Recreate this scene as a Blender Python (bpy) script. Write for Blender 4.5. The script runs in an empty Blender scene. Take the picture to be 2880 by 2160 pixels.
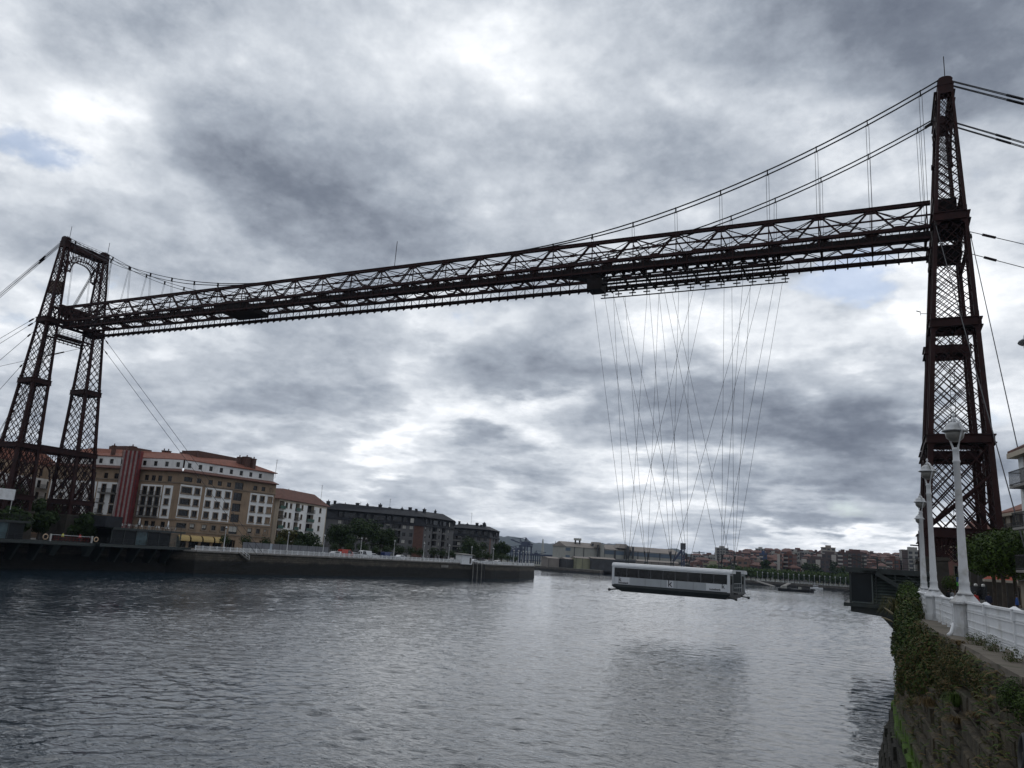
import bpy, math, random
import numpy as np
from mathutils import Vector, Matrix

random.seed(7)
rng = np.random.default_rng(11)
SC = bpy.context.scene
COL = SC.collection

# ------------------------------------------------------------------ camera
# Metric frame: X runs along the bridge (0 = far tower, 160 = near tower), Y away from the
# viewer, Z up with 0 at the near promenade; the water stands at WZ (low tide).
CAM = np.array([152.479, -101.047, 1.55])
YAW, PITCH, ROLL, FPX, PW, PH = 25.925, 12.642, 3.72, 2166.8, 2880.0, 2160.0
_y, _p, _r = (math.radians(a) for a in (YAW, PITCH, ROLL))
CF = np.array([-math.sin(_y) * math.cos(_p), math.cos(_y) * math.cos(_p), math.sin(_p)])
_rt = np.array([math.cos(_y), math.sin(_y), 0.0]); _up = np.cross(_rt, CF)
CR = math.cos(_r) * _rt + math.sin(_r) * _up
CU = -math.sin(_r) * _rt + math.cos(_r) * _up
cd = bpy.data.cameras.new('camera'); cam = bpy.data.objects.new('camera', cd); COL.objects.link(cam)
cd.sensor_width = 36.0; cd.lens = FPX / PW * 36.0; cd.clip_start = 0.1; cd.clip_end = 30000
cam.matrix_world = Matrix(((CR[0], CU[0], -CF[0], CAM[0]), (CR[1], CU[1], -CF[1], CAM[1]),
                           (CR[2], CU[2], -CF[2], CAM[2]), (0, 0, 0, 1)))
SC.camera = cam

def ray(u, v): return CF + CR * (u - PW / 2) / FPX + CU * (PH / 2 - v) / FPX
def atz(u, v, z): d = ray(u, v); return CAM + d * (z - CAM[2]) / d[2]
def atx(u, v, x): d = ray(u, v); return CAM + d * (x - CAM[0]) / d[0]
def aty(u, v, y): d = ray(u, v); return CAM + d * (y - CAM[1]) / d[1]
def atD(u, v, D): d = ray(u, v); return CAM + d * D / math.hypot(d[0], d[1])
def onp(u, v, O, n):
    d = ray(u, v); n = np.array([n[0], n[1], 0.0]); O = np.array([O[0], O[1], 0.0])
    return CAM + d * (((O - CAM) @ n) / (d @ n))

WZ = -6.4          # water level
LZ = -1.4          # far (left) quay level
SUN_AZ, SUN_EL = -12.0, 52.0     # degrees: azimuth from +Y toward +X, elevation

# ------------------------------------------------------------------ world: broken cloud under blue sky
W = bpy.data.worlds.new('World'); SC.world = W; W.use_nodes = True
wn, wl = W.node_tree.nodes, W.node_tree.links
wn.clear()

class G:
    """small node-graph helper"""
    def __init__(s, n, l): s.n, s.l = n, l
    def put(s, sock, v):
        if isinstance(v, bpy.types.NodeSocket): s.l.new(v, sock)
        else: sock.default_value = v
    def math(s, op, a, b=0.0, c=0.0, clamp=False):
        k = s.n.new('ShaderNodeMath'); k.operation = op; k.use_clamp = clamp
        s.put(k.inputs[0], a); s.put(k.inputs[1], b)
        if op in ('MULTIPLY_ADD', 'SMOOTH_MIN'): s.put(k.inputs[2], c)
        return k.outputs[0]
    def vm(s, op, a, b=(0, 0, 0), c=None):
        k = s.n.new('ShaderNodeVectorMath'); k.operation = op
        s.put(k.inputs[0], a)
        if op == 'SCALE': s.put(k.inputs[3], b)
        else: s.put(k.inputs[1], b)
        if c is not None: s.put(k.inputs[2], c)
        return k.outputs['Value'] if op in ('DOT_PRODUCT', 'LENGTH', 'DISTANCE') else k.outputs[0]
    def noise(s, vec, scale, detail=6, rough=0.55, dist=0.0, lac=2.0, col=False):
        k = s.n.new('ShaderNodeTexNoise'); k.noise_dimensions = '3D'
        s.put(k.inputs['Vector'], vec); k.inputs['Scale'].default_value = scale
        k.inputs['Detail'].default_value = detail; k.inputs['Roughness'].default_value = rough
        k.inputs['Distortion'].default_value = dist; k.inputs['Lacunarity'].default_value = lac
        return k.outputs['Color'] if col else k.outputs['Fac']
    def ramp(s, fac, stops, interp='LINEAR'):
        k = s.n.new('ShaderNodeValToRGB'); s.put(k.inputs[0], fac); e = k.color_ramp.elements
        k.color_ramp.interpolation = interp
        while len(e) < len(stops): e.new(0.5)
        for q, (p, c) in zip(e, stops): q.position = p; q.color = (c[0], c[1], c[2], 1)
        return k.outputs[0]
    def smooth(s, v, a, b, lo=0.0, hi=1.0):
        k = s.n.new('ShaderNodeMapRange'); k.interpolation_type = 'SMOOTHSTEP'
        s.put(k.inputs[0], v)
        for i, x in enumerate((a, b, lo, hi)): k.inputs[i + 1].default_value = x
        return k.outputs[0]
    def mix(s, f, a, b, mode='MIX'):
        k = s.n.new('ShaderNodeMix'); k.data_type = 'RGBA'; k.blend_type = mode
        s.put(k.inputs[0], f)
        for sock, v in ((k.inputs[6], a), (k.inputs[7], b)):
            s.put(sock, v if isinstance(v, bpy.types.NodeSocket) else (v[0], v[1], v[2], 1))
        return k.outputs[2]
    def sep(s, v):
        k = s.n.new('ShaderNodeSeparateXYZ'); s.put(k.inputs[0], v); return k.outputs
    def comb(s, x, y, z):
        k = s.n.new('ShaderNodeCombineXYZ')
        for i, v in enumerate((x, y, z)): s.put(k.inputs[i], v)
        return k.outputs[0]

g = G(wn, wl)
tc = wn.new('ShaderNodeTexCoord').outputs['Generated']
dirn = g.vm('NORMALIZE', tc)
# cloud-sheet coordinates: perspective of a flat cloud base, eased toward the horizon
dx, dy, dz = g.sep(dirn)
den = g.math('ADD', g.math('MAXIMUM', dz, 0.0), 0.20)
sheet = g.comb(g.math('DIVIDE', dx, den), g.math('DIVIDE', dy, den), g.math('DIVIDE', g.math('MULTIPLY', dz, 1.7), den))
# domain warp so that cloud banks get ragged, billowing outlines
w1 = g.vm('SUBTRACT', g.noise(sheet, 1.3, 4, 0.5, col=True), (0.5, 0.5, 0.5))
w2 = g.vm('SUBTRACT', g.noise(sheet, 5.5, 5, 0.55, col=True), (0.5, 0.5, 0.5))
wdir = g.vm('ADD', dirn, g.vm('ADD', g.vm('SCALE', w1, 0.14), g.vm('SCALE', w2, 0.10)))

def bank(px, py, rx, ry, ang, amp):
    """one cloud bank: an elliptical patch of sky (centre and size given as photo directions)"""
    k = 2880 / 2212.0
    c = ray(px * k, py * k); sc_ = np.linalg.norm(c); c = c / sc_
    a = math.radians(ang)
    e1 = CR * math.cos(a) - CU * math.sin(a); e2 = CR * math.sin(a) + CU * math.cos(a)
    e1 = e1 - c * (e1 @ c); e1 /= np.linalg.norm(e1)
    e2 = e2 - c * (e2 @ c) - e1 * (e2 @ e1); e2 /= np.linalg.norm(e2)
    s1 = FPX / k / (rx * 1.0) * sc_; s2 = FPX / k / (ry * 1.0) * sc_
    p = g.vm('DOT_PRODUCT', wdir, tuple(e1 * s1)); q = g.vm('DOT_PRODUCT', wdir, tuple(e2 * s2))
    r2 = g.math('MULTIPLY_ADD', p, p, g.math('MULTIPLY', q, q))
    return g.math('MULTIPLY', g.math('EXPONENT', g.math('MULTIPLY', r2, -1.0)), amp)

def banks(lst):
    t = None
    for b in lst:
        x = bank(*b); t = x if t is None else g.math('ADD', t, x)
    return t
BANKS = [  # px, py, rx, ry, tilt, brightness offset (photo directions, 2212 wide)
    (200, 235, 260, 150, 8, 0.30), (640, 120, 240, 110, 0, 0.10), (1130, 120, 260, 110, 12, 0.24), (420, 520, 190, 70, 20, 0.06),
    (1440, 660, 200, 70, 30, 0.22), (1960, 720, 210, 90, -12, 0.36), (2170, 830, 120, 150, 0, 0.22), (1620, 420, 230, 70, -8, 0.16),
    (1060, 890, 240, 50, -6, 0.22), (840, 975, 110, 40, -20, 0.30), (1420, 1010, 190, 50, 8, 0.24), (1900, 1165, 360, 22, 3, 0.26),
    (600, 1020, 180, 60, 0, 0.14), (1230, 1110, 260, 36, 3, 0.14), (60, 690, 200, 120, 0, 0.10), (1330, 500, 140, 90, 20, 0.12), (330, 760, 230, 70, 5, 0.08), (900, 690, 180, 60, 0, 0.06),
    (560, 425, 330, 105, 22, -0.27), (860, 500, 190, 70, 12, -0.14), (1960, 40, 420, 150, 14, -0.36), (2120, 190, 220, 120, 0, -0.16), (1420, 300, 260, 90, 12, -0.12),
    (1180, 815, 150, 55, 8, -0.22), (1420, 870, 170, 55, 5, -0.22), (1880, 950, 330, 95, 4, -0.36), (1700, 1085, 330, 42, 3, -0.22),
    (680, 850, 240, 70, 2, -0.15), (1120, 985, 170, 38, 4, -0.16), (1850, 800, 150, 40, 0, -0.10), (1990, 560, 160, 60, 0, -0.04), (760, 330, 300, 90, 10, -0.05),
]
lay = banks(BANKS)
gap = banks([(60, 350, 110, 45, 20, 0.8), (690, 45, 70, 30, 10, 0.5), (255, 560, 90, 50, 20, 0.65), (1885, 622, 105, 52, -12, 1.0), (130, 590, 70, 60, 0, 0.25), (10, 700, 60, 60, 0, 0.3), (1580, 780, 60, 30, 0, 0.2)])
# billow texture and side light (the sun stands behind the clouds, up and ahead)
n1 = g.noise(sheet, 2.1, 8, 0.56, 0.0)
n2 = g.noise(g.vm('ADD', sheet, (0.0, 0.02, 0.07)), 2.1, 8, 0.56, 0.0)
vo = wn.new('ShaderNodeTexVoronoi'); vo.voronoi_dimensions = '3D'; vo.feature = 'F1'; vo.normalize = True
g.put(vo.inputs['Vector'], g.vm('ADD', sheet, g.vm('SCALE', w2, 0.25)))
for q, x in (('Scale', 5.5), ('Detail', 2.0), ('Roughness', 0.55)): vo.inputs[q].default_value = x
puff = vo.outputs['Distance']
rel = g.math('SUBTRACT', n1, n2)
n3 = g.noise(g.vm('MULTIPLY', dirn, (1.0, 1.0, 1.5)), 7.5, 8, 0.62, 0.0)      # torn fringes and smaller billows
n4 = g.noise(g.vm('ADD', g.vm('MULTIPLY', dirn, (1.0, 1.0, 1.5)), (0.0, 0.004, 0.022)), 7.5, 8, 0.62, 0.0)
mid = g.math('SUBTRACT', n1, 0.5)
# cloud masses: crisp bright rims, greyer bellies; banks shift where the masses gather
e = g.math('ADD', g.math('ADD', g.math('ADD', mid, g.math('MULTIPLY', g.math('SUBTRACT', n3, 0.5), 0.28)), g.math('MULTIPLY', lay, -0.30)), g.math('MULTIPLY', g.math('SUBTRACT', 0.34, puff), 0.16))
mass = g.smooth(e, -0.10, 0.06)
rim = g.math('EXPONENT', g.math('MULTIPLY', g.math('POWER', g.math('MULTIPLY', g.math('ADD', e, 0.055), 26.0), 2.0), -1.0))
lum = g.math('ADD', g.math('MULTIPLY', lay, 0.84), 0.595)
lum = g.math('ADD', lum, g.math('MULTIPLY', mass, -0.13))
lum = g.math('ADD', lum, g.math('MULTIPLY', rim, 0.05))
lum = g.math('ADD', lum, g.math('MULTIPLY', mid, -0.25))
lum = g.math('ADD', lum, g.math('MULTIPLY', rel, 0.8))
lum = g.math('ADD', lum, g.math('MULTIPLY', g.math('SUBTRACT', 0.34, puff), 0.20))
lum = g.math('ADD', lum, g.math('ADD', g.math('MULTIPLY', g.math('SUBTRACT', n3, 0.5), -0.14), g.math('MULTIPLY', g.math('SUBTRACT', n3, n4), 0.62)))
lum = g.math('MINIMUM', g.math('MAXIMUM', lum, 0.0), 1.0)
cloud = g.ramp(lum, [(0.0, (0.085, 0.100, 0.138)), (0.2, (0.160, 0.184, 0.228)), (0.4, (0.300, 0.334, 0.388)), (0.58, (0.475, 0.510, 0.560)), (0.75, (0.69, 0.718, 0.755)), (0.88, (0.88, 0.895, 0.925)), (1.0, (1.08, 1.08, 1.08))])
gapm = g.smooth(g.math('ADD', gap, g.math('ADD', g.math('MULTIPLY', mid, -2.0), g.math('MULTIPLY', g.math('SUBTRACT', n3, 0.5), -2.2))), 0.42, 0.95, 0.0, 0.62)
sky = wn.new('ShaderNodeTexSky'); sky.sky_type = 'NISHITA'; sky.sun_disc = False
sky.sun_elevation = math.radians(SUN_EL); sky.sun_rotation = math.radians(SUN_AZ)
sky.air_density = 1.0; sky.dust_density = 1.0
SKY_STR = 0.10
blue = g.vm('SCALE', sky.outputs[0], 0.9)
skycol = g.mix(gapm, g.vm('SCALE', cloud, 1.0 / SKY_STR), blue)
bg = wn.new('ShaderNodeBackground'); bg.inputs['Strength'].default_value = SKY_STR
wl.new(skycol, bg.inputs['Color'])
wo = wn.new('ShaderNodeOutputWorld'); wl.new(bg.outputs[0], wo.inputs[0])
W.cycles.sampling_method = 'MANUAL'; W.cycles.sample_map_resolution = 512

# ------------------------------------------------------------------ sun (veiled by cloud) and exposure
sd = bpy.data.lights.new('sun', 'SUN'); sun = bpy.data.objects.new('sun', sd); COL.objects.link(sun)
sd.energy = 0.5; sd.angle = math.radians(90); sd.color = (1.0, 0.96, 0.90)
_a, _e = math.radians(SUN_AZ), math.radians(SUN_EL)
sdir = Vector((math.sin(_a) * math.cos(_e), math.cos(_a) * math.cos(_e), math.sin(_e)))
sun.rotation_euler = sdir.to_track_quat('Z', 'Y').to_euler()
SC.view_settings.view_transform = 'Standard'; SC.view_settings.look = 'None'
SC.view_settings.exposure = 0.36; SC.view_settings.gamma = 1.0; SC.view_settings.use_curve_mapping = False
SC.render.engine = 'CYCLES'
SC.cycles.use_denoising = True
SC.cycles.max_bounces = 6; SC.cycles.transparent_max_bounces = 12; SC.cycles.volume_bounces = 0
SC.cycles.caustics_reflective = False; SC.cycles.caustics_refractive = False

# ------------------------------------------------------------------ materials
def principled(name):
    m = bpy.data.materials.new(name); m.use_nodes = True
    t = m.node_tree; b = t.nodes['Principled BSDF']
    return m, G(t.nodes, t.links), b

def mat(name, c, rough=0.7, metal=0.0, var=0.18, scale=1.5, c2=None, bump=0.0, bscale=None, spec=0.5, streak=0.0, ior=None):
    """noise-toned paint/stone/metal; c2 = colour of stains, streak = vertical weather streaks"""
    m, k, b = principled(name)
    pos = k.n.new('ShaderNodeNewGeometry').outputs['Position']
    nz = k.noise(pos, scale, 6, 0.6)
    lo = tuple(x * (1 - var) for x in c); hi = tuple(min(1, x * (1 + var)) for x in c)
    col = k.ramp(nz, [(0.3, lo), (0.7, hi)])
    if c2:
        s2 = k.noise(pos, scale * 0.37, 7, 0.68, 0.4)
        col = k.mix(k.smooth(s2, 0.52, 0.68), col, c2)
    if streak:
        sp = k.vm('MULTIPLY', pos, (1.6, 1.6, 0.12)); st = k.noise(sp, 1.3, 5, 0.6)
        col = k.mix(k.smooth(st, 0.45, 0.75, 0.0, streak), col, tuple(x * 0.4 for x in c))
    k.put(b.inputs['Base Color'], col)
    b.inputs['Roughness'].default_value = rough; b.inputs['Metallic'].default_value = metal
    b.inputs['Specular IOR Level'].default_value = spec
    if bump:
        bn = k.n.new('ShaderNodeBump'); bn.inputs['Strength'].default_value = 0.6; bn.inputs['Distance'].default_value = bump
        k.put(bn.inputs['Height'], k.noise(pos, bscale or scale * 6, 5, 0.65)); k.put(b.inputs['Normal'], bn.outputs[0])
    return m

M = {}
M['iron'] = mat('iron_oxide_red', (0.022, 0.0065, 0.006), 0.7, 0.0, 0.35, 0.8, c2=(0.012, 0.0045, 0.0045), spec=0.2)
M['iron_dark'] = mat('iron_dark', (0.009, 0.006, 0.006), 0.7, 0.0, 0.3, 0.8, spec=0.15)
M['cable'] = mat('steel_cable', (0.035, 0.037, 0.042), 0.5, 0.3, 0.2, 2)
M['white_paint'] = mat('white_paint_worn', (0.66, 0.67, 0.68), 0.45, 0, 0.10, 1.2, c2=(0.50, 0.49, 0.47), streak=0.12)
M['white_iron'] = mat('white_cast_iron', (0.66, 0.67, 0.68), 0.42, 0, 0.06, 2.5, c2=(0.54, 0.535, 0.52), streak=0.14)
M['dark_steel'] = mat('dark_green_steel', (0.014, 0.020, 0.019), 0.45, 0.1, 0.3, 1.5)
M['slat_green'] = mat('louvre_green', (0.055, 0.072, 0.066), 0.5, 0.1, 0.3, 1.5)
M['glass_dark'] = mat('glass_dark', (0.009, 0.010, 0.012), 0.12, 0, 0.4, 0.5, spec=0.35)
M['glass_teal'] = mat('glass_teal', (0.05, 0.085, 0.095), 0.2, 0, 0.5, 0.7, spec=0.3)
M['concrete'] = mat('concrete', (0.20, 0.19, 0.175), 0.85, 0, 0.25, 0.9, c2=(0.11, 0.105, 0.09), bump=0.01)
M['asphalt'] = mat('asphalt', (0.055, 0.055, 0.057), 0.9, 0, 0.25, 0.5)
M['paving'] = mat('paving', (0.17, 0.16, 0.15), 0.85, 0, 0.25, 0.6, c2=(0.10, 0.095, 0.085))
M['black'] = mat('black', (0.010, 0.010, 0.011), 0.6, 0, 0.2, 1)
M['rubber'] = mat('rubber', (0.012, 0.012, 0.012), 0.75, 0, 0.4, 6)

# ------------------------------------------------------------------ mesh builder and scene helpers
class MB:
    def __init__(s): s.v = []; s.f = []; s.mi = []
    def add(s, vs, fs, m=0):
        o = len(s.v); s.v.extend([tuple(map(float, p)) for p in vs]); s.f.extend([tuple(i + o for i in q) for q in fs]); s.mi.extend([m] * len(fs)); return s
    def hexa(s, p, m=0):  # 8 corners: bottom ring, top ring
        return s.add(p, [(3, 2, 1, 0), (4, 5, 6, 7), (0, 1, 5, 4), (1, 2, 6, 5), (2, 3, 7, 6), (3, 0, 4, 7)], m)
    def box(s, x0, x1, y0, y1, z0, z1, m=0):
        return s.hexa([(x0, y0, z0), (x1, y0, z0), (x1, y1, z0), (x0, y1, z0), (x0, y0, z1), (x1, y0, z1), (x1, y1, z1), (x0, y1, z1)], m)
    def bar(s, a, b, w, h=None, m=0, up=(0, 0, 1)):
        a = np.asarray(a, float); b = np.asarray(b, float); d = b - a; L = np.linalg.norm(d)
        if L < 1e-6: return s
        d /= L; h = h or w; u = np.asarray(up, float)
        if abs(d @ u) > 0.98: u = np.array([0, 1.0, 0]) if abs(d[1]) < 0.9 else np.array([1.0, 0, 0])
        x = np.cross(d, u); x /= np.linalg.norm(x); y = np.cross(x, d)
        x = x * w / 2; y = y * h / 2
        return s.hexa([a - x - y, a + x - y, a + x + y, a - x + y, b - x - y, b + x - y, b + x + y, b - x + y], m)
    def tube(s, pts, r, n=6, m=0, cap=True):
        pts = [np.asarray(p, float) for p in pts]; R = r if isinstance(r, (list, tuple)) else [r] * len(pts)
        vs = []; fs = []
        for i, p in enumerate(pts):
            d = pts[min(i + 1, len(pts) - 1)] - pts[max(i - 1, 0)]; d = d / (np.linalg.norm(d) + 1e-9)
            u = np.array([0, 0, 1.0]) if abs(d[2]) < 0.9 else np.array([1.0, 0, 0])
            x = np.cross(d, u); x /= np.linalg.norm(x); y = np.cross(x, d)
            for j in range(n):
                a = 2 * math.pi * j / n; vs.append(p + (x * math.cos(a) + y * math.sin(a)) * R[i])
        for i in range(len(pts) - 1):
            for j in range(n):
                fs.append((i * n + j, i * n + (j + 1) % n, (i + 1) * n + (j + 1) % n, (i + 1) * n + j))
        if cap: fs.append(tuple(range(n - 1, -1, -1))); fs.append(tuple(range((len(pts) - 1) * n, len(pts) * n)))
        return s.add(vs, fs, m)
    def lathe(s, prof, c=(0, 0, 0), n=14, m=0):  # prof: (r, z)
        vs = []; fs = []
        for r, z in prof:
            for j in range(n):
                a = 2 * math.pi * j / n; vs.append((c[0] + r * math.cos(a), c[1] + r * math.sin(a), c[2] + z))
        for i in range(len(prof) - 1):
            for j in range(n):
                fs.append((i * n + j, i * n + (j + 1) % n, (i + 1) * n + (j + 1) % n, (i + 1) * n + j))
        fs.append(tuple(range(n - 1, -1, -1))); fs.append(tuple(range((len(prof) - 1) * n, len(prof) * n)))
        return s.add(vs, fs, m)
    def prism(s, poly, z0, z1, m=0):  # poly in plan, ccw
        n = len(poly)
        return s.add([(x, y, z0) for x, y in poly] + [(x, y, z1) for x, y in poly],
                     [tuple(range(n - 1, -1, -1)), tuple(range(n, 2 * n))] + [(i, (i + 1) % n, n + (i + 1) % n, n + i) for i in range(n)], m)
    def quad(s, a, b, c, d, m=0): return s.add([a, b, c, d], [(0, 1, 2, 3)], m)
    def mesh(s, name, mats, smooth=False):
        me = bpy.data.meshes.new(name); me.from_pydata(s.v, [], s.f)
        for x in (mats if isinstance(mats, (list, tuple)) else [mats]): me.materials.append(M[x] if isinstance(x, str) else x)
        if any(s.mi): me.polygons.foreach_set('material_index', s.mi)
        if smooth: me.polygons.foreach_set('use_smooth', [True] * len(me.polygons))
        me.update(); return me
    def build(s, name, mats, parent=None, smooth=False):
        return link(name, s.mesh(name, mats, smooth), parent)

def link(name, me, parent=None, loc=None, rz=None):
    o = bpy.data.objects.new(name, me); COL.objects.link(o)
    if parent is not None:
        o.parent = parent
        if parent.get('_w'): o.matrix_parent_inverse = Matrix.Translation(-Vector(parent['_w']))
    if loc is not None: o.location = loc
    if rz is not None: o.rotation_euler[2] = rz
    return o

def tag(o, label=None, cat=None, group=None, kind=None):
    if label: o['label'] = label
    if cat: o['category'] = cat
    if group: o['group'] = group
    if kind: o['kind'] = kind
    return o

def thing(name, label, cat, loc=(0, 0, 0), group=None, world=True, rz=0.0):
    """an Empty at the thing's base; world=True: its parts are given in world coordinates"""
    o = bpy.data.objects.new(name, None); COL.objects.link(o); o.location = loc; o.rotation_euler[2] = rz
    o.empty_display_size = 0.5
    if world: o['_w'] = tuple(map(float, loc))
    return tag(o, label, cat, group)

def part_empty(name, parent):
    o = bpy.data.objects.new(name, None); COL.objects.link(o); o.parent = parent
    if parent.get('_w'): o.matrix_parent_inverse = Matrix.Translation(-Vector(parent['_w']))
    return o

def dup(root, loc, rz=0.0, label=None, scale=None):
    r = root.copy(); COL.objects.link(r); r.location = loc; r.rotation_euler[2] = rz
    if scale: r.scale = scale if isinstance(scale, (tuple, list)) else (scale,) * 3
    if label: r['label'] = label
    for ch in list(root.children):
        c = ch.copy(); COL.objects.link(c); c.parent = r
        for gch in list(ch.children):
            d = gch.copy(); COL.objects.link(d); d.parent = c
    return r

ORD = ['first', 'second', 'third', 'fourth', 'fifth', 'sixth', 'seventh', 'eighth', 'ninth', 'tenth', 'eleventh', 'twelfth', 'thirteenth', 'fourteenth', 'fifteenth', 'sixteenth', 'seventeenth', 'eighteenth', 'nineteenth', 'twentieth',
       'twenty-first', 'twenty-second', 'twenty-third', 'twenty-fourth', 'twenty-fifth', 'twenty-sixth', 'twenty-seventh', 'twenty-eighth', 'twenty-ninth', 'thirtieth']

# ------------------------------------------------------------------ water
def water_mat():
    m, k, b = principled('river_water')
    pos = k.n.new('ShaderNodeNewGeometry').outputs['Position']
    b.inputs['Base Color'].default_value = (0.012, 0.023, 0.034, 1); b.inputs['Roughness'].default_value = 0.06
    b.inputs['IOR'].default_value = 1.34; b.inputs['Specular IOR Level'].default_value = 0.8
    # capillary ripples on top of the modelled chop, gusty
    p1 = k.vm('MULTIPLY', pos, (0.8, 1.3, 1.0))
    a = k.noise(p1, 2.3, 3, 0.55, 0.5); c = k.noise(pos, 0.7, 2, 0.5, 0.3); d = k.noise(k.vm('MULTIPLY', pos, (1.0, 0.35, 1.0)), 0.03, 4, 0.6)
    gust = k.smooth(d, 0.32, 0.68, 0.3, 1.35)
    h = k.math('MULTIPLY', k.math('ADD', k.math('MULTIPLY', a, 0.055), k.math('MULTIPLY', c, 0.07)), gust)
    bn = k.n.new('ShaderNodeBump'); bn.inputs['Strength'].default_value = 1.0; bn.inputs['Distance'].default_value = 1.0
    k.put(bn.inputs['Height'], h); k.put(b.inputs['Normal'], bn.outputs[0])
    return m
M['water'] = water_mat(); WAVE_SLOPE = 0.088
_wr = np.random.default_rng(5); _wc = []
for i in range(64):                      # chop: crests lie roughly across the river wind
    lam = 0.45 * (2.6 / 0.45) ** _wr.random(); th = math.radians(112 + 40 * _wr.normal()); k_ = 2 * math.pi / lam
    _wc.append((k_ * math.cos(th), k_ * math.sin(th), lam * (0.5 + _wr.random()), _wr.random() * 6.28, lam))
_s = math.sqrt(sum((c[0] ** 2 + c[1] ** 2) * c[2] ** 2 / 2 for c in _wc)); _wc = [(c[0], c[1], c[2] * WAVE_SLOPE / _s, c[3], c[4]) for c in _wc]
def wave(x, y, d):
    z = np.zeros_like(x)
    for kx, ky, a, p, lam in _wc:
        if lam < 2.6 * d: continue
        s_ = np.sin(kx * x + ky * y + p + 0.8 * np.sin(kx * 0.11 * x - ky * 0.13 * y + p)); z += a * (s_ + 0.3 * s_ * s_)
    return z * (0.8 + 0.3 * np.sin(x * 0.045 + 0.6 * np.sin(y * 0.031)) * np.sin(y * 0.037 + 1.0))
def patch(mb, x0, x1, y0, y1, d, fade):
    nx, ny = int((x1 - x0) / d) + 1, int((y1 - y0) / d) + 1
    X, Y = np.meshgrid(np.linspace(x0, x1, nx), np.linspace(y0, y1, ny)); Z = wave(X, Y, d)
    ed = np.ones_like(X)
    for e, q in zip(fade, (X - x0, x1 - X, Y - y0, y1 - Y)):
        if e: ed = np.minimum(ed, np.clip(q / e, 0, 1))
    V = np.stack([X, Y, WZ + Z * ed], -1).reshape(-1, 3); idx = np.arange(nx * ny).reshape(ny, nx) + sum(len(v) for v in mb[0])
    F = np.stack([idx[:-1, :-1], idx[:-1, 1:], idx[1:, 1:], idx[1:, :-1]], -1).reshape(-1, 4)
    mb[0].append(V); mb[1].append(F)
wm = ([], [])
patch(wm, 28, 158, -92, -35, 0.15, (0, 0, 3, 0)); patch(wm, 2, 158, -35, 60, 0.27, (0, 0, 0, 0)); patch(wm, 2, 158, 60, 280, 0.5, (0, 0, 0, 12))
for q in ([(-3000, -600), (4000, -600), (4000, -92), (-3000, -92)], [(-3000, 280), (4000, 280), (4000, 7000), (-3000, 7000)], [(-3000, -92), (28, -92), (28, -35), (-3000, -35)], [(158, -92), (4000, -92), (4000, 280), (158, 280)], [(-3000, -35), (2, -35), (2, 280), (-3000, 280)]):
    o = sum(len(v) for v in wm[0]); wm[0].append(np.array([(x, y, WZ) for x, y in q], float)); wm[1].append(np.array([[o, o + 1, o + 2, o + 3]]))
V, F = np.concatenate(wm[0]), np.concatenate(wm[1])
me = bpy.data.meshes.new('water'); me.vertices.add(len(V)); me.vertices.foreach_set('co', V.ravel()); me.loops.add(F.size); me.loops.foreach_set('vertex_index', F.ravel().astype(np.int32))
me.polygons.add(len(F)); me.polygons.foreach_set('loop_start', np.arange(0, F.size, 4, dtype=np.int32)); me.polygons.foreach_set('use_smooth', np.ones(len(F), bool)); me.materials.append(M['water']); me.update(calc_edges=True)
link('water', me)['kind'] = 'structure'

# ------------------------------------------------------------------ the transporter bridge
ZB, ZT, ZP = 4.156, 61.757, 4.3                  # foot level, top, masonry top
Z3, Z2, Z1, ZD, ZC, HD, YD = 6.99, 17.117, 30.265, 43.3, 46.12, 2.99, 3.54
def leg_par(z):
    t = (z - ZB) / (ZT - ZB)
    return (3.616 + (0.721 - 3.616) * t, 2.744 + (0.60 - 2.744) * t, 6.632 + (4.528 - 6.632) * t, -1.478 * t)
def corner(tw, leg, sx, sy, z, ins=0.0):
    hx, hy, yc, dx = leg_par(z)
    X = dx if tw == 0 else 160 - dx
    return np.array([X + sx * (hx - ins), leg * yc + sy * (hy - ins), z])

def lattice(mb, a0, a1, b0, b1, w, n=0):
    """diamond lattice of flat bars on the face between edge a (a0->a1) and edge b (b0->b1)"""
    a0, a1, b0, b1 = (np.asarray(q, float) for q in (a0, a1, b0, b1))
    wd = (np.linalg.norm(b0 - a0) + np.linalg.norm(b1 - a1)) / 2; H = np.linalg.norm(a1 - a0)
    sp = min(1.75, max(0.75, wd * 0.55)); n = max(2, round(H / sp)); k = max(2, round(wd * 1.12 / (H / n)))
    for i in range(-k + 1, n):
        s, e = i / n, (i + k) / n
        for A0, A1, B0, B1 in ((a0, a1, b0, b1), (b0, b1, a0, a1)):
            ts, te = max(s, 0), min(e, 1)
            fs, fe = (ts - s) / (e - s), (te - s) / (e - s)
            P = (A0 + (A1 - A0) * ts) * (1 - fs) + (B0 + (B1 - B0) * ts) * fs
            Q = (A0 + (A1 - A0) * te) * (1 - fe) + (B0 + (B1 - B0) * te) * fe
            mb.bar(P, Q, w, w * 0.6)

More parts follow.
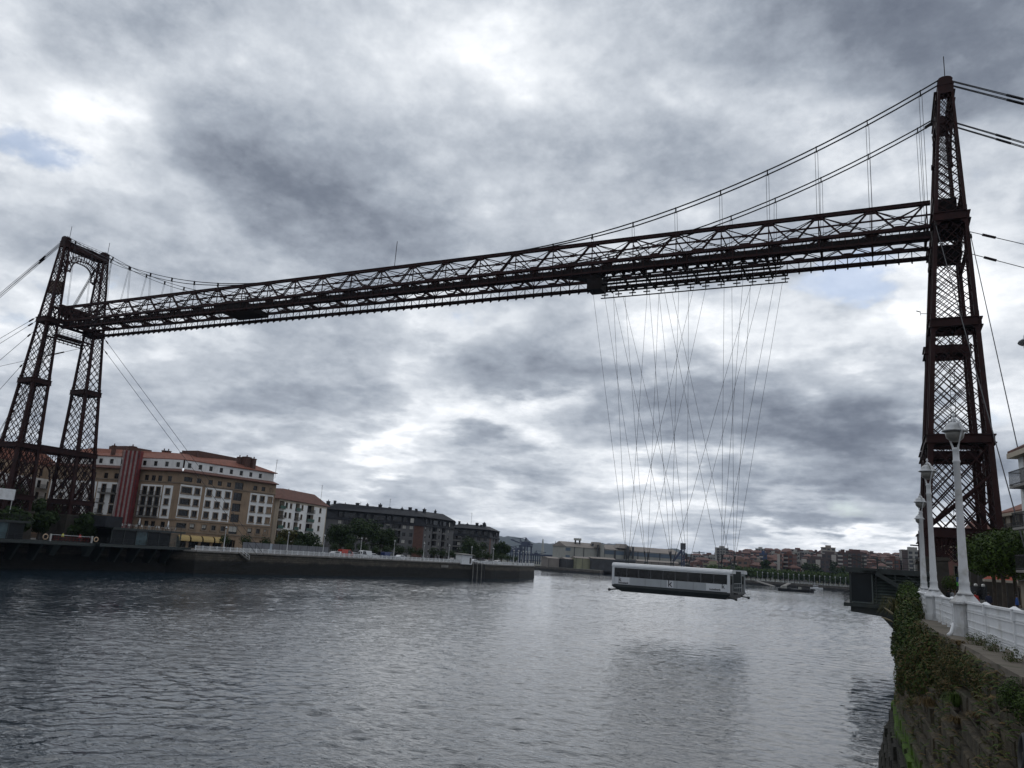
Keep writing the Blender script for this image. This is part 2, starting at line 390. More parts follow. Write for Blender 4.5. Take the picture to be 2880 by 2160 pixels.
def ring(mb, tw, leg, z0, z1, out, thick):
    """plate girder belt round one leg between z0 and z1"""
    zm = (z0 + z1) / 2
    for (sx, sy), (tx, ty) in (((-1, -1), (1, -1)), ((1, -1), (1, 1)), ((1, 1), (-1, 1)), ((-1, 1), (-1, -1))):
        a = corner(tw, leg, sx, sy, zm, -out); b = corner(tw, leg, tx, ty, zm, -out)
        d = (b - a) / np.linalg.norm(b - a)
        mb.bar(a - d * 0.05, b - d * (thick + 0.05), thick, z1 - z0)
        mb.bar(a + (0, 0, (z1 - z0) / 2 + 0.05), b - d * thick + (0, 0, (z1 - z0) / 2 + 0.05), thick + 0.3, 0.1)
        mb.bar(a - (0, 0, (z1 - z0) / 2 + 0.05), b - d * thick - (0, 0, (z1 - z0) / 2 + 0.05), thick + 0.3, 0.1)

def knee(mb, tw, leg, face, z, drop, run):
    """gusset plates in the corners under / over a belt on the face"""
    for s in (-1, 1):
        if face == 'y': c = corner(tw, leg, s, -1, z); dv = np.array([-s * run, 0, 0])
        else: c = corner(tw, leg, 1 if tw == 0 else -1, s, z); dv = np.array([0, -s * run, 0])
        nrm = np.array([0, 0.06, 0]) if face == 'y' else np.array([0.06, 0, 0])
        p = [c, c + dv, c + (0, 0, drop)]
        mb.add([q - nrm for q in p] + [q + nrm for q in p], [(0, 1, 2), (5, 4, 3), (0, 3, 4, 1), (1, 4, 5, 2), (2, 5, 3, 0)])

def arch(mb, x, y0, y1, zs, ztop, w=0.16, spokes=13):
    """round-cornered portal arch under a cross beam: inner rib, outer rib and radial spokes"""
    yc, R = (y0 + y1) / 2, (y1 - y0) / 2
    pr = []
    for i in range(spokes * 2 + 1):
        a = math.pi * i / (spokes * 2)
        pr.append(((-math.cos(a)), math.sin(a)))
    def pt(c, s, k, hz): return np.array([x, yc + R * k * np.sign(c) * abs(c) ** 0.8, zs + (ztop - zs) * hz * s ** 0.8])
    I = [pt(c, s, 0.80, 0.62) for c, s in pr]; O = [pt(c, s, 0.98, 0.84) for c, s in pr]
    for L, ww in ((I, w * 1.6), (O, w)):
        for p, q in zip(L[:-1], L[1:]): mb.bar(p, q, ww, ww)
    for i in range(0, len(pr), 1):
        c, s = pr[i]
        e = np.array([x, max(y0, min(y1, I[i][1] + c * R * 0.5)), min(ztop, I[i][2] + (ztop - zs) * 0.5 * (0.25 + s))])
        mb.bar(I[i], e if i % 2 == 0 else O[i], w * 0.8, w * 0.8)

TOWER = {}
def make_tower(tw):
    side = -1 if tw else 1                      # direction of the river seen from the tower
    X0 = 160.0 if tw else 0.0
    T = thing('bridge_tower', ('dark red lattice tower at right, rising behind the white lamp posts' if tw else
              'dark red lattice tower at left, standing before the apartment blocks'), 'bridge tower', (X0, 0, ZP), 'towers of the transporter bridge')
    TOWER[tw] = T
    tiers = [(ZP, Z3 - 0.6, 2, 0.13), (Z3 + 0.5, Z2 - 0.9, 5, 0.15), (Z2 + 0.1, Z1 - 0.9, 9, 0.13), (Z1 + 0.1, ZD - 1.0, 10, 0.12), (ZD + 0.2, 59.6, 15, 0.11)]
    for leg in (-1, 1):
        L = part_empty('leg', T)
        L['label'] = 'nearer lattice leg' if leg < 0 else 'farther lattice leg'
        for sx in (-1, 1):
            for sy in (-1, 1):
                m = MB(); zs = [ZP, Z3, Z2, Z1, ZD, 60.4]
                for za, zb in zip(zs[:-1], zs[1:]):
                    wa = 0.62 - 0.006 * za; wb = 0.62 - 0.006 * zb
                    a = corner(tw, leg, sx, sy, za, wa / 2); b = corner(tw, leg, sx, sy, zb, wb / 2)
                    # built-up column: two flange plates and a web
                    h = [(-1, -1), (1, -1), (1, 1), (-1, 1)]
                    m.hexa([a + (i * wa / 2, j * wa / 2, 0) for i, j in h] + [b + (i * wb / 2, j * wb / 2, 0) for i, j in h])
                m.build('column', 'iron', L)
        for za, zb, n, w in tiers:
            for (sx, sy), (tx, ty) in (((-1, -1), (1, -1)), ((1, -1), (1, 1)), ((1, 1), (-1, 1)), ((-1, 1), (-1, -1))):
                m = MB(); i0 = 0.25
                lattice(m, corner(tw, leg, sx, sy, za, i0), corner(tw, leg, sx, sy, zb, i0), corner(tw, leg, tx, ty, za, i0), corner(tw, leg, tx, ty, zb, i0), w, n)
                m.build('lattice', 'iron', L)
        # heavy wind braces in the lowest tier
        for sy in (-1, 1):
            m = MB(); m.bar(corner(tw, leg, -1, sy, Z3 + 0.4, 0.1), corner(tw, leg, 1, sy, Z3 + (Z2 - Z3) * 0.62, 0.1), 0.30, 0.22); m.build('wind_brace', 'iron', L)
            m = MB(); m.bar(corner(tw, leg, 1, sy, Z3 + 0.4, 0.16), corner(tw, leg, 0.2, sy, Z3 + (Z2 - Z3) * 0.40, 0.16), 0.26, 0.2); m.build('wind_brace', 'iron', L)
        for nm, z0, z1 in (('girder_belt', Z3 - 0.55, Z3 + 0.25), ('girder_belt', Z2 - 0.75, Z2), ('girder_belt', Z1 - 0.8, Z1), ('girder_belt', ZD - 0.85, ZD)):
            m = MB(); ring(m, tw, leg, z0, z1, 0.06, 0.22)
            for fc in ('y', 'x'):
                knee(m, tw, leg, fc, z0 - 0.06, -0.9, 0.9); knee(m, tw, leg, fc, z1 + 0.06, 0.7, 0.7)
            m.build(nm, 'iron', L)
        # diaphragm plates under the belts close the leg when seen from below
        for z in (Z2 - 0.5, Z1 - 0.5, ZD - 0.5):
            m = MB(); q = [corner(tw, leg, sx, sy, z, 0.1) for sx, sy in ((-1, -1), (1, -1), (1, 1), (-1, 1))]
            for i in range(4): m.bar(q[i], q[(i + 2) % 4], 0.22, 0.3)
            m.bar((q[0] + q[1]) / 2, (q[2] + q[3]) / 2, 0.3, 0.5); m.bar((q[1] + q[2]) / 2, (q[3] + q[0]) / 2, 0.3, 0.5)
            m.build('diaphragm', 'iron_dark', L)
        # foot: arch brackets with fanned bars down to the masonry
        for sy in (-1, 1):
            a = corner(tw, leg, -1, sy, Z3 - 0.6); b = corner(tw, leg, 1, sy, Z3 - 0.6)
            for s, c in ((1, a), (-1, b)):
                m = MB(); f = np.array([c[0] + s * 1.7, c[1], ZP + 0.15])
                for k in range(6):
                    m.bar(c + (s * 0.55 * k * 0.9, 0, -0.2 * (k == 0)), f + (-s * 0.12 * (5 - k), 0, 0), 0.13, 0.13)
                m.bar(f - (0.3, 0, 0), f + (0.3, 0, 0), 0.4, 0.3); m.build('foot_bracket', 'iron', L)
        # head: riveted cap housing with saddle
        hx, hy, yc, dx = leg_par(60.3); Xc = (dx if tw == 0 else 160 - dx)
        m = MB(); y = leg * yc
        m.box(Xc - hx - 0.05, Xc + hx + 0.05, y - hy - 0.05, y + hy + 0.05, 59.4, 60.5)
        m.box(Xc - hx - 0.10, Xc + hx + 0.10, y - hy - 0.10, y + hy + 0.10, 60.5, 60.62)
        m.hexa([(Xc + i * (hx + 0.0), y + j * (hy + 0.0), 60.62) for i, j in ((-1, -1), (1, -1), (1, 1), (-1, 1))] + [(Xc + i * (hx - 0.06), y + j * (hy - 0.02), 61.3) for i, j in ((-1, -1), (1, -1), (1, 1), (-1, 1))])
        prof = [(-1.0, 0), (-0.75, 0.34), (-0.3, 0.5), (0.3, 0.5), (0.75, 0.34), (1.0, 0)]
        vs = [(Xc + a * (hx + 0.02), y + s * (hy - 0.02), 61.3 + b * 0.8) for s in (-1, 1) for a, b in prof]; n = 6
        m.add(vs, [tuple(range(n)), tuple(range(2 * n - 1, n - 1, -1))] + [(i, i + n, (i + 1) % n + n, (i + 1) % n) for i in range(n)])
        m.build('cap', 'iron', L)
        m = MB(); m.tube([(Xc, y + 0.6 * side, 61.6), (Xc, y + 0.6 * side, 64.4)], 0.05, 5); m.build('lightning_rod', 'iron_dark', L)
    # cross frames between the two legs
    for sx in (-1, 1):
        def inner(z, leg): return corner(tw, leg, sx, -leg, z)
        m = MB(); a, b = inner(59.9, -1), inner(59.9, 1)
        m.bar(a, b, 0.35, 1.0); m.bar(a + (0, 0, 0.6), b + (0, 0, 0.6), 0.7, 0.14); m.bar(a - (0, 0, 0.55), b - (0, 0, 0.55), 0.6, 0.12)
        m.build('top_beam', 'iron', T)
        m = MB(); y0, y1 = inner(57, -1)[1], inner(57, 1)[1]
        arch(m, inner(57, 1)[0], y0, y1, 54.2, 59.4, 0.13)
        for s, y in ((1, y0), (-1, y1)):
            m.bar((inner(54, 1)[0], y, 54.15), (inner(54, 1)[0], y + s * 0.55, 54.45), 0.25, 0.35)
        m.build('portal_arch', 'iron', T)
        m = MB(); a, b = inner(Z2 - 0.35, -1), inner(Z2 - 0.35, 1)
        m.bar(a, b, 0.32, 0.95); m.bar(a + (0, 0, 0.53), b + (0, 0, 0.53), 0.6, 0.1); m.bar(a - (0, 0, 0.53), b - (0, 0, 0.53), 0.6, 0.1)
        m.build('portal_beam', 'iron', T)
        m = MB(); arch(m, inner(Z2 - 3, 1)[0], inner(Z2 - 3, -1)[1], inner(Z2 - 3, 1)[1], Z2 - 6.2, Z2 - 0.8, 0.12)
        m.build('lower_arch', 'iron', T)
        # deep box girders at deck level
        m = MB(); a, b = inner(45.6, -1), inner(45.6, 1); q = -sx * 0.12
        for dz, hh in ((0.9, 0.5), (-2.6, 0.5)):
            m.bar(a + (q, 0, dz), b + (q, 0, dz), 0.4, hh)
        A0, A1, B0, B1 = a + (q, 0, -2.6), a + (q, 0, 0.9), b + (q, 0, -2.6), b + (q, 0, 0.9)
        n = 5
        for i in range(n):
            p = lambda P, Q, t: P + (Q - P) * t
            m.bar(p(A0, B0, i / n), p(A1, B1, (i + 1) / n), 0.2, 0.2); m.bar(p(A1, B1, i / n), p(A0, B0, (i + 1) / n), 0.2, 0.2)
            m.bar(p(A0, B0, i / n), p(A1, B1, i / n), 0.22, 0.22)
        m.build('deck_portal', 'iron', T)
        m = MB(); a, b = inner(40.2, -1), inner(40.2, 1)
        m.bar(a, b, 0.3, 0.35); m.bar(a - (0, 0, 0.55), b - (0, 0, 0.55), 0.2, 0.14)
        for i in range(9):
            t = i / 8; P = a + (b - a) * t; m.bar(P, P - (0, 0, 0.75), 0.12, 0.12)
        m.build('gallery_beam', 'iron', T)
    hx = leg_par(45)[0]; dxm = leg_par(45)[3]; Xm = dxm if tw == 0 else 160 - dxm
    m = MB(); m.box(Xm - 1.6, Xm + 1.6, -3.0, 3.0, 43.6, 43.85); m.box(Xm - 1.0, Xm + 1.0, -2.6, 2.6, 45.2, 46.9)
    m.build('machine_room', 'iron_dark', T)
    m = MB(); m.box(Xm - 1.2, Xm + 1.2, -3.2, 3.2, 40.45, 40.55); m.build('gallery_floor', 'iron_dark', T)
    m = MB()
    for s in (-1, 1):
        x = Xm + s * 1.3
        for z in (40.95, 41.35, 41.7): m.bar((x, -3.4, z), (x, 3.4, z), 0.05)
        for i in range(8): y = -3.4 + i * 6.8 / 7; m.bar((x, y, 40.4), (x, y, 41.7), 0.05)
    m.build('gallery_railing', 'iron_dark', T)
    m = MB(); Xc = leg_par(61)[3] if tw == 0 else 160 - leg_par(61)[3]
    for s in (-1, 1):
        x = Xc + s * 0.55
        for z in (61.15, 61.5): m.bar((x, -3.9, z), (x, 3.9, z), 0.045)
        for i in range(9): y = -3.9 + i * 7.8 / 8; m.bar((x, y, 60.5), (x, y, 61.5), 0.045)
    m.build('top_railing', 'iron_dark', T)
    # stone footings
    for leg in (-1, 1):
        hx, hy, yc, dx = leg_par(ZB)
        for sx in (-1, 1):
            m = MB(); x = X0 + sx * (hx - 0.9); y = leg * yc
            g0 = -0.9 if tw else LZ
            m.hexa([(x + i * 1.35, y + j * (hy + 0.55), g0) for i, j in ((-1, -1), (1, -1), (1, 1), (-1, 1))] + [(x + i * 1.15, y + j * (hy + 0.4), ZP - 0.35) for i, j in ((-1, -1), (1, -1), (1, 1), (-1, 1))])
            m.box(x - 1.3, x + 1.3, y - hy - 0.55, y + hy + 0.55, ZP - 0.35, ZP + 0.01)
            m.build('stone_footing', 'footing', T)
    # ladder up the nearer leg, lift cage and brackets
    m = MB(); a = corner(tw, -1, -0.1, 1, ZP, 0.35); b = corner(tw, -1, -0.1, 1, Z1, 0.35)
    for s in (-0.22, 0.22): m.bar(a + (s, 0, 0), b + (s, 0, 0), 0.05)
    for i in range(64): P = a + (b - a) * (i + 0.5) / 64; m.bar(P - (0.22, 0, 0), P + (0.22, 0, 0), 0.04)
    m.build('ladder', 'iron_dark', T)
    if tw == 0:
        m = MB(); c0 = [corner(tw, -1, i, j, 48.9, 0.3) for i, j in ((-1, -1), (1, -1), (1, 1), (-1, 1))]; c1 = [corner(tw, -1, i, j, 51.6, 0.3) for i, j in ((-1, -1), (1, -1), (1, 1), (-1, 1))]
        m.hexa(c0 + c1); m.build('scaffold_sheeting', 'tarp_brown', T)
    else:
        m = MB(); c = corner(tw, -1, -1, -1, 55.6)
        m.bar(c, c + (-0.5, 0, 0), 0.05); m.bar(c + (-0.5, 0, -0.1), c + (-1.3, 0, -0.6), 0.35, 0.25); m.build('floodlight', 'iron_dark', T)
        m = MB(); c = corner(tw, -1, -1, -1, 31.0)
        m.bar(c, c + (-1.1, 0, 0.1), 0.05); m.bar(c + (-1.1, 0, -0.1), c + (-1.1, 0, 0.35), 0.05); m.bar(c + (-1.1, 0, 0.3), c + (-1.5, 0, 0.45), 0.08); m.build('wind_vane', 'iron_dark', T)
M['footing'] = mat('footing_stone', (0.040, 0.034, 0.027), 0.9, 0, 0.4, 0.7, c2=(0.022, 0.019, 0.015), bump=0.02)
M['tarp_brown'] = mat('tarp_brown', (0.075, 0.050, 0.038), 0.8, 0, 0.3, 0.8)
make_tower(0); make_tower(1)

# ---- deck: two trusses with hanging rail girders
deck = thing('bridge_deck', 'long dark red truss deck spanning between both lattice towers', 'bridge deck', (80, 0, ZC - HD))
PN = 6.045; NODE = [13.7 + PN * k for k in range(-2, 25)]
ZB2 = ZC - HD; ZR = 41.72
def truss(y):
    t = MB()
    t.box(1.2, 159.2, y - 0.24, y + 0.24, ZC - 0.22, ZC + 0.16)
    t.box(1.2, 159.2, y - 0.32, y + 0.32, ZC + 0.16, ZC + 0.22)
    tr = t.build('truss', 'iron', deck); tr['label'] = 'nearer truss with its top chord' if y < 0 else 'farther truss with its top chord'
    m = MB(); m.box(1.2, 159.2, y - 0.23, y + 0.23, ZB2 - 0.2, ZB2 + 0.2); m.build('bottom_chord', 'iron', tr)
    m = MB(); m.box(1.2, 159.2, y - 0.09, y + 0.09, ZC - HD / 2 - 0.09, ZC - HD / 2 + 0.09); m.build('middle_rail', 'iron', tr)
    bars = {}
    def piece(nm, a, b, w, off=(0,)):
        mb = MB()
        for o in off: mb.bar(np.add(a, (0, o, 0)), np.add(b, (0, o, 0)), w, w * 0.8)
        mb.build(nm, 'iron', tr)
    for i, x in enumerate(NODE):
        up = np.array([x, y, ZC - 0.2]); lo = np.array([x, y, ZB2 + 0.2])
        piece('vertical', up, lo, 0.13)
        if i + 1 < len(NODE):
            xm = x + PN / 2; xn = x + PN
            bt = np.array([xm, y, ZB2 + 0.2]); un = np.array([xn, y, ZC - 0.2]); ln = np.array([xn, y, ZB2 + 0.2])
            piece('diagonal', up + (0.3, 0, 0), bt - (0.45, 0, 0), 0.15, (-0.16, 0.16)); piece('diagonal', bt + (0.45, 0, 0), un - (0.3, 0, 0), 0.15, (-0.16, 0.16))
            piece('counter_brace', up + (0.35, 0.02, 0), ln, 0.09); piece('counter_brace', lo, un - (0.35, 0.02, 0), 0.09)
            for nm, c, w, h in (('gusset_plate', (x, y, ZC - 0.36), 1.0, 0.36), ('gusset_plate', (xm, y, ZB2 + 0.3), 0.9, 0.3), ('gusset_plate', (xm, y, ZC - HD / 2), 0.55, 0.34)):
                key = (w, h)
                if key not in bars:
                    q = MB(); q.hexa([(-w * .62, -0.15, -h / 2), (w * .62, -0.15, -h / 2), (w * .62, 0.15, -h / 2), (-w * .62, 0.15, -h / 2), (-w / 2, -0.15, h / 2), (w / 2, -0.15, h / 2), (w / 2, 0.15, h / 2), (-w / 2, 0.15, h / 2)])
                    bars[key] = q.mesh('gusset_plate', 'iron')
                link('gusset_plate', bars[key], tr, c)
    return tr
truss(-YD); truss(YD)
# hanging rail girder under each truss: hangers, thin cross ties, rail with bracket teeth
for y in (-YD, YD):
    m = MB(); m.box(1.5, 159.0, y - 0.16, y + 0.16, ZR - 0.14, ZR + 0.14)
    rg = m.build('rail_girder', 'iron', deck)
    hm = MB(); hm.bar((0, 0, ZR), (0, 0, ZB2), 0.12); hm.bar((0, 0, ZR - 0.42), (0, 0, ZR), 0.14, 0.2); hm.bar((0, -0.35, ZR - 0.12), (0, 0.35, ZR - 0.12), 0.2, 0.16)
    hme = hm.mesh('hanger_bracket', 'iron')
    tm = MB(); tm.bar((0, 0, ZR), (PN / 4, 0, ZB2), 0.05); tme = tm.mesh('tie_rod', 'iron')
    tm = MB(); tm.bar((0, 0, ZB2), (PN / 4, 0, ZR), 0.05); tme2 = tm.mesh('tie_rod', 'iron')
    for i in range(104):
        x = NODE[0] + i * PN / 4
        if x > 158.9: break
        link('hanger_bracket', hme, rg, (x, y, 0)); link('tie_rod', (tme, tme2)[i % 2], rg, (x, y, 0))
    for s in (0.62,):
        yy = y - s * np.sign(y); m = MB(); m.box(1.5, 159.0, yy - 0.12, yy + 0.12, ZR - 0.1, ZR + 0.16); m.build('rail', 'iron', rg)
# cross frames between the trusses
cf = MB(); cf.box(-0.14, 0.14, -YD, YD, ZB2 - 0.35, ZB2 + 0.05); cf.bar((0, -YD, ZB2 + 0.1), (0, 0, ZC - 0.9), 0.1); cf.bar((0, YD, ZB2 + 0.1), (0, 0, ZC - 0.9), 0.1)
cf.bar((0, -YD, ZC - 0.9), (0, YD, ZC - 0.9), 0.12); cfm = cf.mesh('cross_frame', 'iron')
lb = MB()
for z in (ZB2 - 0.05, ZC - 0.05):
    lb.bar((0, -YD, z), (PN, YD, z), 0.11); lb.bar((0, YD, z), (PN, -YD, z), 0.11)
lbm = lb.mesh('lateral_brace', 'iron')
for i, x in enumerate(NODE):
    link('cross_frame', cfm, deck, (x, 0, 0))
    if i + 1 < len(NODE): link('lateral_brace', lbm, deck, (x, 0, 0))
m = MB(); m.box(1.5, 159, -YD + 0.3, -1.6, ZB2 - 0.62, ZB2 - 0.54); m.box(1.5, 159, -YD + 0.12, -YD + 0.2, ZB2 - 1.22, ZB2 - 0.52); m.box(1.5, 159, -1.1, -1.0, ZB2 - 0.9, ZB2 - 0.45)
wk = m.build('walkway', 'iron_dark', deck)
m = MB()
for y in (-2.7, -0.6):
    for z in (ZB2 + 0.55, ZB2 + 1.05): m.bar((2, y, z), (158.5, y, z), 0.05)
    for i in range(105): m.bar((2 + i * 1.5, y, ZB2 - 0.45), (2 + i * 1.5, y, ZB2 + 1.05), 0.045)
m.build('handrail', 'iron_dark', wk)
m = MB(); x = 82.5; m.tube([(x, -YD, ZC), (x + 0.05, -YD, ZC + 4.6)], 0.05, 5); m.build('antenna_mast', 'iron_dark', deck)
for x0, x1 in ((43.5, 50.5),):           # service platform under the far half
    m = MB(); m.hexa([(x0, -YD, ZB2 - 1.0), (x1, -YD, ZB2 - 1.0), (x1, YD - 0.6, ZB2 - 1.0), (x0, YD - 0.6, ZB2 - 1.0)] + [(x0, -YD, ZB2 - 0.1), (x1, -YD, ZB2 - 0.1), (x1, YD - 0.6, ZB2 - 0.1), (x0, YD - 0.6, ZB2 - 0.1)])
    m.build('service_platform', 'iron_dark', deck)

# ---- suspension cables with hangers (paired strands), back stays and wind guys
def zc(x, tw):
    if tw: return ZC + 0.1 + (61.75 - ZC) * max(0, (x - 99.5) / 61.6) ** 2
    return ZC + 0.1 + (61.6 - ZC) * max(0, (58.5 - x) / 59.5) ** 2
for tw, nm in ((1, 'right'), (0, 'left')):
    for leg in (-1, 1):
        t = thing('suspension_cable', 'paired %s suspension strands from %s tower top down to the deck' % ('nearer' if leg < 0 else 'farther', nm), 'suspension cable', (161 if tw else -1, leg * 4.5, 61.7), 'suspension cables')
        y_at = lambda x: leg * (YD + (4.5 - YD) * min(1, max(0, (x - 99.5) / 61 if tw else (58.5 - x) / 59)))
        xs = np.linspace(104, 161.4, 22) if tw else np.linspace(-1.4, 54, 22)
        for dz in (0.0, -0.62):
            m = MB(); m.tube([(x, y_at(x) + 0.07, zc(x, tw) + dz * min(1, (zc(x, tw) - ZC) / 3 + 0.25)) for x in xs], 0.052, 6)
            m.tube([(x, y_at(x) - 0.10, zc(x, tw) + dz * min(1, (zc(x, tw) - ZC) / 3 + 0.25)) for x in xs], 0.052, 6)
            m.build('strand', 'cable', t)
        for x in NODE:
            z = zc(x, tw)
            if z < ZC + 0.5 or not (1.2 < x < 159.6): continue
            m = MB(); y = y_at(x)
            for s in (-0.16, 0.16): m.tube([(x + s, leg * YD, ZC + 0.1), (x + s, y, z - 0.5)], 0.028, 5)
            m.build('hanger', 'cable', t)
            m = MB(); m.box(x - 0.06, x + 0.06, y - 0.15, y + 0.15, z - 0.70, z + 0.08); m.build('clamp', 'iron_dark', t)
BACK = [(1, -1, (2880, 279.5)), (1, 1, (2880, 402)), (0, -1, (0, 828)), (0, 1, (200, 873))]
for tw, leg, px in BACK:
    a = np.array([161.8 if tw else -1.8, leg * 4.5, 61.5]); p = aty(px[0], px[1], leg * 4.6)
    e = a + (p - a) * ((0.5 - a[2]) / (p[2] - a[2]))
    t = thing('back_stay', 'paired %s back stays from %s tower top down to the land' % ('nearer' if leg < 0 else 'farther', 'right' if tw else 'left'), 'back stay', tuple(e), 'back stay cables')
    for dz in (0, -0.62):
        m = MB()
        for s in (-0.1, 0.1): m.tube([a + (0, s, dz), e + (0, s * 6, dz)], 0.055, 6)
        m.build('strand', 'cable', t)
        q = a + (e - a) * 0.055 + (0, 0, dz); r = a + (e - a) * 0.085 + (0, 0, dz)
        m = MB(); m.bar(q, q + (r - q) * 0.5, 0.26, 0.2); m.build('socket', 'iron_dark', t)
def guy(label, a, e, r=0.045):
    t = thing('guy_wire', label, 'guy wire', tuple(e), 'guy wires of the towers')
    a = np.asarray(a, float); e = np.asarray(e, float)
    m = MB(); m.tube([a, e], r, 5); m.build('wire', 'cable', t)
    m = MB(); m.bar(a + (e - a) * 0.012, a + (e - a) * 0.025, 0.22); m.build('tensioner', 'iron_dark', t)
def ext(a, p, z): a = np.asarray(a, float); p = np.asarray(p, float); return a + (p - a) * ((z - a[2]) / (p[2] - a[2]))
a = corner(1, -1, 1, -1, 40.6); guy('upper thin wire running right from right tower at deck height', a, ext(a, aty(2880, 687, -6.5), 0.5))
a = corner(1, -1, 1, -1, 37.8); guy('lower thin wire running right from right tower under deck height', a, ext(a, aty(2880, 753, -6.5), 0.5))
a = corner(1, -1, -1, -1, 42.6); guy('long wire crossing the face of right tower down to promenade', a, ext(a, aty(2796, 1229, -28), 0.2))
a = corner(1, -1, 1, -1, 40.6); guy('long wire falling clear right of right tower to promenade', a, ext(a, aty(2850, 1204, -24), 0.2))
for k, (zz, p) in enumerate(((42.4, (500, 1232)), (40.0, (485, 1242)))):
    a = corner(0, 1, 1, 1, zz); e = ext(a, aty(p[0], p[1], 16 + k), LZ)
    guy(('outer' if k == 0 else 'inner') + ' slanting wire from left tower down past the big apartment block', a, e)
for k, (zz, p) in enumerate(((43.6, (0, 952)), (42.6, (0, 966)), (40.2, (0, 1013)), (33.5, (0, 1095)))):
    a = corner(0, -1, -1, -1, zz); guy(ORD[k] + ' wire from top running off left from left tower below deck', a, ext(a, aty(p[0], p[1], -8.5), LZ))
a = corner(0, 1, -1, -1, 39.6); guy('wire seen between both legs of left tower under the deck', a, ext(a, aty(158, 995, 4.0), LZ))

# ---- trolley on the rails and the hanging gondola
tro = thing('bridge_trolley', 'long wheeled trolley frame hanging under the truss above the gondola', 'trolley', (129, 0, 40.2))
for y in (-2.9, 2.9):
    m = MB(); m.box(115.8, 142.3, y - 0.12, y + 0.12, 40.95, 41.13); m.build('side_beam', 'iron_dark', tro)
    m = MB(); m.box(115.8, 142.3, y - 0.09, y + 0.09, 40.02, 40.14); m.build('side_beam', 'iron_dark', tro)
    for i in range(13):
        x = 116.4 + i * 2.13; m = MB(); m.bar((x, y, 40.1), (x, y, 41.0), 0.11); m.box(x - 0.5, x + 0.5, y - 0.1, y + 0.1, 40.5, 40.62); m.build('post', 'iron_dark', tro)
    wm = MB(); wm.tube([(0, -0.1, 0), (0, 0.1, 0)], 0.27, 12); wme = wm.mesh('wheel', 'iron_dark')
    for i in range(18): link('wheel', wme, tro, (116.6 + i * 1.48, y, 41.4))
for i in range(8):
    x = 117.6 + i * 3.25; m = MB(); m.box(x - 0.1, x + 0.1, -2.9, 2.9, 40.72, 40.92); m.build('cross_beam', 'iron_dark', tro)
m = MB(); m.box(118, 142, -3.35, -2.75, 39.90, 39.96); m.build('catwalk', 'iron_dark', tro)
m = MB(); m.hexa([(111.6, -3.4, 41.9), (117.0, -3.4, 40.7), (117.0, -1.6, 40.7), (111.6, -1.6, 41.9), (111.6, -3.4, 42.6), (117.8, -3.4, 42.3), (117.8, -1.6, 42.3), (111.6, -1.6, 42.6)]); m.box(115.8, 117.9, -3.35, -1.0, 39.3, 40.9)
m.build('winch_house', 'iron_dark', tro)
m = MB()
for x in np.linspace(118, 142, 15): m.bar((x, -3.33, 39.9), (x, -3.33, 40.9), 0.03)
m.bar((118, -3.33, 40.9), (142, -3.33, 40.9), 0.03); m.build('catwalk_railing', 'iron_dark', tro)

def glass_gon():
    m, k, b = principled('gondola_glass')
    b.inputs['Base Color'].default_value = (0.006, 0.007, 0.008, 1); b.inputs['Roughness'].default_value = 0.05; b.inputs['Specular IOR Level'].default_value = 0.35
    b.inputs['Alpha'].default_value = 0.7
    return m
M['glass_gon'] = glass_gon()
GX0, GX1, GY = 121.75, 136.15, 5.6
gon = thing('gondola', 'white hanging ferry gondola with dark window band above the water', 'gondola', (129, 0, -1.5))
M['gon_white'] = mat('gondola_white', (0.55, 0.565, 0.58), 0.35, 0, 0.06, 0.7, streak=0.10)
M['gon_panel'] = mat('gondola_panel', (0.33, 0.35, 0.365), 0.4, 0, 0.08, 0.7, streak=0.15)
M['gon_sign'] = mat('gondola_sign', (0.56, 0.57, 0.59), 0.4, 0, 0.05, 0.7)
M['gon_mull'] = mat('gondola_mullion', (0.06, 0.062, 0.066), 0.5, 0, 0.2, 1)
M['gon_dark'] = mat('gondola_hull', (0.020, 0.025, 0.026), 0.5, 0.0, 0.3, 0.8)
zf, zw0, zw1, zr = -0.88, 0.02, 1.12, 1.28
m = MB(); m.box(GX0, GX1, -GY, GY, zf - 0.28, zf); m.build('floor', 'gon_dark', gon)
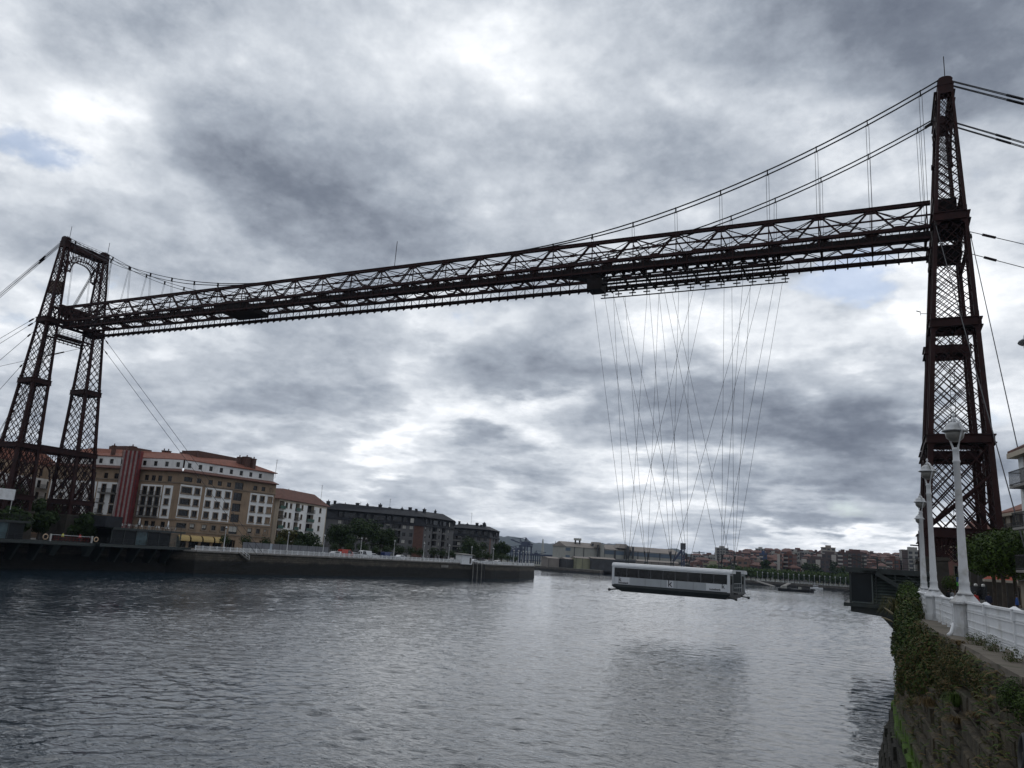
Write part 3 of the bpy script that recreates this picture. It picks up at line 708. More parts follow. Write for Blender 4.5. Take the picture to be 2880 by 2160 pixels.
for s in (-1, 1):
    y = s * GY
    m = MB(); m.box(GX0 + 0.1, GX1 - 0.1, y - 0.08, y + 0.08, zf, zw0); sw = m.build('side_wall', 'gon_panel', gon)
    m = MB(); m.box(GX0 + 0.1, GX1 - 0.1, y - 0.09, y + 0.09, zw1, zr + 0.02); m.build('window_header', 'gon_white', gon)
    n = 9; wpx = (GX1 - GX0 - 0.7) / n
    for i in range(n):
        xa = GX0 + 0.35 + i * wpx
        m = MB(); m.box(xa + 0.04, xa + wpx - 0.04, y - 0.03, y + 0.03, zw0 + 0.02, zw1); m.build('window', 'glass_gon', gon)
        m = MB(); m.box(xa - 0.05, xa + 0.05, y - 0.06, y + 0.06, zw0, zw1); m.build('mullion', 'gon_mull', gon)
    for i in range(7):
        if i in (0, 6): continue
        xa = GX0 + 2.3 + (i - 1) * (GX1 - GX0 - 4.6) / 5
        m = MB(); m.box(xa - 0.012, xa + 0.012, y - 0.095, y + 0.095, zf + 0.02, zw0 - 0.02); m.build('panel_joint', 'gon_dark', sw)
    for xa, xb in ((GX0 + 0.32, GX0 + 2.35), (GX1 - 2.75, GX1 - 0.32)):
        m = MB(); m.box(xa, xb, y - 0.09 if s < 0 else y + 0.081, y - 0.081 if s < 0 else y + 0.09, zf + 0.05, zw0 - 0.03); m.build('sign_panel', 'gon_sign', sw)
    for xa in (GX0, GX1 - 0.3):
        m = MB(); m.hexa([(xa, y - 0.13, zf - 0.05), (xa + 0.3, y - 0.13, zf - 0.05), (xa + 0.3, y + 0.13, zf - 0.05), (xa, y + 0.13, zf - 0.05)] + [(xa, y - 0.13, zr), (xa + 0.3, y - 0.13, zr), (xa + 0.3, y + 0.13, zr), (xa, y + 0.13, zr)]); m.build('corner_post', 'gon_white', gon)
    # cabin roof: rounded white shell over each passenger cabin
    ya, yb = s * (GY + 0.16), s * (GY - 2.6)
    pr = [(ya, zr), (ya - s * 0.03, zr + 0.18), (ya - s * 0.28, zr + 0.38), (ya - s * 0.7, zr + 0.46), (yb, zr + 0.46), (yb, zr)]
    m = MB(); n = len(pr)
    vs = [(GX0 - 0.05, a, b) for a, b in pr] + [(GX0 + 0.35, a, b + 0.02) for a, b in pr][:0] + [(GX1 + 0.25, a, b) for a, b in pr]
    fs = [(i, (i + 1) % n, n + (i + 1) % n, n + i) for i in range(n)] + [tuple(range(n)), tuple(range(2 * n - 1, n - 1, -1))]
    m.add(vs, fs if s > 0 else [tuple(reversed(f)) for f in fs]); m.build('cabin_roof', 'gon_white', gon)
    m = MB(); m.box(GX0 + 0.1, GX1 - 0.1, s * (GY - 2.55) - 0.06, s * (GY - 2.55) + 0.06, zf, zr + 0.3); m.build('inner_wall', 'gon_dark', gon)
    for xe in (GX0 + 0.12, GX1 - 0.12):
        yc_ = s * (GY - 1.3)
        m = MB(); w2 = 1.15
        for q in (-1, 1): m.box(xe - 0.06, xe + 0.06, yc_ + q * w2 - 0.1, yc_ + q * w2 + 0.1, zf, zr + 0.2)
        m.box(xe - 0.06, xe + 0.06, yc_ - w2, yc_ + w2, zw1 - 0.1, zr + 0.42); m.build('end_frame', 'gon_panel', gon)
        m = MB(); m.box(xe - 0.03, xe + 0.03, yc_ - w2 + 0.1, yc_ + w2 - 0.1, zf + 0.9, zw1 - 0.1); m.build('end_window', 'glass_gon', gon)
        m = MB(); m.box(xe - 0.04, xe + 0.04, yc_ - w2 + 0.1, yc_ + w2 - 0.1, zf, zf + 0.9); m.box(xe - 0.06, xe + 0.06, yc_ - 0.03, yc_ + 0.03, zf, zw1); m.build('end_door', 'gon_dark', gon)


m = MB()  # dark hull: flat float with raked ends
m.hexa([(GX0 + 1.2, -GY + 0.25, -1.72), (GX1 - 0.6, -GY + 0.25, -1.72), (GX1 - 0.6, GY - 0.25, -1.72), (GX0 + 1.2, GY - 0.25, -1.72), (GX0 - 0.05, -GY + 0.02, zf - 0.28), (GX1 + 0.05, -GY + 0.02, zf - 0.28), (GX1 + 0.05, GY - 0.02, zf - 0.28), (GX0 - 0.05, GY - 0.02, zf - 0.28)])
m.build('hull', 'gon_dark', gon)
for xe, s in ((GX0, -1), (GX1, 1)):
    for y in (-4.8, 4.8):
        m = MB(); m.tube([(xe - s * 0.8, y, -1.45), (xe + s * 0.55, y, -1.62)], 0.09, 6); m.tube([(xe + s * 0.45, y, -1.6), (xe + s * 0.7, y, -1.64)], 0.17, 8); m.build('buffer', 'gon_dark', gon)
    m = MB(); m.box(min(xe, xe + s * 0.5), max(xe, xe + s * 0.5), -2.9, 2.9, zf - 0.22, zf - 0.08); m.build('ramp_flap', 'gon_dark', gon)
    m = MB()
    for z in (zf + 0.5, zf + 1.0): m.bar((xe, -2.9, z), (xe, 2.9, z), 0.06)
    for y in (-2.8, -1.4, 0, 1.4, 2.8): m.bar((xe, y, zf), (xe, y, zf + 1.0), 0.06)
    m.build('gate', 'gon_panel', gon)
def text(body, x, z, size, y, parent, mt='black', rx=90, rz=0, name='lettering', yoff=0.0):
    c = bpy.data.curves.new(name, 'FONT'); c.body = body; c.size = size; c.extrude = 0.004; c.offset = 0.010
    o = bpy.data.objects.new(name, c); dg = bpy.context.evaluated_depsgraph_get()
    COL.objects.link(o); bpy.context.view_layer.update()
    me = bpy.data.meshes.new_from_object(o.evaluated_get(bpy.context.evaluated_depsgraph_get())); bpy.data.objects.remove(o); bpy.data.curves.remove(c)
    me.materials.clear(); me.materials.append(M[mt])
    o = link(name, me, parent, (x, y, z)); o.rotation_euler = (math.radians(rx), 0, math.radians(rz)); return o
yt = -GY - 0.10
for x, z, sz, tx in ((GX0 + 0.86, -0.50, 0.74, 'k'), (GX0 + 0.86, -0.76, 0.31, 'kutxabank'), (GX0 + 7.05, -0.72, 1.15, 'k'), (GX1 - 0.95, -0.46, 0.74, 'k'), (GX1 - 2.35, -0.74, 0.31, 'kutxabank')):
    text(tx, x, z, sz, yt, gon)
m = MB(); m.box(GX0 + 6.95, GX0 + 7.75, -GY - 0.09, -GY - 0.081, zf + 0.05, zw0 - 0.03); m.build('sign_panel', 'gon_sign', gon)
# hanging cables: six shackles on the cabin roofs, each gathering five ropes from the trolley
HANG = [(123.3, [116.4, 119.5, 124.6, 131.3]), (129.0, [119.2, 124.6, 128.9, 138.9]), (134.8, [126.5, 134.9, 141.6, 137.4])]
for s in (-1, 1):
    y = s * (GY - 1.2)
    for xb, tops in HANG:
        m = MB(); m.bar((xb - 0.15, y, zr + 0.4), (xb - 0.15, y, zr + 1.35), 0.09); m.bar((xb + 0.15, y, zr + 0.4), (xb + 0.15, y, zr + 1.35), 0.09); m.tube([(xb - 0.25, y, zr + 0.75), (xb + 0.25, y, zr + 0.75)], 0.12, 8)
        m.build('shackle', 'gon_dark', gon)
        for q, xt in enumerate(tops):
            m = MB(); d = 0.5 if xt > xb else -0.5
            m.tube([(xb + d * 0.3, y, zr + 1.1), (xb + (xt - xb) * 0.03 + d * 0.3, y, zr + 2.2)], 0.06, 5)
            m.tube([(xb + d * 0.3, y, zr + 1.1), (xt, s * 2.9, 40.2)], 0.022, 5); m.build('suspension_rope', 'cable', gon)

# ------------------------------------------------------------------ left bank: quay, promenade, apartment blocks
c2 = lambda x, y: (x / 3.16, 1200 + y / 3.16)
c3 = lambda x, y: (600 + x / 2.458, 1250 + y / 2.458)
c5 = lambda x, y: (x / 4.254, 1400 + y / 4.254)
c6 = lambda x, y: (460 + x / 4.254, 1380 + y / 4.254)
c7 = lambda x, y: (940 + x / 3.95, 1400 + y / 3.95)

QW = [(2, -140), (3, -60), (5.0, -30), (6.0, -6.0), (7.0, 10.0), (9.0, 25.0), (14.9, 27.5), (16.4, 42.6), (18.0, 77), (22.5, 112), (27.0, 150), (26.5, 175), (20.5, 203), (17.5, 207)]
def wall_at(u):
    """point of the far quay edge under photo column u"""
    d = ray(u, 1560)
    for a, b in zip(QW[:-1], QW[1:]):
        Mx = np.array([[d[0], -(b[0] - a[0])], [d[1], -(b[1] - a[1])]])
        t, s = np.linalg.solve(Mx, [a[0] - CAM[0], a[1] - CAM[1]])
        if 0 <= s <= 1 and t > 0: return np.array([a[0] + (b[0] - a[0]) * s, a[1] + (b[1] - a[1]) * s]), math.atan2(b[1] - a[1], b[0] - a[0])
    return np.array(QW[-1]), 0.0

def quay_mat(name, stone, dark, zd):
    """coursed stone; soaked, weed-darkened band up to the tide line with an uneven upper edge"""
    m, k, b = principled(name)
    pos = k.n.new('ShaderNodeNewGeometry').outputs['Position']; px, py, pz = k.sep(pos)
    br = k.n.new('ShaderNodeTexBrick'); k.put(br.inputs['Vector'], k.comb(k.math('ADD', py, k.math('MULTIPLY', px, 0.4)), pz, 0.0))
    br.inputs['Scale'].default_value = 1.0; br.inputs['Brick Width'].default_value = 1.1; br.inputs['Row Height'].default_value = 0.5; br.inputs['Mortar Size'].default_value = 0.03
    br.inputs['Color1'].default_value = (*stone, 1); br.inputs['Color2'].default_value = (*[x * 0.65 for x in stone], 1); br.inputs['Mortar'].default_value = (*[x * 0.3 for x in stone], 1)
    n = k.noise(pos, 0.8, 7, 0.65); n2 = k.noise(pos, 0.25, 5, 0.6)
    col = k.mix(k.smooth(n, 0.35, 0.7, 0, 0.75), br.outputs[0], tuple(x * 0.4 for x in stone))
    tide = k.smooth(k.math('ADD', pz, k.math('MULTIPLY', n2, 1.6)), zd + 0.5, zd + 1.3)
    col = k.mix(tide, k.ramp(n, [(0.3, dark), (0.75, tuple(x * 2.0 for x in dark))]), col)
    k.put(b.inputs['Base Color'], col); b.inputs['Roughness'].default_value = 0.8; b.inputs['Specular IOR Level'].default_value = 0.25
    bn = k.n.new('ShaderNodeBump'); bn.inputs['Strength'].default_value = 0.8; bn.inputs['Distance'].default_value = 0.12
    k.put(bn.inputs['Height'], k.math('ADD', n, k.math('MULTIPLY', br.outputs['Fac'], -0.4))); k.put(b.inputs['Normal'], bn.outputs[0])
    return m
M['quay_left'] = quay_mat('far_quay_stone', (0.10, 0.088, 0.070), (0.009, 0.009, 0.008), -3.5)

poly = QW + [(-400, 260), (-400, -140)]
m = MB(); m.add([(x, y, LZ) for x, y in poly], [tuple(range(len(poly)))]); m.build('left_bank_ground', 'paving')['kind'] = 'structure'
m = MB(); m.add([(x, y, LZ + 0.004) for x, y in [(p[0] - 7.5, p[1]) for p in QW[2:-2]] + [(p[0] - 14.5, p[1]) for p in QW[2:-2]][::-1]], [tuple(range(2 * len(QW[2:-2])))]); m.build('left_bank_road', 'asphalt')['kind'] = 'structure'
qw = thing('quay_wall', 'long dark stone quay wall along the far left bank', 'quay wall', (14, 19, WZ))
m = MB()
for (x0, y0), (x1, y1) in zip(QW[:-1], QW[1:]):
    m.quad((x0 + 0.35, y0, WZ - 1.5), (x1 + 0.35, y1, WZ - 1.5), (x1, y1, LZ - 0.3), (x0, y0, LZ - 0.3))
m.build('wall_face', 'quay_left', qw)
for (x0, y0), (x1, y1) in zip(QW[:-1], QW[1:]):
    L = math.hypot(x1 - x0, y1 - y0); n = max(1, int(L / 6)); 
    for i in range(n):
        a = np.array([x0 + (x1 - x0) * i / n, y0 + (y1 - y0) * i / n, LZ - 0.15]); b = np.array([x0 + (x1 - x0) * (i + 0.995) / n, y0 + (y1 - y0) * (i + 0.995) / n, LZ - 0.15])
        m = MB(); m.bar(a, b, 0.75 + random.uniform(-.03, .03), 0.31 + random.uniform(0, .04)); m.build('coping_stone', 'concrete', qw)

# white railing along the far quay
rl = thing('quay_railing', 'white iron railing along the far left quay edge', 'railing', (15, 22, LZ))
pm = MB(); BL = 2.0
for z in (0.12, 0.38, 0.80, 0.98): pm.bar((0, 0, z), (BL, 0, z), 0.06, 0.05)
for i in range(14): pm.bar((BL * (i + 0.5) / 14, 0, 0.12), (BL * (i + 0.5) / 14, 0, 0.98), 0.035)
pm.box(-0.09, 0.09, -0.09, 0.09, 0.0, 1.08); pme = pm.mesh('panel', 'white_iron')
for (x0, y0), (x1, y1) in zip(QW[6:-1], QW[7:]):
    L = math.hypot(x1 - x0, y1 - y0); n = max(1, round(L / BL)); ang = math.atan2(y1 - y0, x1 - x0)
    for i in range(n):
        o = link('panel', pme, rl, (x0 - 0.25 + (x1 - x0) * i / n, y0 + (y1 - y0) * i / n, LZ), ang); o.scale = (L / n / BL, 1, 1)

# ---- lamp post (cast iron, pedestal, tapered pole, hooded bowl lamp held in a yoke)
M['lamp_white'] = mat('lamp_white', (0.50, 0.505, 0.51), 0.45, 0, 0.08, 2.5, c2=(0.36, 0.35, 0.33), streak=0.28)
M['lamp_bowl'] = mat('lamp_bowl', (0.16, 0.155, 0.14), 0.3, 0, 0.2, 4)
M['lamp_hood'] = mat('lamp_hood', (0.40, 0.41, 0.42), 0.45, 0, 0.12, 3, c2=(0.22, 0.22, 0.21))
def make_lamp(label, loc):
    t = thing('lamp_post', label, 'lamp post', loc, None, world=False)
    m = MB(); m.box(-0.30, 0.30, -0.30, 0.30, 0, 0.30); m.box(-0.25, 0.25, -0.25, 0.25, 0.30, 1.0); m.box(-0.33, 0.33, -0.33, 0.33, 1.0, 1.06)
    m.hexa([(-.31, -.31, 1.06), (.31, -.31, 1.06), (.31, .31, 1.06), (-.31, .31, 1.06), (-.17, -.17, 1.30), (.17, -.17, 1.30), (.17, .17, 1.30), (-.17, .17, 1.30)]); m.build('pedestal', 'lamp_white', t)
    m = MB(); m.lathe([(0.26, 1.30), (0.20, 1.36), (0.165, 1.44), (0.155, 1.62), (0.17, 1.66), (0.15, 1.72), (0.137, 1.9), (0.150, 2.1), (0.137, 2.14), (0.115, 3.4), (0.100, 5.55), (0.122, 5.58), (0.122, 5.62), (0.10, 5.66), (0.096, 5.95), (0.11, 5.98), (0.11, 6.04), (0.05, 6.07)], n=16); m.build('pole', 'lamp_white', t, True)
    hd = MB(); hd.lathe([(0.05, 6.93), (0.12, 6.92), (0.22, 6.87), (0.275, 6.77), (0.285, 6.70), (0.38, 6.645), (0.39, 6.615), (0.28, 6.60)], n=20); hood = hd.build('lamp_hood', 'lamp_hood', t, True)
    m = MB(); m.lathe([(0.28, 6.60), (0.29, 6.53), (0.26, 6.40), (0.17, 6.30), (0.05, 6.26)], n=18); m.build('bowl', 'lamp_bowl', hood, True)
    m = MB()
    for s in (-1, 1):
        m.tube([(0, s * 0.10, 5.86), (0, s * 0.14, 6.08), (0, s * 0.30, 6.42), (0, s * 0.405, 6.62), (0, s * 0.27, 6.90), (0, s * 0.10, 7.02), (0, 0, 7.03)], 0.032, 6)
    m.tube([(0, 0, 6.95), (0, 0, 7.10), (0, 0, 7.14), (0, 0, 7.24)], [0.05, 0.03, 0.055, 0.02], 7); m.build('yoke', 'lamp_white', t)
    return t
lamp0 = make_lamp('tallest white lamp post at right, nearest the camera, rising before the tower', (154.82, -71.6, 0.0))
lamp0['group'] = 'white lamp posts'
lamp0.rotation_euler[2] = 0.5
dup(lamp0, (154.50, -60.7, 0), 0.45, 'second white lamp post from the camera on the right promenade')
dup(lamp0, (*aty(2598, 1600, -47.2)[:2], 0), 0.4, 'third white lamp post from the camera, beside the landing station steps', 0.97)
dup(lamp0, (*aty(2593, 1600, -33.0)[:2], 0), 0.4, 'fourth white lamp post, mostly hidden behind the third on the right promenade', 0.97)
dup(lamp0, (155.60, -82.5, 0), 0.5, 'white lamp post cut by the right edge, only its hood showing')
for i, u in enumerate((627, 806, 908, 1014, 1108, 1192, 1263, 1327, 1388, 1446, 1459, 1472, 1481, 1489)):
    p, a = wall_at(u)
    dup(lamp0, (p[0] - 0.1, p[1], LZ), a, 'white lamp post on the far quay, %s from the left' % ORD[i], 0.81)

# ---- facade builder: walls with real openings, each window a framed part
class Fac:
    def __init__(s, O, E, z0):
        s.O = np.array(O[:2], float); s.E = np.array(E[:2], float); d = s.E - s.O; s.L = np.linalg.norm(d); s.t = d / s.L
        n = np.array([s.t[1], -s.t[0]])
        if n @ (CAM[:2] - s.O) < 0: n = -n
        s.n = n; s.z0 = z0
    def s_of(s, u, v): p = onp(u, v, s.O, s.n); return (p[:2] - s.O) @ s.t
    def z_of(s, u, v): return onp(u, v, s.O, s.n)[2]
    def P(s, a, z, out=0.0): q = s.O + s.t * a + s.n * out; return (q[0], q[1], z)
    def box(s, mb, a0, a1, z0, z1, o0, o1, m=0):
        mb.hexa([s.P(a0, z0, o1), s.P(a1, z0, o1), s.P(a1, z0, o0), s.P(a0, z0, o0), s.P(a0, z1, o1), s.P(a1, z1, o1), s.P(a1, z1, o0), s.P(a0, z1, o0)] if True else 0, m)
    def wall(s, a0, a1, z0, z1, holes, mt, parent, name='wall', out=0.0, rev=0.3, zones=None):
        """wall sheet with rectangular holes and reveals; zones: [(a0,a1,z0,z1,material index)] painted fields"""
        us = sorted({a0, a1} | {h[k] for h in holes for k in (0, 1)} | {z[k] for z in (zones or []) for k in (0, 1)}); zs = sorted({z0, z1} | {h[k] for h in holes for k in (2, 3)} | {z[k] for z in (zones or []) for k in (2, 3)})
        us = [x for x in us if a0 <= x <= a1]; zs = [x for x in zs if z0 <= x <= z1]
        mb = MB()
        for i in range(len(us) - 1):
            for j in range(len(zs) - 1):
                um, zm = (us[i] + us[i + 1]) / 2, (zs[j] + zs[j + 1]) / 2
                if any(h[0] < um < h[1] and h[2] < zm < h[3] for h in holes): continue
                k = 0
                for z in (zones or []):
                    if z[0] < um < z[1] and z[2] < zm < z[3]: k = z[4]
                mb.quad(s.P(us[i], zs[j], out), s.P(us[i + 1], zs[j], out), s.P(us[i + 1], zs[j + 1], out), s.P(us[i], zs[j + 1], out), k)
        for h in holes:
            r = h[4] if len(h) > 4 else rev
            for (ua, za), (ub, zb) in (((h[0], h[2]), (h[1], h[2])), ((h[1], h[2]), (h[1], h[3])), ((h[1], h[3]), (h[0], h[3])), ((h[0], h[3]), (h[0], h[2]))):
                mb.quad(s.P(ua, za, out), s.P(ub, zb, out), s.P(ub, zb, out - r), s.P(ua, za, out - r))
        return mb.build(name, mt, parent)
    def window(s, T, c, w, zb, h, mats=('win_frame', 'glass_dark', 'surround'), out=0.0, rev=0.3, mull=1, sur=0.0, shutter=0.0):
        a0, a1, z1 = c - w / 2, c + w / 2, zb + h; o = out - rev + 0.06
        mb = MB(); f = 0.07
        s.box(mb, a0, a1, zb, zb + f, o, o + 0.08); s.box(mb, a0, a1, z1 - f, z1, o, o + 0.08); s.box(mb, a0, a0 + f, zb, z1, o, o + 0.08); s.box(mb, a1 - f, a1, zb, z1, o, o + 0.08)
        for i in range(mull): x = a0 + w * (i + 1) / (mull + 1); s.box(mb, x - 0.035, x + 0.035, zb, z1, o, o + 0.07)
        if sur:
            s.box(mb, a0 - sur, a0, zb - sur, z1 + sur, out - 0.02, out + 0.06, 1); s.box(mb, a1, a1 + sur, zb - sur, z1 + sur, out - 0.02, out + 0.06, 1)
            s.box(mb, a0, a1, z1, z1 + sur, out - 0.02, out + 0.06, 1); s.box(mb, a0 - sur * 1.4, a1 + sur * 1.4, zb - sur * 1.5, zb, out - 0.02, out + 0.16, 1)
        if shutter: s.box(mb, a0 + f, a1 - f, z1 - h * shutter, z1 - f, o + 0.005, o + 0.06, 2)
        W_ = mb.build('window', [mats[0], mats[2], 'blind'], T)
        p = MB(); p.quad(s.P(a0, zb, o + 0.02), s.P(a1, zb, o + 0.02), s.P(a1, z1, o + 0.02), s.P(a0, z1, o + 0.02)); p.build('pane', mats[1], W_)
        return W_
    def balcony(s, T, a0, a1, zf, dep=0.9, rmat='black', smat='concrete', out=0.0, hh=1.0, solid=None):
        mb = MB(); s.box(mb, a0, a1, zf - 0.16, zf, out - 0.05, out + dep)
        b = mb.build('balcony', smat, T); r = MB()
        if solid: s.box(r, a0, a1, zf, zf + hh, out + dep - 0.08, out + dep - 0.02)
        else:
            for z in (zf + 0.1, zf + hh): s.box(r, a0, a1, z - 0.03, z + 0.03, out + dep - 0.06, out + dep - 0.01)
            k = max(4, int((a1 - a0) / 0.16))
            for i in range(k + 1): x = a0 + (a1 - a0) * i / k; s.box(r, x - 0.016, x + 0.016, zf, zf + hh, out + dep - 0.05, out + dep - 0.02)
            for x in (a0, a1): s.box(r, x - 0.02, x + 0.02, zf + hh - 0.05, zf + hh, out, out + dep); s.box(r, x - 0.02, x + 0.02, zf + 0.05, zf + 0.1, out, out + dep)
        r.build('railing', solid or rmat, b); return b

M['win_frame'] = mat('window_frame_dark', (0.030, 0.022, 0.018), 0.6, 0, 0.3, 2)
M['win_frame_white'] = mat('window_frame_white', (0.45, 0.45, 0.44), 0.6, 0, 0.1, 2)
M['blind'] = mat('roller_blind', (0.38, 0.37, 0.34), 0.7, 0, 0.15, 3)
M['surround'] = mat('stone_surround', (0.20, 0.155, 0.115), 0.85, 0, 0.2, 2, streak=0.3)
M['render_tan'] = mat('render_tan', (0.255, 0.182, 0.122), 0.9, 0, 0.15, 0.35, c2=(0.185, 0.13, 0.086), streak=0.35)
M['render_white'] = mat('render_white', (0.70, 0.70, 0.69), 0.9, 0, 0.06, 0.3, c2=(0.50, 0.49, 0.47), streak=0.22)
M['render_cream'] = mat('render_cream', (0.44, 0.38, 0.30), 0.9, 0, 0.1, 0.4, streak=0.3)
M['tile_red'] = mat('roof_tile_red', (0.165, 0.055, 0.032), 0.85, 0, 0.35, 1.6, c2=(0.12, 0.045, 0.03), bump=0.04, bscale=6)
M['tile_brown'] = mat('roof_tile_brown', (0.105, 0.043, 0.030), 0.85, 0, 0.35, 1.6, c2=(0.06, 0.03, 0.022), bump=0.04, bscale=6)
M['slate'] = mat('slate', (0.026, 0.028, 0.033), 0.75, 0, 0.3, 1.0, c2=(0.017, 0.018, 0.022), spec=0.2, bump=0.02, bscale=5)
M['grey_stone'] = mat('grey_cladding', (0.092, 0.092, 0.094), 0.85, 0, 0.18, 0.6, streak=0.3)
M['brick_red'] = mat('brick_red', (0.085, 0.042, 0.032), 0.88, 0, 0.25, 1.2, bump=0.02)
M['green_rail'] = mat('green_balcony', (0.012, 0.060, 0.042), 0.6, 0, 0.2, 1)

def prism_roof(T, pts, z, h, inset, mt, name='roof', over=0.6):
    """hipped roof on a plan quadrilateral (ccw or cw): eaves pushed out, top ring pulled in"""
    c = np.mean(np.array(pts), axis=0)
    lo = [c + (np.array(p) - c) * (1 + over / max(1e-3, np.linalg.norm(np.array(p) - c))) for p in pts]
    hi = [c + (np.array(p) - c) * max(0.05, 1 - inset / np.linalg.norm(np.array(p) - c)) for p in pts]
    m = MB(); n = len(pts)
    m.add([(p[0], p[1], z) for p in lo] + [(p[0], p[1], z + 0.18) for p in lo] + [(p[0], p[1], z + h) for p in hi],
          [tuple(range(n))[::-1]] + [(i, (i + 1) % n, n + (i + 1) % n, n + i) for i in range(n)] + [(n + i, n + (i + 1) % n, 2 * n + (i + 1) % n, 2 * n + i) for i in range(n)] + [tuple(range(2 * n, 3 * n))])
    return m.build(name, mt, T)
def chimney(T, x, y, z0, z1, w=0.5, mt='brick_red', pot=True):
    m = MB(); m.box(x - w, x + w, y - w, y + w, z0, z1); m.box(x - w - 0.1, x + w + 0.1, y - w - 0.1, y + w + 0.1, z1 - 0.25, z1 - 0.08)
    if pot: m.tube([(x, y, z1), (x, y, z1 + 0.5)], 0.16, 6)
    m.build('chimney', mt, T)
def mast(T, x, y, z0, z1):
    m = MB(); m.tube([(x, y, z0), (x, y, z1)], 0.05, 5)
    for k in range(3):
        z = z1 - 0.3 - k * 0.5; m.bar((x - 0.5 + k * 0.1, y, z), (x + 0.5 - k * 0.1, y, z), 0.04)
    m.build('aerial', 'black', T)

# ---- block A: the big tan and white apartment house on the corner
A_c, A_r, A_l = np.array([-6.4, 39.4]), np.array([-1.2, 67.8]), np.array([-41.5, 28.6])
A = thing('apartment_house', 'big tan and white corner apartment house with red tiled roof', 'apartment house', (A_c[0], A_c[1], LZ))
fr, fl = Fac(A_c, A_r, LZ), Fac(A_c, A_l, LZ)
ZE = 17.2                                              # eaves of the skirt roof
rows = [fr.z_of(*c2(1755, y)) for y in (480, 577, 679, 779, 890)]      # window centres, top row first
holes, wl_, zones = [], [], []
colsR = [(c2(1658, 565), 2.7, 2), (c2(1755, 575), 1.25, 1), (c2(1858, 592), 1.25, 1), (c2(1940, 603), 1.25, 1), (c2(2022, 614), 1.25, 1), (c3(166, 375), 2.6, 1), (c3(280, 380), 1.25, 1), (c3(336, 388), 1.25, 1), (c3(390, 396), 1.25, 1)]
for q, ((u, v), w, mu) in enumerate(colsR):
    s = fr.s_of(u, v)
    for r, zc_ in enumerate(rows):
        h = 1.45 if r in (1, 2, 3) else 1.2
        ww = w if not (q == 0 and r == 0) else 2.3
        if q == 5: h = 2.1; zc2 = zc_ - 0.15
        else: zc2 = zc_
        holes.append((s - ww / 2, s + ww / 2, zc2 - h / 2, zc2 + h / 2)); wl_.append((s, ww, zc2 - h / 2, h, mu if q != 0 else 3, q, r))
ss = [fr.s_of(*c[0]) for c in colsR]
zlo, zhi = rows[3] - 1.35, rows[1] + 1.35
for a, b in ((ss[0] - 2.0, ss[1] + 1.2), (ss[2] - 1.2, ss[4] + 1.3), (ss[6] - 1.3, fr.L - 0.5)): zones.append((a, b, zlo, zhi, 1))
shops = [(1.2 + i * 3.4, 1.2 + i * 3.4 + 2.7, LZ + 0.1, LZ + 2.7, 0.5) for i in range(5)] + [(ss[5] - 1.2, ss[5] + 1.2, LZ + 0.05, LZ + 2.6, 0.5), (ss[7] - 2.0, ss[7] + 2.0, LZ + 0.3, LZ + 2.5, 0.4)]
fr.wall(0, fr.L, LZ, ZE, holes + shops, ['render_tan', 'render_white'], A, zones=zones)
for (s, w, zb, h, mu, q, r) in wl_:
    fr.window(A, s, w, zb, h, mull=mu, sur=0.22 if r and q != 5 else 0.0, shutter=random.choice((0, 0, 0, 0.45, 0.7)) if r == 4 else 0)
for sh in shops: fr.window(A, (sh[0] + sh[1]) / 2, sh[1] - sh[0], sh[2], sh[3] - sh[2], rev=0.5, mull=2)
rowsL = [fl.z_of(*c2(1010, y)) for y in (437, 548, 640, 733, 842)]
colsL = [(c2(1495, 550), 1.2), (c2(1408, 555), 1.15), (c2(1350, 548), 1.15), (c2(1290, 540), 1.15), (c2(1212, 535), 1.15), (c2(1015, 545), 1.2), (c2(925, 530), 1.2), (c2(820, 520), 1.2), (c2(735, 505), 1.2), (c2(650, 500), 1.2), (c2(560, 490), 1.2)]
holes, wl_, zones = [], [], []
sl = [fl.s_of(*c[0]) for c in colsL]
for q, s in enumerate(sl):
    for r, zc_ in enumerate(rowsL):
        h = 2.1 if r in (1, 2, 3) and q in (1, 2, 3, 5, 6, 8, 9) else 1.4
        zb = zc_ - (1.15 if h > 2 else 0.7)
        holes.append((s - 0.55, s + 0.55, zb, zb + h)); wl_.append((s, 1.1, zb, h, q, r))
for a, b in ((sl[0] - 1.3, sl[0] + 1.3), (sl[4] - 1.2, sl[3] + 0.0), (sl[1] - 1.0, sl[3] + 1.1), (sl[5] - 1.8, sl[6] + 1.8), (sl[7] - 1.2, fl.L - 0.6)): zones.append((min(a, b), max(a, b), rowsL[3] - 1.5, rowsL[1] + 1.5, 1))
fl.wall(0, fl.L, LZ, ZE, holes, ['render_tan', 'render_white'], A, zones=zones)
for (s, w, zb, h, q, r) in wl_: fl.window(A, s, w, zb, h, sur=0.15 if r in (1, 2, 3) else 0)
for r in (1, 2, 3):
    zf = rowsL[r] - 1.2
    for a, b in ((sl[1] - 0.9, sl[3] + 0.9), (sl[5] - 1.0, sl[6] + 1.0) if r == 1 else (sl[6] - 1.0, sl[6] + 1.0), (sl[8] - 0.8, sl[9] + 0.8)): fl.balcony(A, min(a, b), max(a, b), zf)
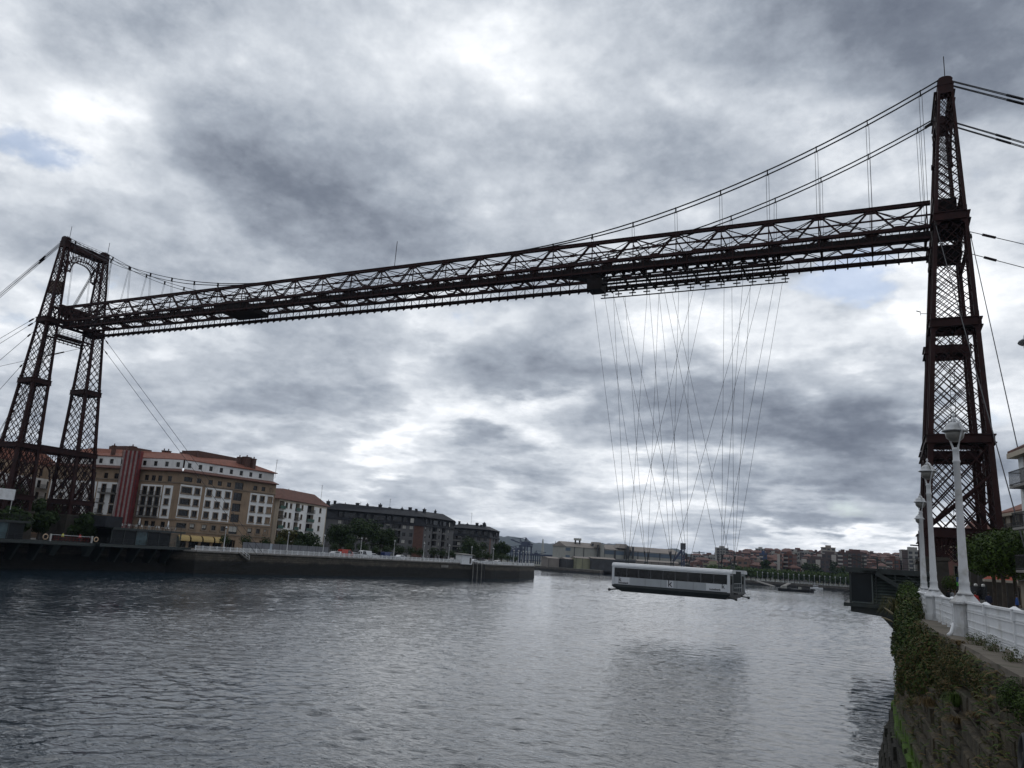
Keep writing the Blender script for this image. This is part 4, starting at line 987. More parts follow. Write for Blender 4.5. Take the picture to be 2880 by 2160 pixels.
# string courses, skirt roof, set-back attic and hipped main roof
for f in (fr, fl):
    for z, d, hh in ((rows[4] + 1.25, 0.22, 0.22), (rows[0] - 1.15, 0.2, 0.25), (rows[4] - 1.6, 0.25, 0.3)):
        m = MB(); f.box(m, 0.02, f.L, z, z + hh, -0.05, d); m.build('string_course', 'surround', A)
    m = MB(); f.box(m, -0.3, f.L + 0.2, ZE, ZE + 0.2, -0.5, 0.9); m.build('eaves', 'tile_brown', A)
    m = MB(); a, b = 0, f.L
    m.add([f.P(a - 0.5, ZE + 0.2, 0.9), f.P(b + 0.2, ZE + 0.2, 0.9), f.P(b, ZE + 0.95, -1.6), f.P(a + 1.5, ZE + 0.95, -1.6)], [(0, 1, 2, 3)]); m.build('skirt_roof', 'tile_brown', A)
    ah = [(x - 0.5, x + 0.5, ZE + 1.35, ZE + 2.6) for x in np.arange(2.6, f.L - 2, 3.1)]
    f.wall(1.2, f.L, ZE + 0.5, ZE + 3.2, ah, ['render_white'], A, 'attic_wall', out=-1.6)
    for h in ah: f.window(A, (h[0] + h[1]) / 2, 1.0, h[2], h[3] - h[2], out=-1.6)
back = [tuple(A_c - 1.6 * (fr.n + fl.n) / 1.0), tuple(A_r - 1.6 * fr.n), tuple(A_r - 14 * fr.n), tuple(A_l - 13 * fl.n + 2 * fr.n), tuple(A_l - 1.6 * fl.n)]
m = MB(); m.prism([tuple(A_c - 2.0 * (fr.n + fl.n)), tuple(A_r - 0.02 * fr.n - 0.05 * fr.t), tuple(A_r - 15 * fr.n), tuple(A_l - 14 * fl.n), tuple(A_l - 0.05 * fl.n)][::1], LZ, ZE + 0.1); m.build('rear_block', 'render_tan', A)
prism_roof(A, back, ZE + 3.2, 2.4, 7.5, 'tile_red', over=0.9)
for (u, v), w, zt in ((c2(1170, 240), 0.7, 1.2), (c2(1450, 268), 0.4, 0.8), (c2(1490, 262), 0.5, 0.8), (c2(1620, 262), 0.5, 0.8), (c2(2120, 352), 0.5, 1.4), (c2(2185, 345), 0.9, 1.8), (c3(270, 180), 0.5, 1.2), (c2(1000, 268), 0.4, 0.6)):
    p = atD(u, v, 226); chimney(A, p[0], p[1], ZE + 3.4, max(p[2] + 0.2 * zt, ZE + 5.9 + 0.5 * zt), w)
p = atD(*c2(1860, 300), 228); m = MB(); m.box(p[0] - 3, p[0] + 3, p[1] - 7, p[1] + 7, ZE + 3.4, ZE + 6.7); m.build('roof_penthouse', 'brick_red', A)
p = atD(*c2(1150, 262), 236); m = MB(); m.box(p[0] - 3.5, p[0] + 3.5, p[1] - 4, p[1] + 4, ZE + 3.4, ZE + 6.9); m.build('roof_penthouse', 'brick_red', A)
p = atD(*c3(425, 235), 232); mast(A, p[0], p[1], ZE + 2, ZE + 7.5)
# awnings over the corner shops
M['awning'] = mat('awning_yellow', (0.40, 0.29, 0.12), 0.8, 0, 0.1, 2)
for i in range(4):
    a0 = 1.0 + i * 3.4; m = MB(); n = 6
    vs = []
    for k in range(n + 1):
        t_ = k / n * math.pi / 2; vs += [fr.P(a0, LZ + 2.0 + 1.2 * math.cos(t_), 0.05 + 1.35 * math.sin(t_)), fr.P(a0 + 3.0, LZ + 2.0 + 1.2 * math.cos(t_), 0.05 + 1.35 * math.sin(t_))]
    m.add(vs, [(2 * k, 2 * k + 1, 2 * k + 3, 2 * k + 2) for k in range(n)]); m.quad(fr.P(a0, LZ + 1.75, 1.4), fr.P(a0 + 3.0, LZ + 1.75, 1.4), fr.P(a0 + 3.0, LZ + 2.0, 1.4), fr.P(a0, LZ + 2.0, 1.4))
    m.build('awning', 'awning', A)
# scaffold chute wrapped in red and white striped netting
M['net_red'] = mat('netting_red', (0.145, 0.020, 0.020), 0.85, 0, 0.3, 1.2); M['net_white'] = mat('netting_pale', (0.235, 0.18, 0.175), 0.85, 0, 0.25, 1.2)
sc_ = thing('scaffold', 'tall scaffold wrapped in red and pale striped netting on the tan facade', 'scaffold', fl.P(sl[4], LZ, 1))
sA, sB = fl.s_of(*c2(1240, 500)), fl.s_of(*c2(1090, 500)); n = 8
for i in range(n):
    a0, a1 = sA + (sB - sA) * i / n, sA + (sB - sA) * (i + 1) / n
    k4 = 0.62 if i % 2 else 1.38
    a0, a1 = sA + (sB - sA) * (i - (0.05 if i % 2 == 0 else -0.05)) / n, sA + (sB - sA) * (i + 1 + (0.05 if i % 2 == 0 else -0.05)) / n
    m = MB(); fl.box(m, min(a0, a1), max(a0, a1) - 0.01, LZ + 2.2, ZE + 4.6, 0.4, 1.75 + 0.06 * (i % 2)); m.build('netting_strip', 'net_red' if i % 2 == 0 else 'net_white', sc_)
for a in (sA - 0.1, sB + 0.1):
    m = MB(); m.tube([fl.P(a, LZ, 1.9), fl.P(a, ZE + 5, 1.9)], 0.06, 6); m.build('standard', 'cable', sc_)

# ---- block left of A, behind the tower
N_r, N_l = np.array([-50.0, 36.0]), np.array([-30.0, -34.0])
N = thing('apartment_house', 'cream and brown house with red roof behind the left tower legs', 'apartment house', (N_r[0], N_r[1], LZ))
fn = Fac(N_r, N_l, LZ); zn = 17.4
holes, wl_ = [], []
for s in np.arange(2.2, fn.L - 1, 3.3):
    for k in range(5):
        zb = LZ + 3.6 + k * 3.1; holes.append((s - 0.6, s + 0.6, zb, zb + 2.0)); wl_.append((s, zb, k))
fn.wall(0, fn.L, LZ, zn, holes, ['render_tan', 'render_white'], N, zones=[(1, fn.L - 1, LZ + 6, LZ + 15.4, 1)])
for s, zb, k in wl_: fn.window(N, s, 1.2, zb, 2.0)
for k in (1, 2, 3):
    for s in np.arange(2.2, fn.L - 4, 6.6): fn.balcony(N, s - 0.9, s + 4.2, LZ + 3.5 + k * 3.1)
m = MB(); m.prism([tuple(N_r), tuple(N_l), tuple(N_l - 14 * fn.n), tuple(N_r - 14 * fn.n)], LZ, zn); 
mm = MB(); mm.prism([tuple(N_r - 0.4 * fn.n), tuple(N_l - 0.4 * fn.n), tuple(N_l - 14 * fn.n), tuple(N_r - 14 * fn.n)], LZ, zn - 0.01); mm.build('rear_block', 'render_tan', N)
prism_roof(N, [tuple(N_r), tuple(N_l), tuple(N_l - 14 * fn.n), tuple(N_r - 14 * fn.n)], zn, 4.6, 6.5, 'tile_red', over=1.1)

# ---- block B: white flats with dark green balconies
B_l, B_r = np.array(atD(771, 1530, 247)[:2]), np.array(atD(907, 1540, 275)[:2])
B = thing('apartment_house', 'narrow white flats with green balcony fronts and brown tiled roof', 'apartment house', (B_l[0], B_l[1], LZ))
fb = Fac(B_l, B_r, LZ); zb_t = fb.z_of(*c3(600, 400))
step = 2.95; rowsB = [zb_t - 1.6 - step * k for k in range(5)]
cb = [('w', 428, .9), ('b', 455, 3.0), ('w', 497, 1.15), ('w', 528, 1.15), ('b', 575, 2.6), ('w', 608, 1.0), ('b', 668, 4.6), ('w', 735, 1.2)]
holes = []
for ty, x, w in cb:
    s = fb.s_of(*c3(x, 500)); s = min(max(s, w / 2 + 0.2), fb.L - w / 2 - 0.3)
    for r, z in enumerate(rowsB):
        if ty == 'w': holes.append((s - w / 2, s + w / 2, z - 0.75, z + 0.75, 0.3, 'w'))
        else: holes.append((s - w / 2, s + w / 2, z - 1.25, z + 1.1, 1.2, 'b'))
fb.wall(0, fb.L, LZ, zb_t, holes, ['render_cream', 'render_white'], B, zones=[(0.6, fb.L - 0.5, rowsB[4] - 1.3, rowsB[0] + 0.9, 1)])
for k, h in enumerate(holes):
    c, w = (h[0] + h[1]) / 2, h[1] - h[0]
    if h[5] == 'w': fb.window(B, c, w, h[2], h[3] - h[2], sur=0.1)
    else:
        fb.window(B, c, w, h[2], h[3] - h[2], rev=1.2, mull=3); fb.balcony(B, h[0] - 0.05, h[1] + 0.05, h[2] + 0.02, 0.55, solid='green_rail' if k % 3 else None, hh=0.95)
ptsB = [tuple(B_l), tuple(B_r), tuple(B_r - 14 * fb.n), tuple(B_l - 14 * fb.n)]
m = MB(); m.prism([tuple(B_l - 1.25 * fb.n), tuple(B_r - 1.25 * fb.n), ptsB[2], ptsB[3]], LZ, zb_t); m.build('rear_block', 'render_cream', B)
m = MB(); m.add([fb.P(0, LZ), fb.P(0, LZ, -14), fb.P(0, zb_t, -14), fb.P(0, zb_t)], [(0, 1, 2, 3)]); m.add([fb.P(fb.L, LZ), fb.P(fb.L, LZ, -14), fb.P(fb.L, zb_t, -14), fb.P(fb.L, zb_t)], [(0, 1, 2, 3)]); m.build('side_wall', 'render_cream', B)
prism_roof(B, ptsB, zb_t, 3.6, 6.0, 'tile_brown', over=1.3)
for x, y, zt in ((520, 325, 1), (560, 335, 1), (580, 352, 1)):
    p = atD(*c3(x, y), 262); chimney(B, p[0], p[1], zb_t + 1.5, p[2] + 0.3, 0.45)
p = atD(*c3(755, 280), 268); mast(B, p[0], p[1], zb_t + 1, p[2])

# ---- blocks C and D: long dark mansard blocks
def mansard_block(label, P0, P1, P2, crop, cols1, cols2, rowpx, ncap, depth, roof_h, rows_n):
    T = thing('mansard_block', label, 'apartment block', (P0[0], P0[1], LZ), 'dark mansard apartment blocks')
    f1, f2 = Fac(P0, P1, LZ), Fac(P1, P2, LZ)
    zr_ = [f1.z_of(*crop(*q)) for q in rowpx]; zm = zr_[0] - 1.45; zt = zr_[0] + 1.55
    stp = (zr_[0] - zr_[-1]) / (len(zr_) - 1); zr_ = [zr_[0] - stp * k for k in range(rows_n)]
    for f, cols, brick in ((f1, cols1, True), (f2, cols2, False)):
        holes = []; zones = []
        for ty, x, y, w in cols:
            s = f.s_of(*crop(x, y)); s = min(max(s, w / 2 + 0.15), f.L - w / 2 - 0.15)
            if ty == 'k': zones.append((s - w / 2, s + w / 2, LZ, zm, 1)); continue
            for r, z in enumerate(zr_):
                if r == 0: continue
                if ty == 'w': holes.append((s - w / 2, s + w / 2, z - 0.7, z + 0.7, 0.25, 'w'))
                else: holes.append((s - w / 2, s + w / 2, z - 1.2, z + 1.05, 1.1, 'b'))
        f.wall(0, f.L, LZ, zm, holes, ['grey_stone', 'brick_red'], T, zones=zones)
        for h in holes:
            c, w = (h[0] + h[1]) / 2, h[1] - h[0]
            f.window(T, c, w, h[2], h[3] - h[2], rev=h[4], mull=3 if h[5] == 'b' else 1, mats=('win_frame', 'glass_dark', 'grey_stone'), shutter=random.choice((0, 0, 0.35, 0.6, 0.9)) if h[5] == 'w' else 0)
            if h[5] == 'b': f.balcony(T, h[0] - 0.1, h[1] + 0.1, h[2] + 0.02, 0.5, solid='grey_stone' if hash(round(h[2])) % 2 else None, hh=0.45)
        # steep slate storey with dormer openings
        m = MB(); m.add([f.P(0, zm, 0.25), f.P(f.L, zm, 0.25), f.P(f.L, zt, -0.75), f.P(0, zt, -0.75)], [(0, 1, 2, 3)]); f.box(m, 0, f.L, zm - 0.35, zm, -0.1, 0.4); m.build('mansard_slope', 'slate', T)
        for ty, x, y, w in cols:
            if ty == 'k': continue
            s = f.s_of(*crop(x, y)); s = min(max(s, w / 2 + 0.15), f.L - w / 2 - 0.15)
            m = MB(); z0_, z1_ = zr_[0] - 0.75, zr_[0] + 0.75; o = 0.28
            for a, b in ((s - w / 2 - 0.15, s - w / 2), (s + w / 2, s + w / 2 + 0.15)): f.box(m, a, b, z0_ - 0.1, z1_ + 0.1, -0.8, o)
            f.box(m, s - w / 2 - 0.2, s + w / 2 + 0.2, z1_ + 0.1, z1_ + 0.25, -0.8, o + 0.08); f.box(m, s - w / 2 - 0.15, s + w / 2 + 0.15, z0_ - 0.22, z0_ - 0.1, -0.5, o + 0.05)
            d = m.build('dormer', 'slate', T)
            p = MB(); p.quad(f.P(s - w / 2, z0_ - 0.1, o - 0.1), f.P(s + w / 2, z0_ - 0.1, o - 0.1), f.P(s + w / 2, z1_ + 0.1, o - 0.1), f.P(s - w / 2, z1_ + 0.1, o - 0.1)); p.build('pane', 'blind' if (ty == 'w' and random.random() < 0.25) else 'glass_dark', d)
    bp = [tuple(P0), tuple(P1), tuple(P2), tuple(P2 - depth * f2.n), tuple(P1 - depth * (f1.n + f2.n) / np.linalg.norm(f1.n + f2.n)), tuple(P0 - depth * f1.n)]
    inn = [tuple(np.array(P0) - 1.2 * f1.n), tuple(np.array(P1) - 1.2 * (f1.n + f2.n) / np.linalg.norm(f1.n + f2.n)), tuple(np.array(P2) - 1.2 * f2.n)] + bp[3:]
    m = MB(); m.prism(inn, LZ, zt - 0.05); m.build('rear_block', 'grey_stone', T)
    m = MB(); m.quad(f1.P(0, LZ), f1.P(0, LZ, -1.3), f1.P(0, zt, -1.3), f1.P(0, zt)); m.quad(f2.P(f2.L, LZ), f2.P(f2.L, LZ, -1.3), f2.P(f2.L, zt, -1.3), f2.P(f2.L, zt)); m.build('party_wall', 'grey_stone', T)
    prism_roof(T, bp, zt, roof_h, 5.5, 'slate', over=0.5)
    for k in range(ncap):
        tt = (k + 0.5 + 0.3 * math.sin(k * 5)) / ncap; L12 = f1.L + f2.L * 0.6; a = tt * L12
        f, a = (f1, a) if a < f1.L else (f2, a - f1.L)
        q = f.P(a, 0, -4.2 - 1.2 * math.sin(k * 3.1)); chimney(T, q[0], q[1], zt + 0.4, zt + roof_h * 0.75 + 1.2 + 0.5 * math.sin(k * 2.3), 0.35 if k % 3 else 0.5, 'slate', pot=k % 2 == 0)
    return T, f1, f2, zt
C0, C1, C2 = (np.array(atD(u, 1545, D)[:2]) for u, D in ((903, 291), (1190, 303), (1272, 322)))
colsC1 = [('w', 60, 290, 1.3), ('b', 165, 290, 4.4), ('w', 290, 290, 1.4), ('w', 370, 300, 1.5), ('b', 490, 310, 4.4), ('w', 598, 310, 1.4), ('b', 690, 320, 3.6), ('w', 780, 320, 1.4), ('w', 858, 325, 1.4), ('k', 935, 400, 4.0)]
colsC2 = [('w', 1015, 350, 0.9), ('w', 1065, 350, 0.9), ('b', 1115, 370, 3.4), ('w', 1170, 370, 0.9), ('b', 1215, 380, 2.6), ('w', 1268, 390, 0.9)]
CT, f1, f2, zt = mansard_block('long dark grey mansard block in the middle of the left bank', C0, C1, C2, c7, colsC1, colsC2, [(690, 238), (690, 320), (690, 400)], 15, 14, 2.6, 6)
for x, y in ((625, 10), (295, 45)):
    p = atD(*c7(x, y), 306); mast(CT, p[0], p[1], zt + 1, p[2])
D0, D1, D2 = (np.array(atD(u, 1555, D)[:2]) for u, D in ((1268, 336), (1374, 341), (1401, 356)))
colsD1 = [('b', 1320, 450, 3.4), ('w', 1390, 440, 1.5), ('b', 1460, 460, 3.4), ('w', 1530, 450, 1.6), ('w', 1605, 450, 1.6), ('w', 1678, 455, 1.6)]
colsD2 = [('k', 1725, 500, 2.5), ('w', 1765, 500, 0.9), ('b', 1795, 510, 2.2)]
DT, f1, f2, zt = mansard_block('smaller dark mansard block with brick corner at the right end of the left bank', D0, D1, D2, c7, colsD1, colsD2, [(1530, 388), (1530, 455), (1530, 520)], 8, 12, 2.0, 6)
p = atD(*c7(1530, 165), 350); mast(DT, p[0], p[1], zt + 1, p[2])

# ------------------------------------------------------------------ foliage
def leaf_mat(name, c, c2):
    m, k, b = principled(name)
    pos = k.n.new('ShaderNodeNewGeometry').outputs['Position']; oi = k.n.new('ShaderNodeObjectInfo').outputs['Random']
    n = k.noise(pos, 1.7, 4, 0.6); n2 = k.noise(pos, 9.0, 2, 0.5)
    col = k.ramp(k.math('ADD', k.math('MULTIPLY', n, 0.7), k.math('MULTIPLY', n2, 0.4)), [(0.35, c), (0.75, c2)])
    k.put(b.inputs['Base Color'], k.mix(k.math('MULTIPLY', oi, 0.25), col, tuple(x * 0.6 for x in c)))
    b.inputs['Roughness'].default_value = 0.65; b.inputs['Specular IOR Level'].default_value = 0.12
    b.inputs['Transmission Weight'].default_value = 0.0
    return m
M['leaf'] = leaf_mat('leaf_green', (0.022, 0.044, 0.008), (0.075, 0.115, 0.022))
M['leaf_dark'] = leaf_mat('leaf_dark_green', (0.012, 0.024, 0.008), (0.036, 0.060, 0.016))
M['leaf_dry'] = leaf_mat('leaf_dry', (0.070, 0.050, 0.022), (0.16, 0.11, 0.05))
M['leaf_olive'] = leaf_mat('leaf_olive', (0.040, 0.042, 0.014), (0.10, 0.095, 0.032))
M['bark'] = mat('bark', (0.055, 0.043, 0.032), 0.9, 0, 0.4, 4, bump=0.03)

def leaf_mesh(name, blobs, n, size, mats, flat=0.6, seed=1, aspect=0.6):
    """n leaf faces spread through a set of ellipsoids (cx,cy,cz,rx,ry,rz,weight), densest near the shell"""
    r = np.random.default_rng(seed); w = np.array([b[6] for b in blobs], float); w /= w.sum()
    bi = r.choice(len(blobs), n, p=w); B = np.array([b[:6] for b in blobs], float)[bi]
    d = r.normal(size=(n, 3)); d /= np.linalg.norm(d, axis=1)[:, None]
    rad = 1 - 0.75 * r.random(n) ** 2.2
    P = B[:, :3] + d * B[:, 3:] * rad[:, None]
    nrm = d + r.normal(size=(n, 3)) * flat; nrm[:, 2] += 0.35; nrm /= np.linalg.norm(nrm, axis=1)[:, None]
    t = np.cross(nrm, r.normal(size=(n, 3))); t /= np.linalg.norm(t, axis=1)[:, None]; bt = np.cross(nrm, t)
    s = size * (0.6 + 0.8 * r.random(n))[:, None]
    V = np.stack([P - t * s, P + bt * s * aspect * 0.8 + nrm * s * 0.12, P + t * s, P - bt * s * aspect * 0.8 + nrm * s * 0.12], 1).reshape(-1, 3)
    F = np.arange(4 * n).reshape(n, 4)
    me = bpy.data.meshes.new(name); me.vertices.add(4 * n); me.vertices.foreach_set('co', V.ravel()); me.loops.add(4 * n); me.loops.foreach_set('vertex_index', F.ravel().astype(np.int32))
    me.polygons.add(n); me.polygons.foreach_set('loop_start', np.arange(0, 4 * n, 4, dtype=np.int32))
    for x in mats: me.materials.append(M[x])
    if len(mats) > 1: me.polygons.foreach_set('material_index', r.integers(0, len(mats), n).astype(np.int32))
    me.update(calc_edges=True); return me

def ball_tree(label, loc, h, r, n=420, seed=1, mats=('leaf_dark',), leaf=0.22):
    t = thing('ball_tree', label, 'tree', loc, 'clipped trees on the left promenade', world=False)
    blobs = [(0, 0, h - r, r, r, r * 0.92, 3)] + [(r * 0.5 * math.cos(a), r * 0.5 * math.sin(a), h - r + 0.3 * math.sin(3 * a), r * .6, r * .6, r * .6, 1) for a in np.arange(0, 6.28, 1.3)]
    link('crown', leaf_mesh('crown', blobs, n, leaf, mats, seed=seed), t)
    m = MB(); m.tube([(0, 0, 0), (0.03, 0, h - 1.6 * r), (0, 0, h - r)], [0.14, 0.11, 0.06], 7)
    for a in (0.3, 2.2, 4.4): m.tube([(0, 0, h - 1.7 * r), (0.5 * r * math.cos(a), 0.5 * r * math.sin(a), h - 0.8 * r)], [0.06, 0.03], 5)
    m.build('trunk', 'bark', t); return t
def big_tree(label, loc, h, r, n=2600, seed=3, mats=('leaf_dark',), leaf=0.4, trunk=0.35, group='broad trees on the left bank', name='broad_tree'):
    t = thing(name, label, 'tree', loc, group, world=False); rr = np.random.default_rng(seed)
    blobs = []
    for k in range(16):
        a = rr.random() * 6.28; q = r * 0.62 * math.sqrt(rr.random()); z = h * (0.42 + 0.46 * rr.random()); s = r * (0.28 + 0.22 * rr.random())
        blobs.append((q * math.cos(a), q * math.sin(a), z, s, s, s * 0.8, s * s))
    link('crown', leaf_mesh('crown', blobs, n, leaf, mats, seed=seed), t)
    m = MB(); m.tube([(0, 0, 0), (0.1, 0.05, h * 0.25), (0, 0.1, h * 0.45), (0.1, 0, h * 0.7)], [trunk, trunk * 0.8, trunk * 0.6, trunk * 0.2], 8)
    for b in blobs[:8]: m.tube([(0.05, 0.05, h * 0.28), (b[0] * 0.5, b[1] * 0.5, (h * 0.3 + b[2]) / 2), (b[0], b[1], b[2])], [trunk * 0.45, trunk * 0.3, trunk * 0.1], 5)
    m.build('trunk', 'bark', t); return t

# clipped ball trees along the far promenade (first built, then copied)
def off_wall(u, back):
    d = ray(u, 1560)
    p, a = wall_at(u); n = np.array([math.sin(a), -math.cos(a)])
    if n[0] > 0: n = -n
    dn = np.array([d[0], d[1]]) / math.hypot(d[0], d[1])
    return p + dn * back / max(0.25, abs(dn @ n))
BT = [(c6(710, 575), 4.2, 1.3), (c6(958, 590), 4.3, 1.45), (c6(1195, 592), 4.2, 1.4), (c6(1400, 600), 4.2, 1.4), (c6(1600, 622), 4.4, 1.6), (c6(1850, 650), 4.0, 1.3), (c6(2040, 680), 4.0, 1.4), (c6(2200, 690), 4.0, 1.3)] + \
     [(c7(165, 570), 4.2, 1.5), (c7(312, 570), 4.8, 1.9), (c7(460, 585), 4.1, 1.45), (c7(580, 590), 4.4, 1.5), (c7(720, 600), 4.6, 1.9), (c7(850, 608), 4.6, 1.9), (c7(955, 625), 4.2, 1.5), (c7(1108, 622), 4.6, 1.9), (c7(1205, 640), 4.4, 1.6), (c7(1310, 655), 4.4, 1.7), (c7(1440, 640), 4.4, 1.7), (c7(1610, 665), 4.6, 2.0), (c7(1710, 680), 4.4, 1.8), (c7(1790, 670), 4.3, 1.6), (c7(1860, 690), 4.4, 1.9), (c7(1930, 700), 4.2, 1.6), (c7(2010, 705), 4.0, 1.6)]
bt0 = None
for i, ((u, v), h, r) in enumerate(BT):
    q = off_wall(u, 5.5 + (i % 3) * 0.5); lab = 'clipped round tree on the left promenade, %s from left' % ORD[i]
    if bt0 is None: bt0 = ball_tree(lab, (q[0], q[1], LZ), 4.3, 1.5); bt0.scale = (r / 1.5, r / 1.5, h / 4.3)
    else: dup(bt0, (q[0], q[1], LZ), i * 1.1, lab, (r / 1.5, r / 1.5, h / 4.3))
for lab, u, D, h, r, sd in (('large dark tree before the middle of the long mansard block', 1015, 262, 12.5, 7.5, 3), ('broad dark tree left of the largest one before the mansard block', 955, 258, 9.5, 6.0, 4), ('broad dark tree right of the largest one before the mansard block', 1075, 268, 10.0, 6.0, 8),
                            ('broad tree before the smaller mansard block', 1330, 318, 9.5, 6.5, 5), ('pale leafy tree before the green balcony flats', 795, 228, 6.5, 3.6, 6), ('dark tree at the foot of the green balcony flats', 850, 240, 6.0, 4.5, 12), ('dark conical tree at the right end of the left bank buildings', 1410, 322, 9.0, 4.0, 7)):
    q = atD(u, 1560, D); big_tree(lab, (q[0], q[1], LZ), h, r, seed=sd, mats=('leaf_olive',) if 'pale' in lab else ('leaf_dark',))
for lab, x, y, h, r, sd in (('dark bushy tree between the legs of the left tower', -14, 2, 12, 5.0, 21), ('dark bushy tree left of the left tower legs', -16, -24, 16, 6.0, 22), ('dark bushy tree right behind the left tower', -15, 12, 9, 4.5, 23), ('low dark shrub covering the nearer left tower footing', 5.5, -8, 6.2, 3.6, 24), ('low dark shrub covering the farther left tower footing', 5.0, 6.5, 6.0, 3.4, 25), ('dark shrub in the middle below the left tower', 2.0, -0.5, 6.5, 3.2, 26)):
    big_tree(lab, (x, y, LZ), h, r, seed=sd)

# ---- site fence of grey sheet panels
fe = thing('site_fence', 'grey sheet metal site fence on the left promenade', 'fence', (10, 40, LZ))
M['fence_grey'] = mat('fence_sheet', (0.13, 0.135, 0.15), 0.6, 0.1, 0.2, 0.8); M['fence_pale'] = mat('fence_sheet_pale', (0.32, 0.36, 0.40), 0.6, 0.1, 0.15, 0.8)
xs = [930, 990, 1088, 1163, 1255, 1290, 1375, 1405, 1480, 1518, 1600, 1630, 1710, 1732, 1812, 1838, 1912, 1965]
pts = [off_wall(c6(x, 660)[0], 2.6) for x in xs]
for i, (a, b) in enumerate(zip(pts[:-1], pts[1:])):
    d = (b - a); a2, b2 = a + d * 0.03, b - d * 0.03
    m = MB(); m.bar((*a2, LZ + 1.25), (*b2, LZ + 1.25 + 0.02 * (i % 3)), 0.08, 2.3); m.build('fence_panel', 'fence_pale' if i == 4 else 'fence_grey', fe)
    m = MB(); m.tube([(*a, LZ), (*a, LZ + 2.45)], 0.06, 6); m.build('fence_post', 'black', fe)

# ---- parked vehicles
M['tyre'] = M['rubber']; M['car_glass'] = mat('car_glass', (0.012, 0.014, 0.017), 0.08, 0, 0.2, 1, spec=0.8)
for nm, c in (('white', (0.55, 0.56, 0.57)), ('silver', (0.30, 0.31, 0.32)), ('red', (0.35, 0.035, 0.02)), ('blue', (0.015, 0.03, 0.10)), ('grey', (0.09, 0.09, 0.10))): M['car_' + nm] = mat('car_paint_' + nm, c, 0.28, 0.1, 0.05, 1)
def make_car(label, loc, rz, color, kind='car'):
    t = thing('parked_' + kind, label, kind, loc, 'vehicles parked on the left promenade', world=False, rz=rz)
    van = kind != 'car'
    L, Wd, H = (4.9, 1.9, 2.1) if van else (4.2, 1.75, 1.45)
    side = [(-L / 2, 0.28), (L / 2, 0.28), (L / 2 + 0.03, 0.62), (L / 2 - 0.1, 0.85), (L / 2 - (0.55 if van else 1.0), 0.95)] + ([(L / 2 - 1.15, H - 0.25), (L / 2 - 1.5, H), (-L / 2 + 0.1, H), (-L / 2, H - 0.3)] if van else [(L / 2 - 1.65, H - 0.12), (L / 2 - 2.0, H), (-L / 2 + 1.0, H - 0.03), (-L / 2 + 0.25, 0.98), (-L / 2, 0.9)])
    m = MB(); n = len(side)
    def wy(z): return Wd / 2 - max(0, z - 0.9) * 0.18
    m.add([(x, -wy(z), z) for x, z in side] + [(x, wy(z), z) for x, z in side], [tuple(range(n)), tuple(range(2 * n - 1, n - 1, -1))] + [(i, i + n, (i + 1) % n + n, (i + 1) % n) for i in range(n)])
    m.build('body', 'car_' + color, t)
    zb, zt = 0.98, H - 0.15
    x0, x1 = (-L / 2 + (2.2 if van else 0.75), L / 2 - (1.25 if van else 1.75))
    for s in (-1, 1):
        m = MB(); y = lambda z: s * (wy(z) + 0.008)
        m.add([(x0, y(zb), zb), (x1 + 0.3, y(zb), zb), (x1, y(zt), zt), (x0 + 0.25, y(zt), zt)], [(0, 1, 2, 3)]); m.build('side_window', 'car_glass', t)
    m = MB(); xa, za, xb, zb2 = side[4][0], side[4][1], side[5][0], side[5][1]
    m.add([(xa - 0.04, -wy(za) + 0.12, za + 0.06), (xa - 0.04, wy(za) - 0.12, za + 0.06), (xb + 0.06, wy(zb2) - 0.12, zb2 - 0.02), (xb + 0.06, -wy(zb2) + 0.12, zb2 - 0.02)], [(0, 1, 2, 3)]); m.build('windscreen', 'car_glass', t)
    wm_ = MB(); wm_.tube([(0, -0.1, 0), (0, 0.1, 0)], 0.31, 12)
    wme = wm_.mesh('wheel', 'tyre'); hb = MB(); hb.tube([(0, -0.11, 0), (0, 0.11, 0)], 0.17, 10); hbm = hb.mesh('hub', 'car_silver')
    for x in (-L / 2 + 0.8, L / 2 - 0.8):
        for s in (-1, 1): w_ = link('wheel', wme, t, (x, s * (Wd / 2 - 0.08), 0.31)); link('hub', hbm, w_)
    for s in (-1, 1):
        m = MB(); m.box(L / 2 - 0.08, L / 2 + 0.04, s * 0.6 - 0.16, s * 0.6 + 0.16, 0.62, 0.76); m.build('headlight', 'win_frame_white', t)
    return t
CARS = [(c7(20, 622), 'silver', 'car', 'silver car at the right end of the grey site fence'), (c7(82, 622), 'white', 'car', 'white car next left of the red vehicle on the left promenade'), (c7(130, 620), 'red', 'van', 'small red van parked near the end of the site fence'),
        (c7(222, 642), 'silver', 'car', 'silver car next left of the white van on the promenade'), (c7(328, 632), 'white', 'van', 'white van parked behind the fourth far lamp post'), (c7(430, 650), 'white', 'car', 'white car just right of the white van'),
        (c7(600, 640), 'blue', 'van', 'dark blue van parked behind the white railing'), (c7(745, 668), 'white', 'car', 'white car between the fifth and sixth far lamp posts'), (c7(1320, 705), 'grey', 'car', 'grey car parked left of the white kiosk'), (c7(1558, 718), 'white', 'car', 'white car parked just right of the white kiosk'), (c7(1700, 725), 'silver', 'car', 'silver car parked well right of the kiosk'), (c7(1810, 735), 'white', 'car', 'white car near the far right end of the left quay')]
for (u, v), col, kd, lab in CARS:
    q = off_wall(u, 2.7); p, a = wall_at(u); make_car(lab, (q[0], q[1], LZ), a + (math.pi if hash(lab) % 2 else 0), col, kd)

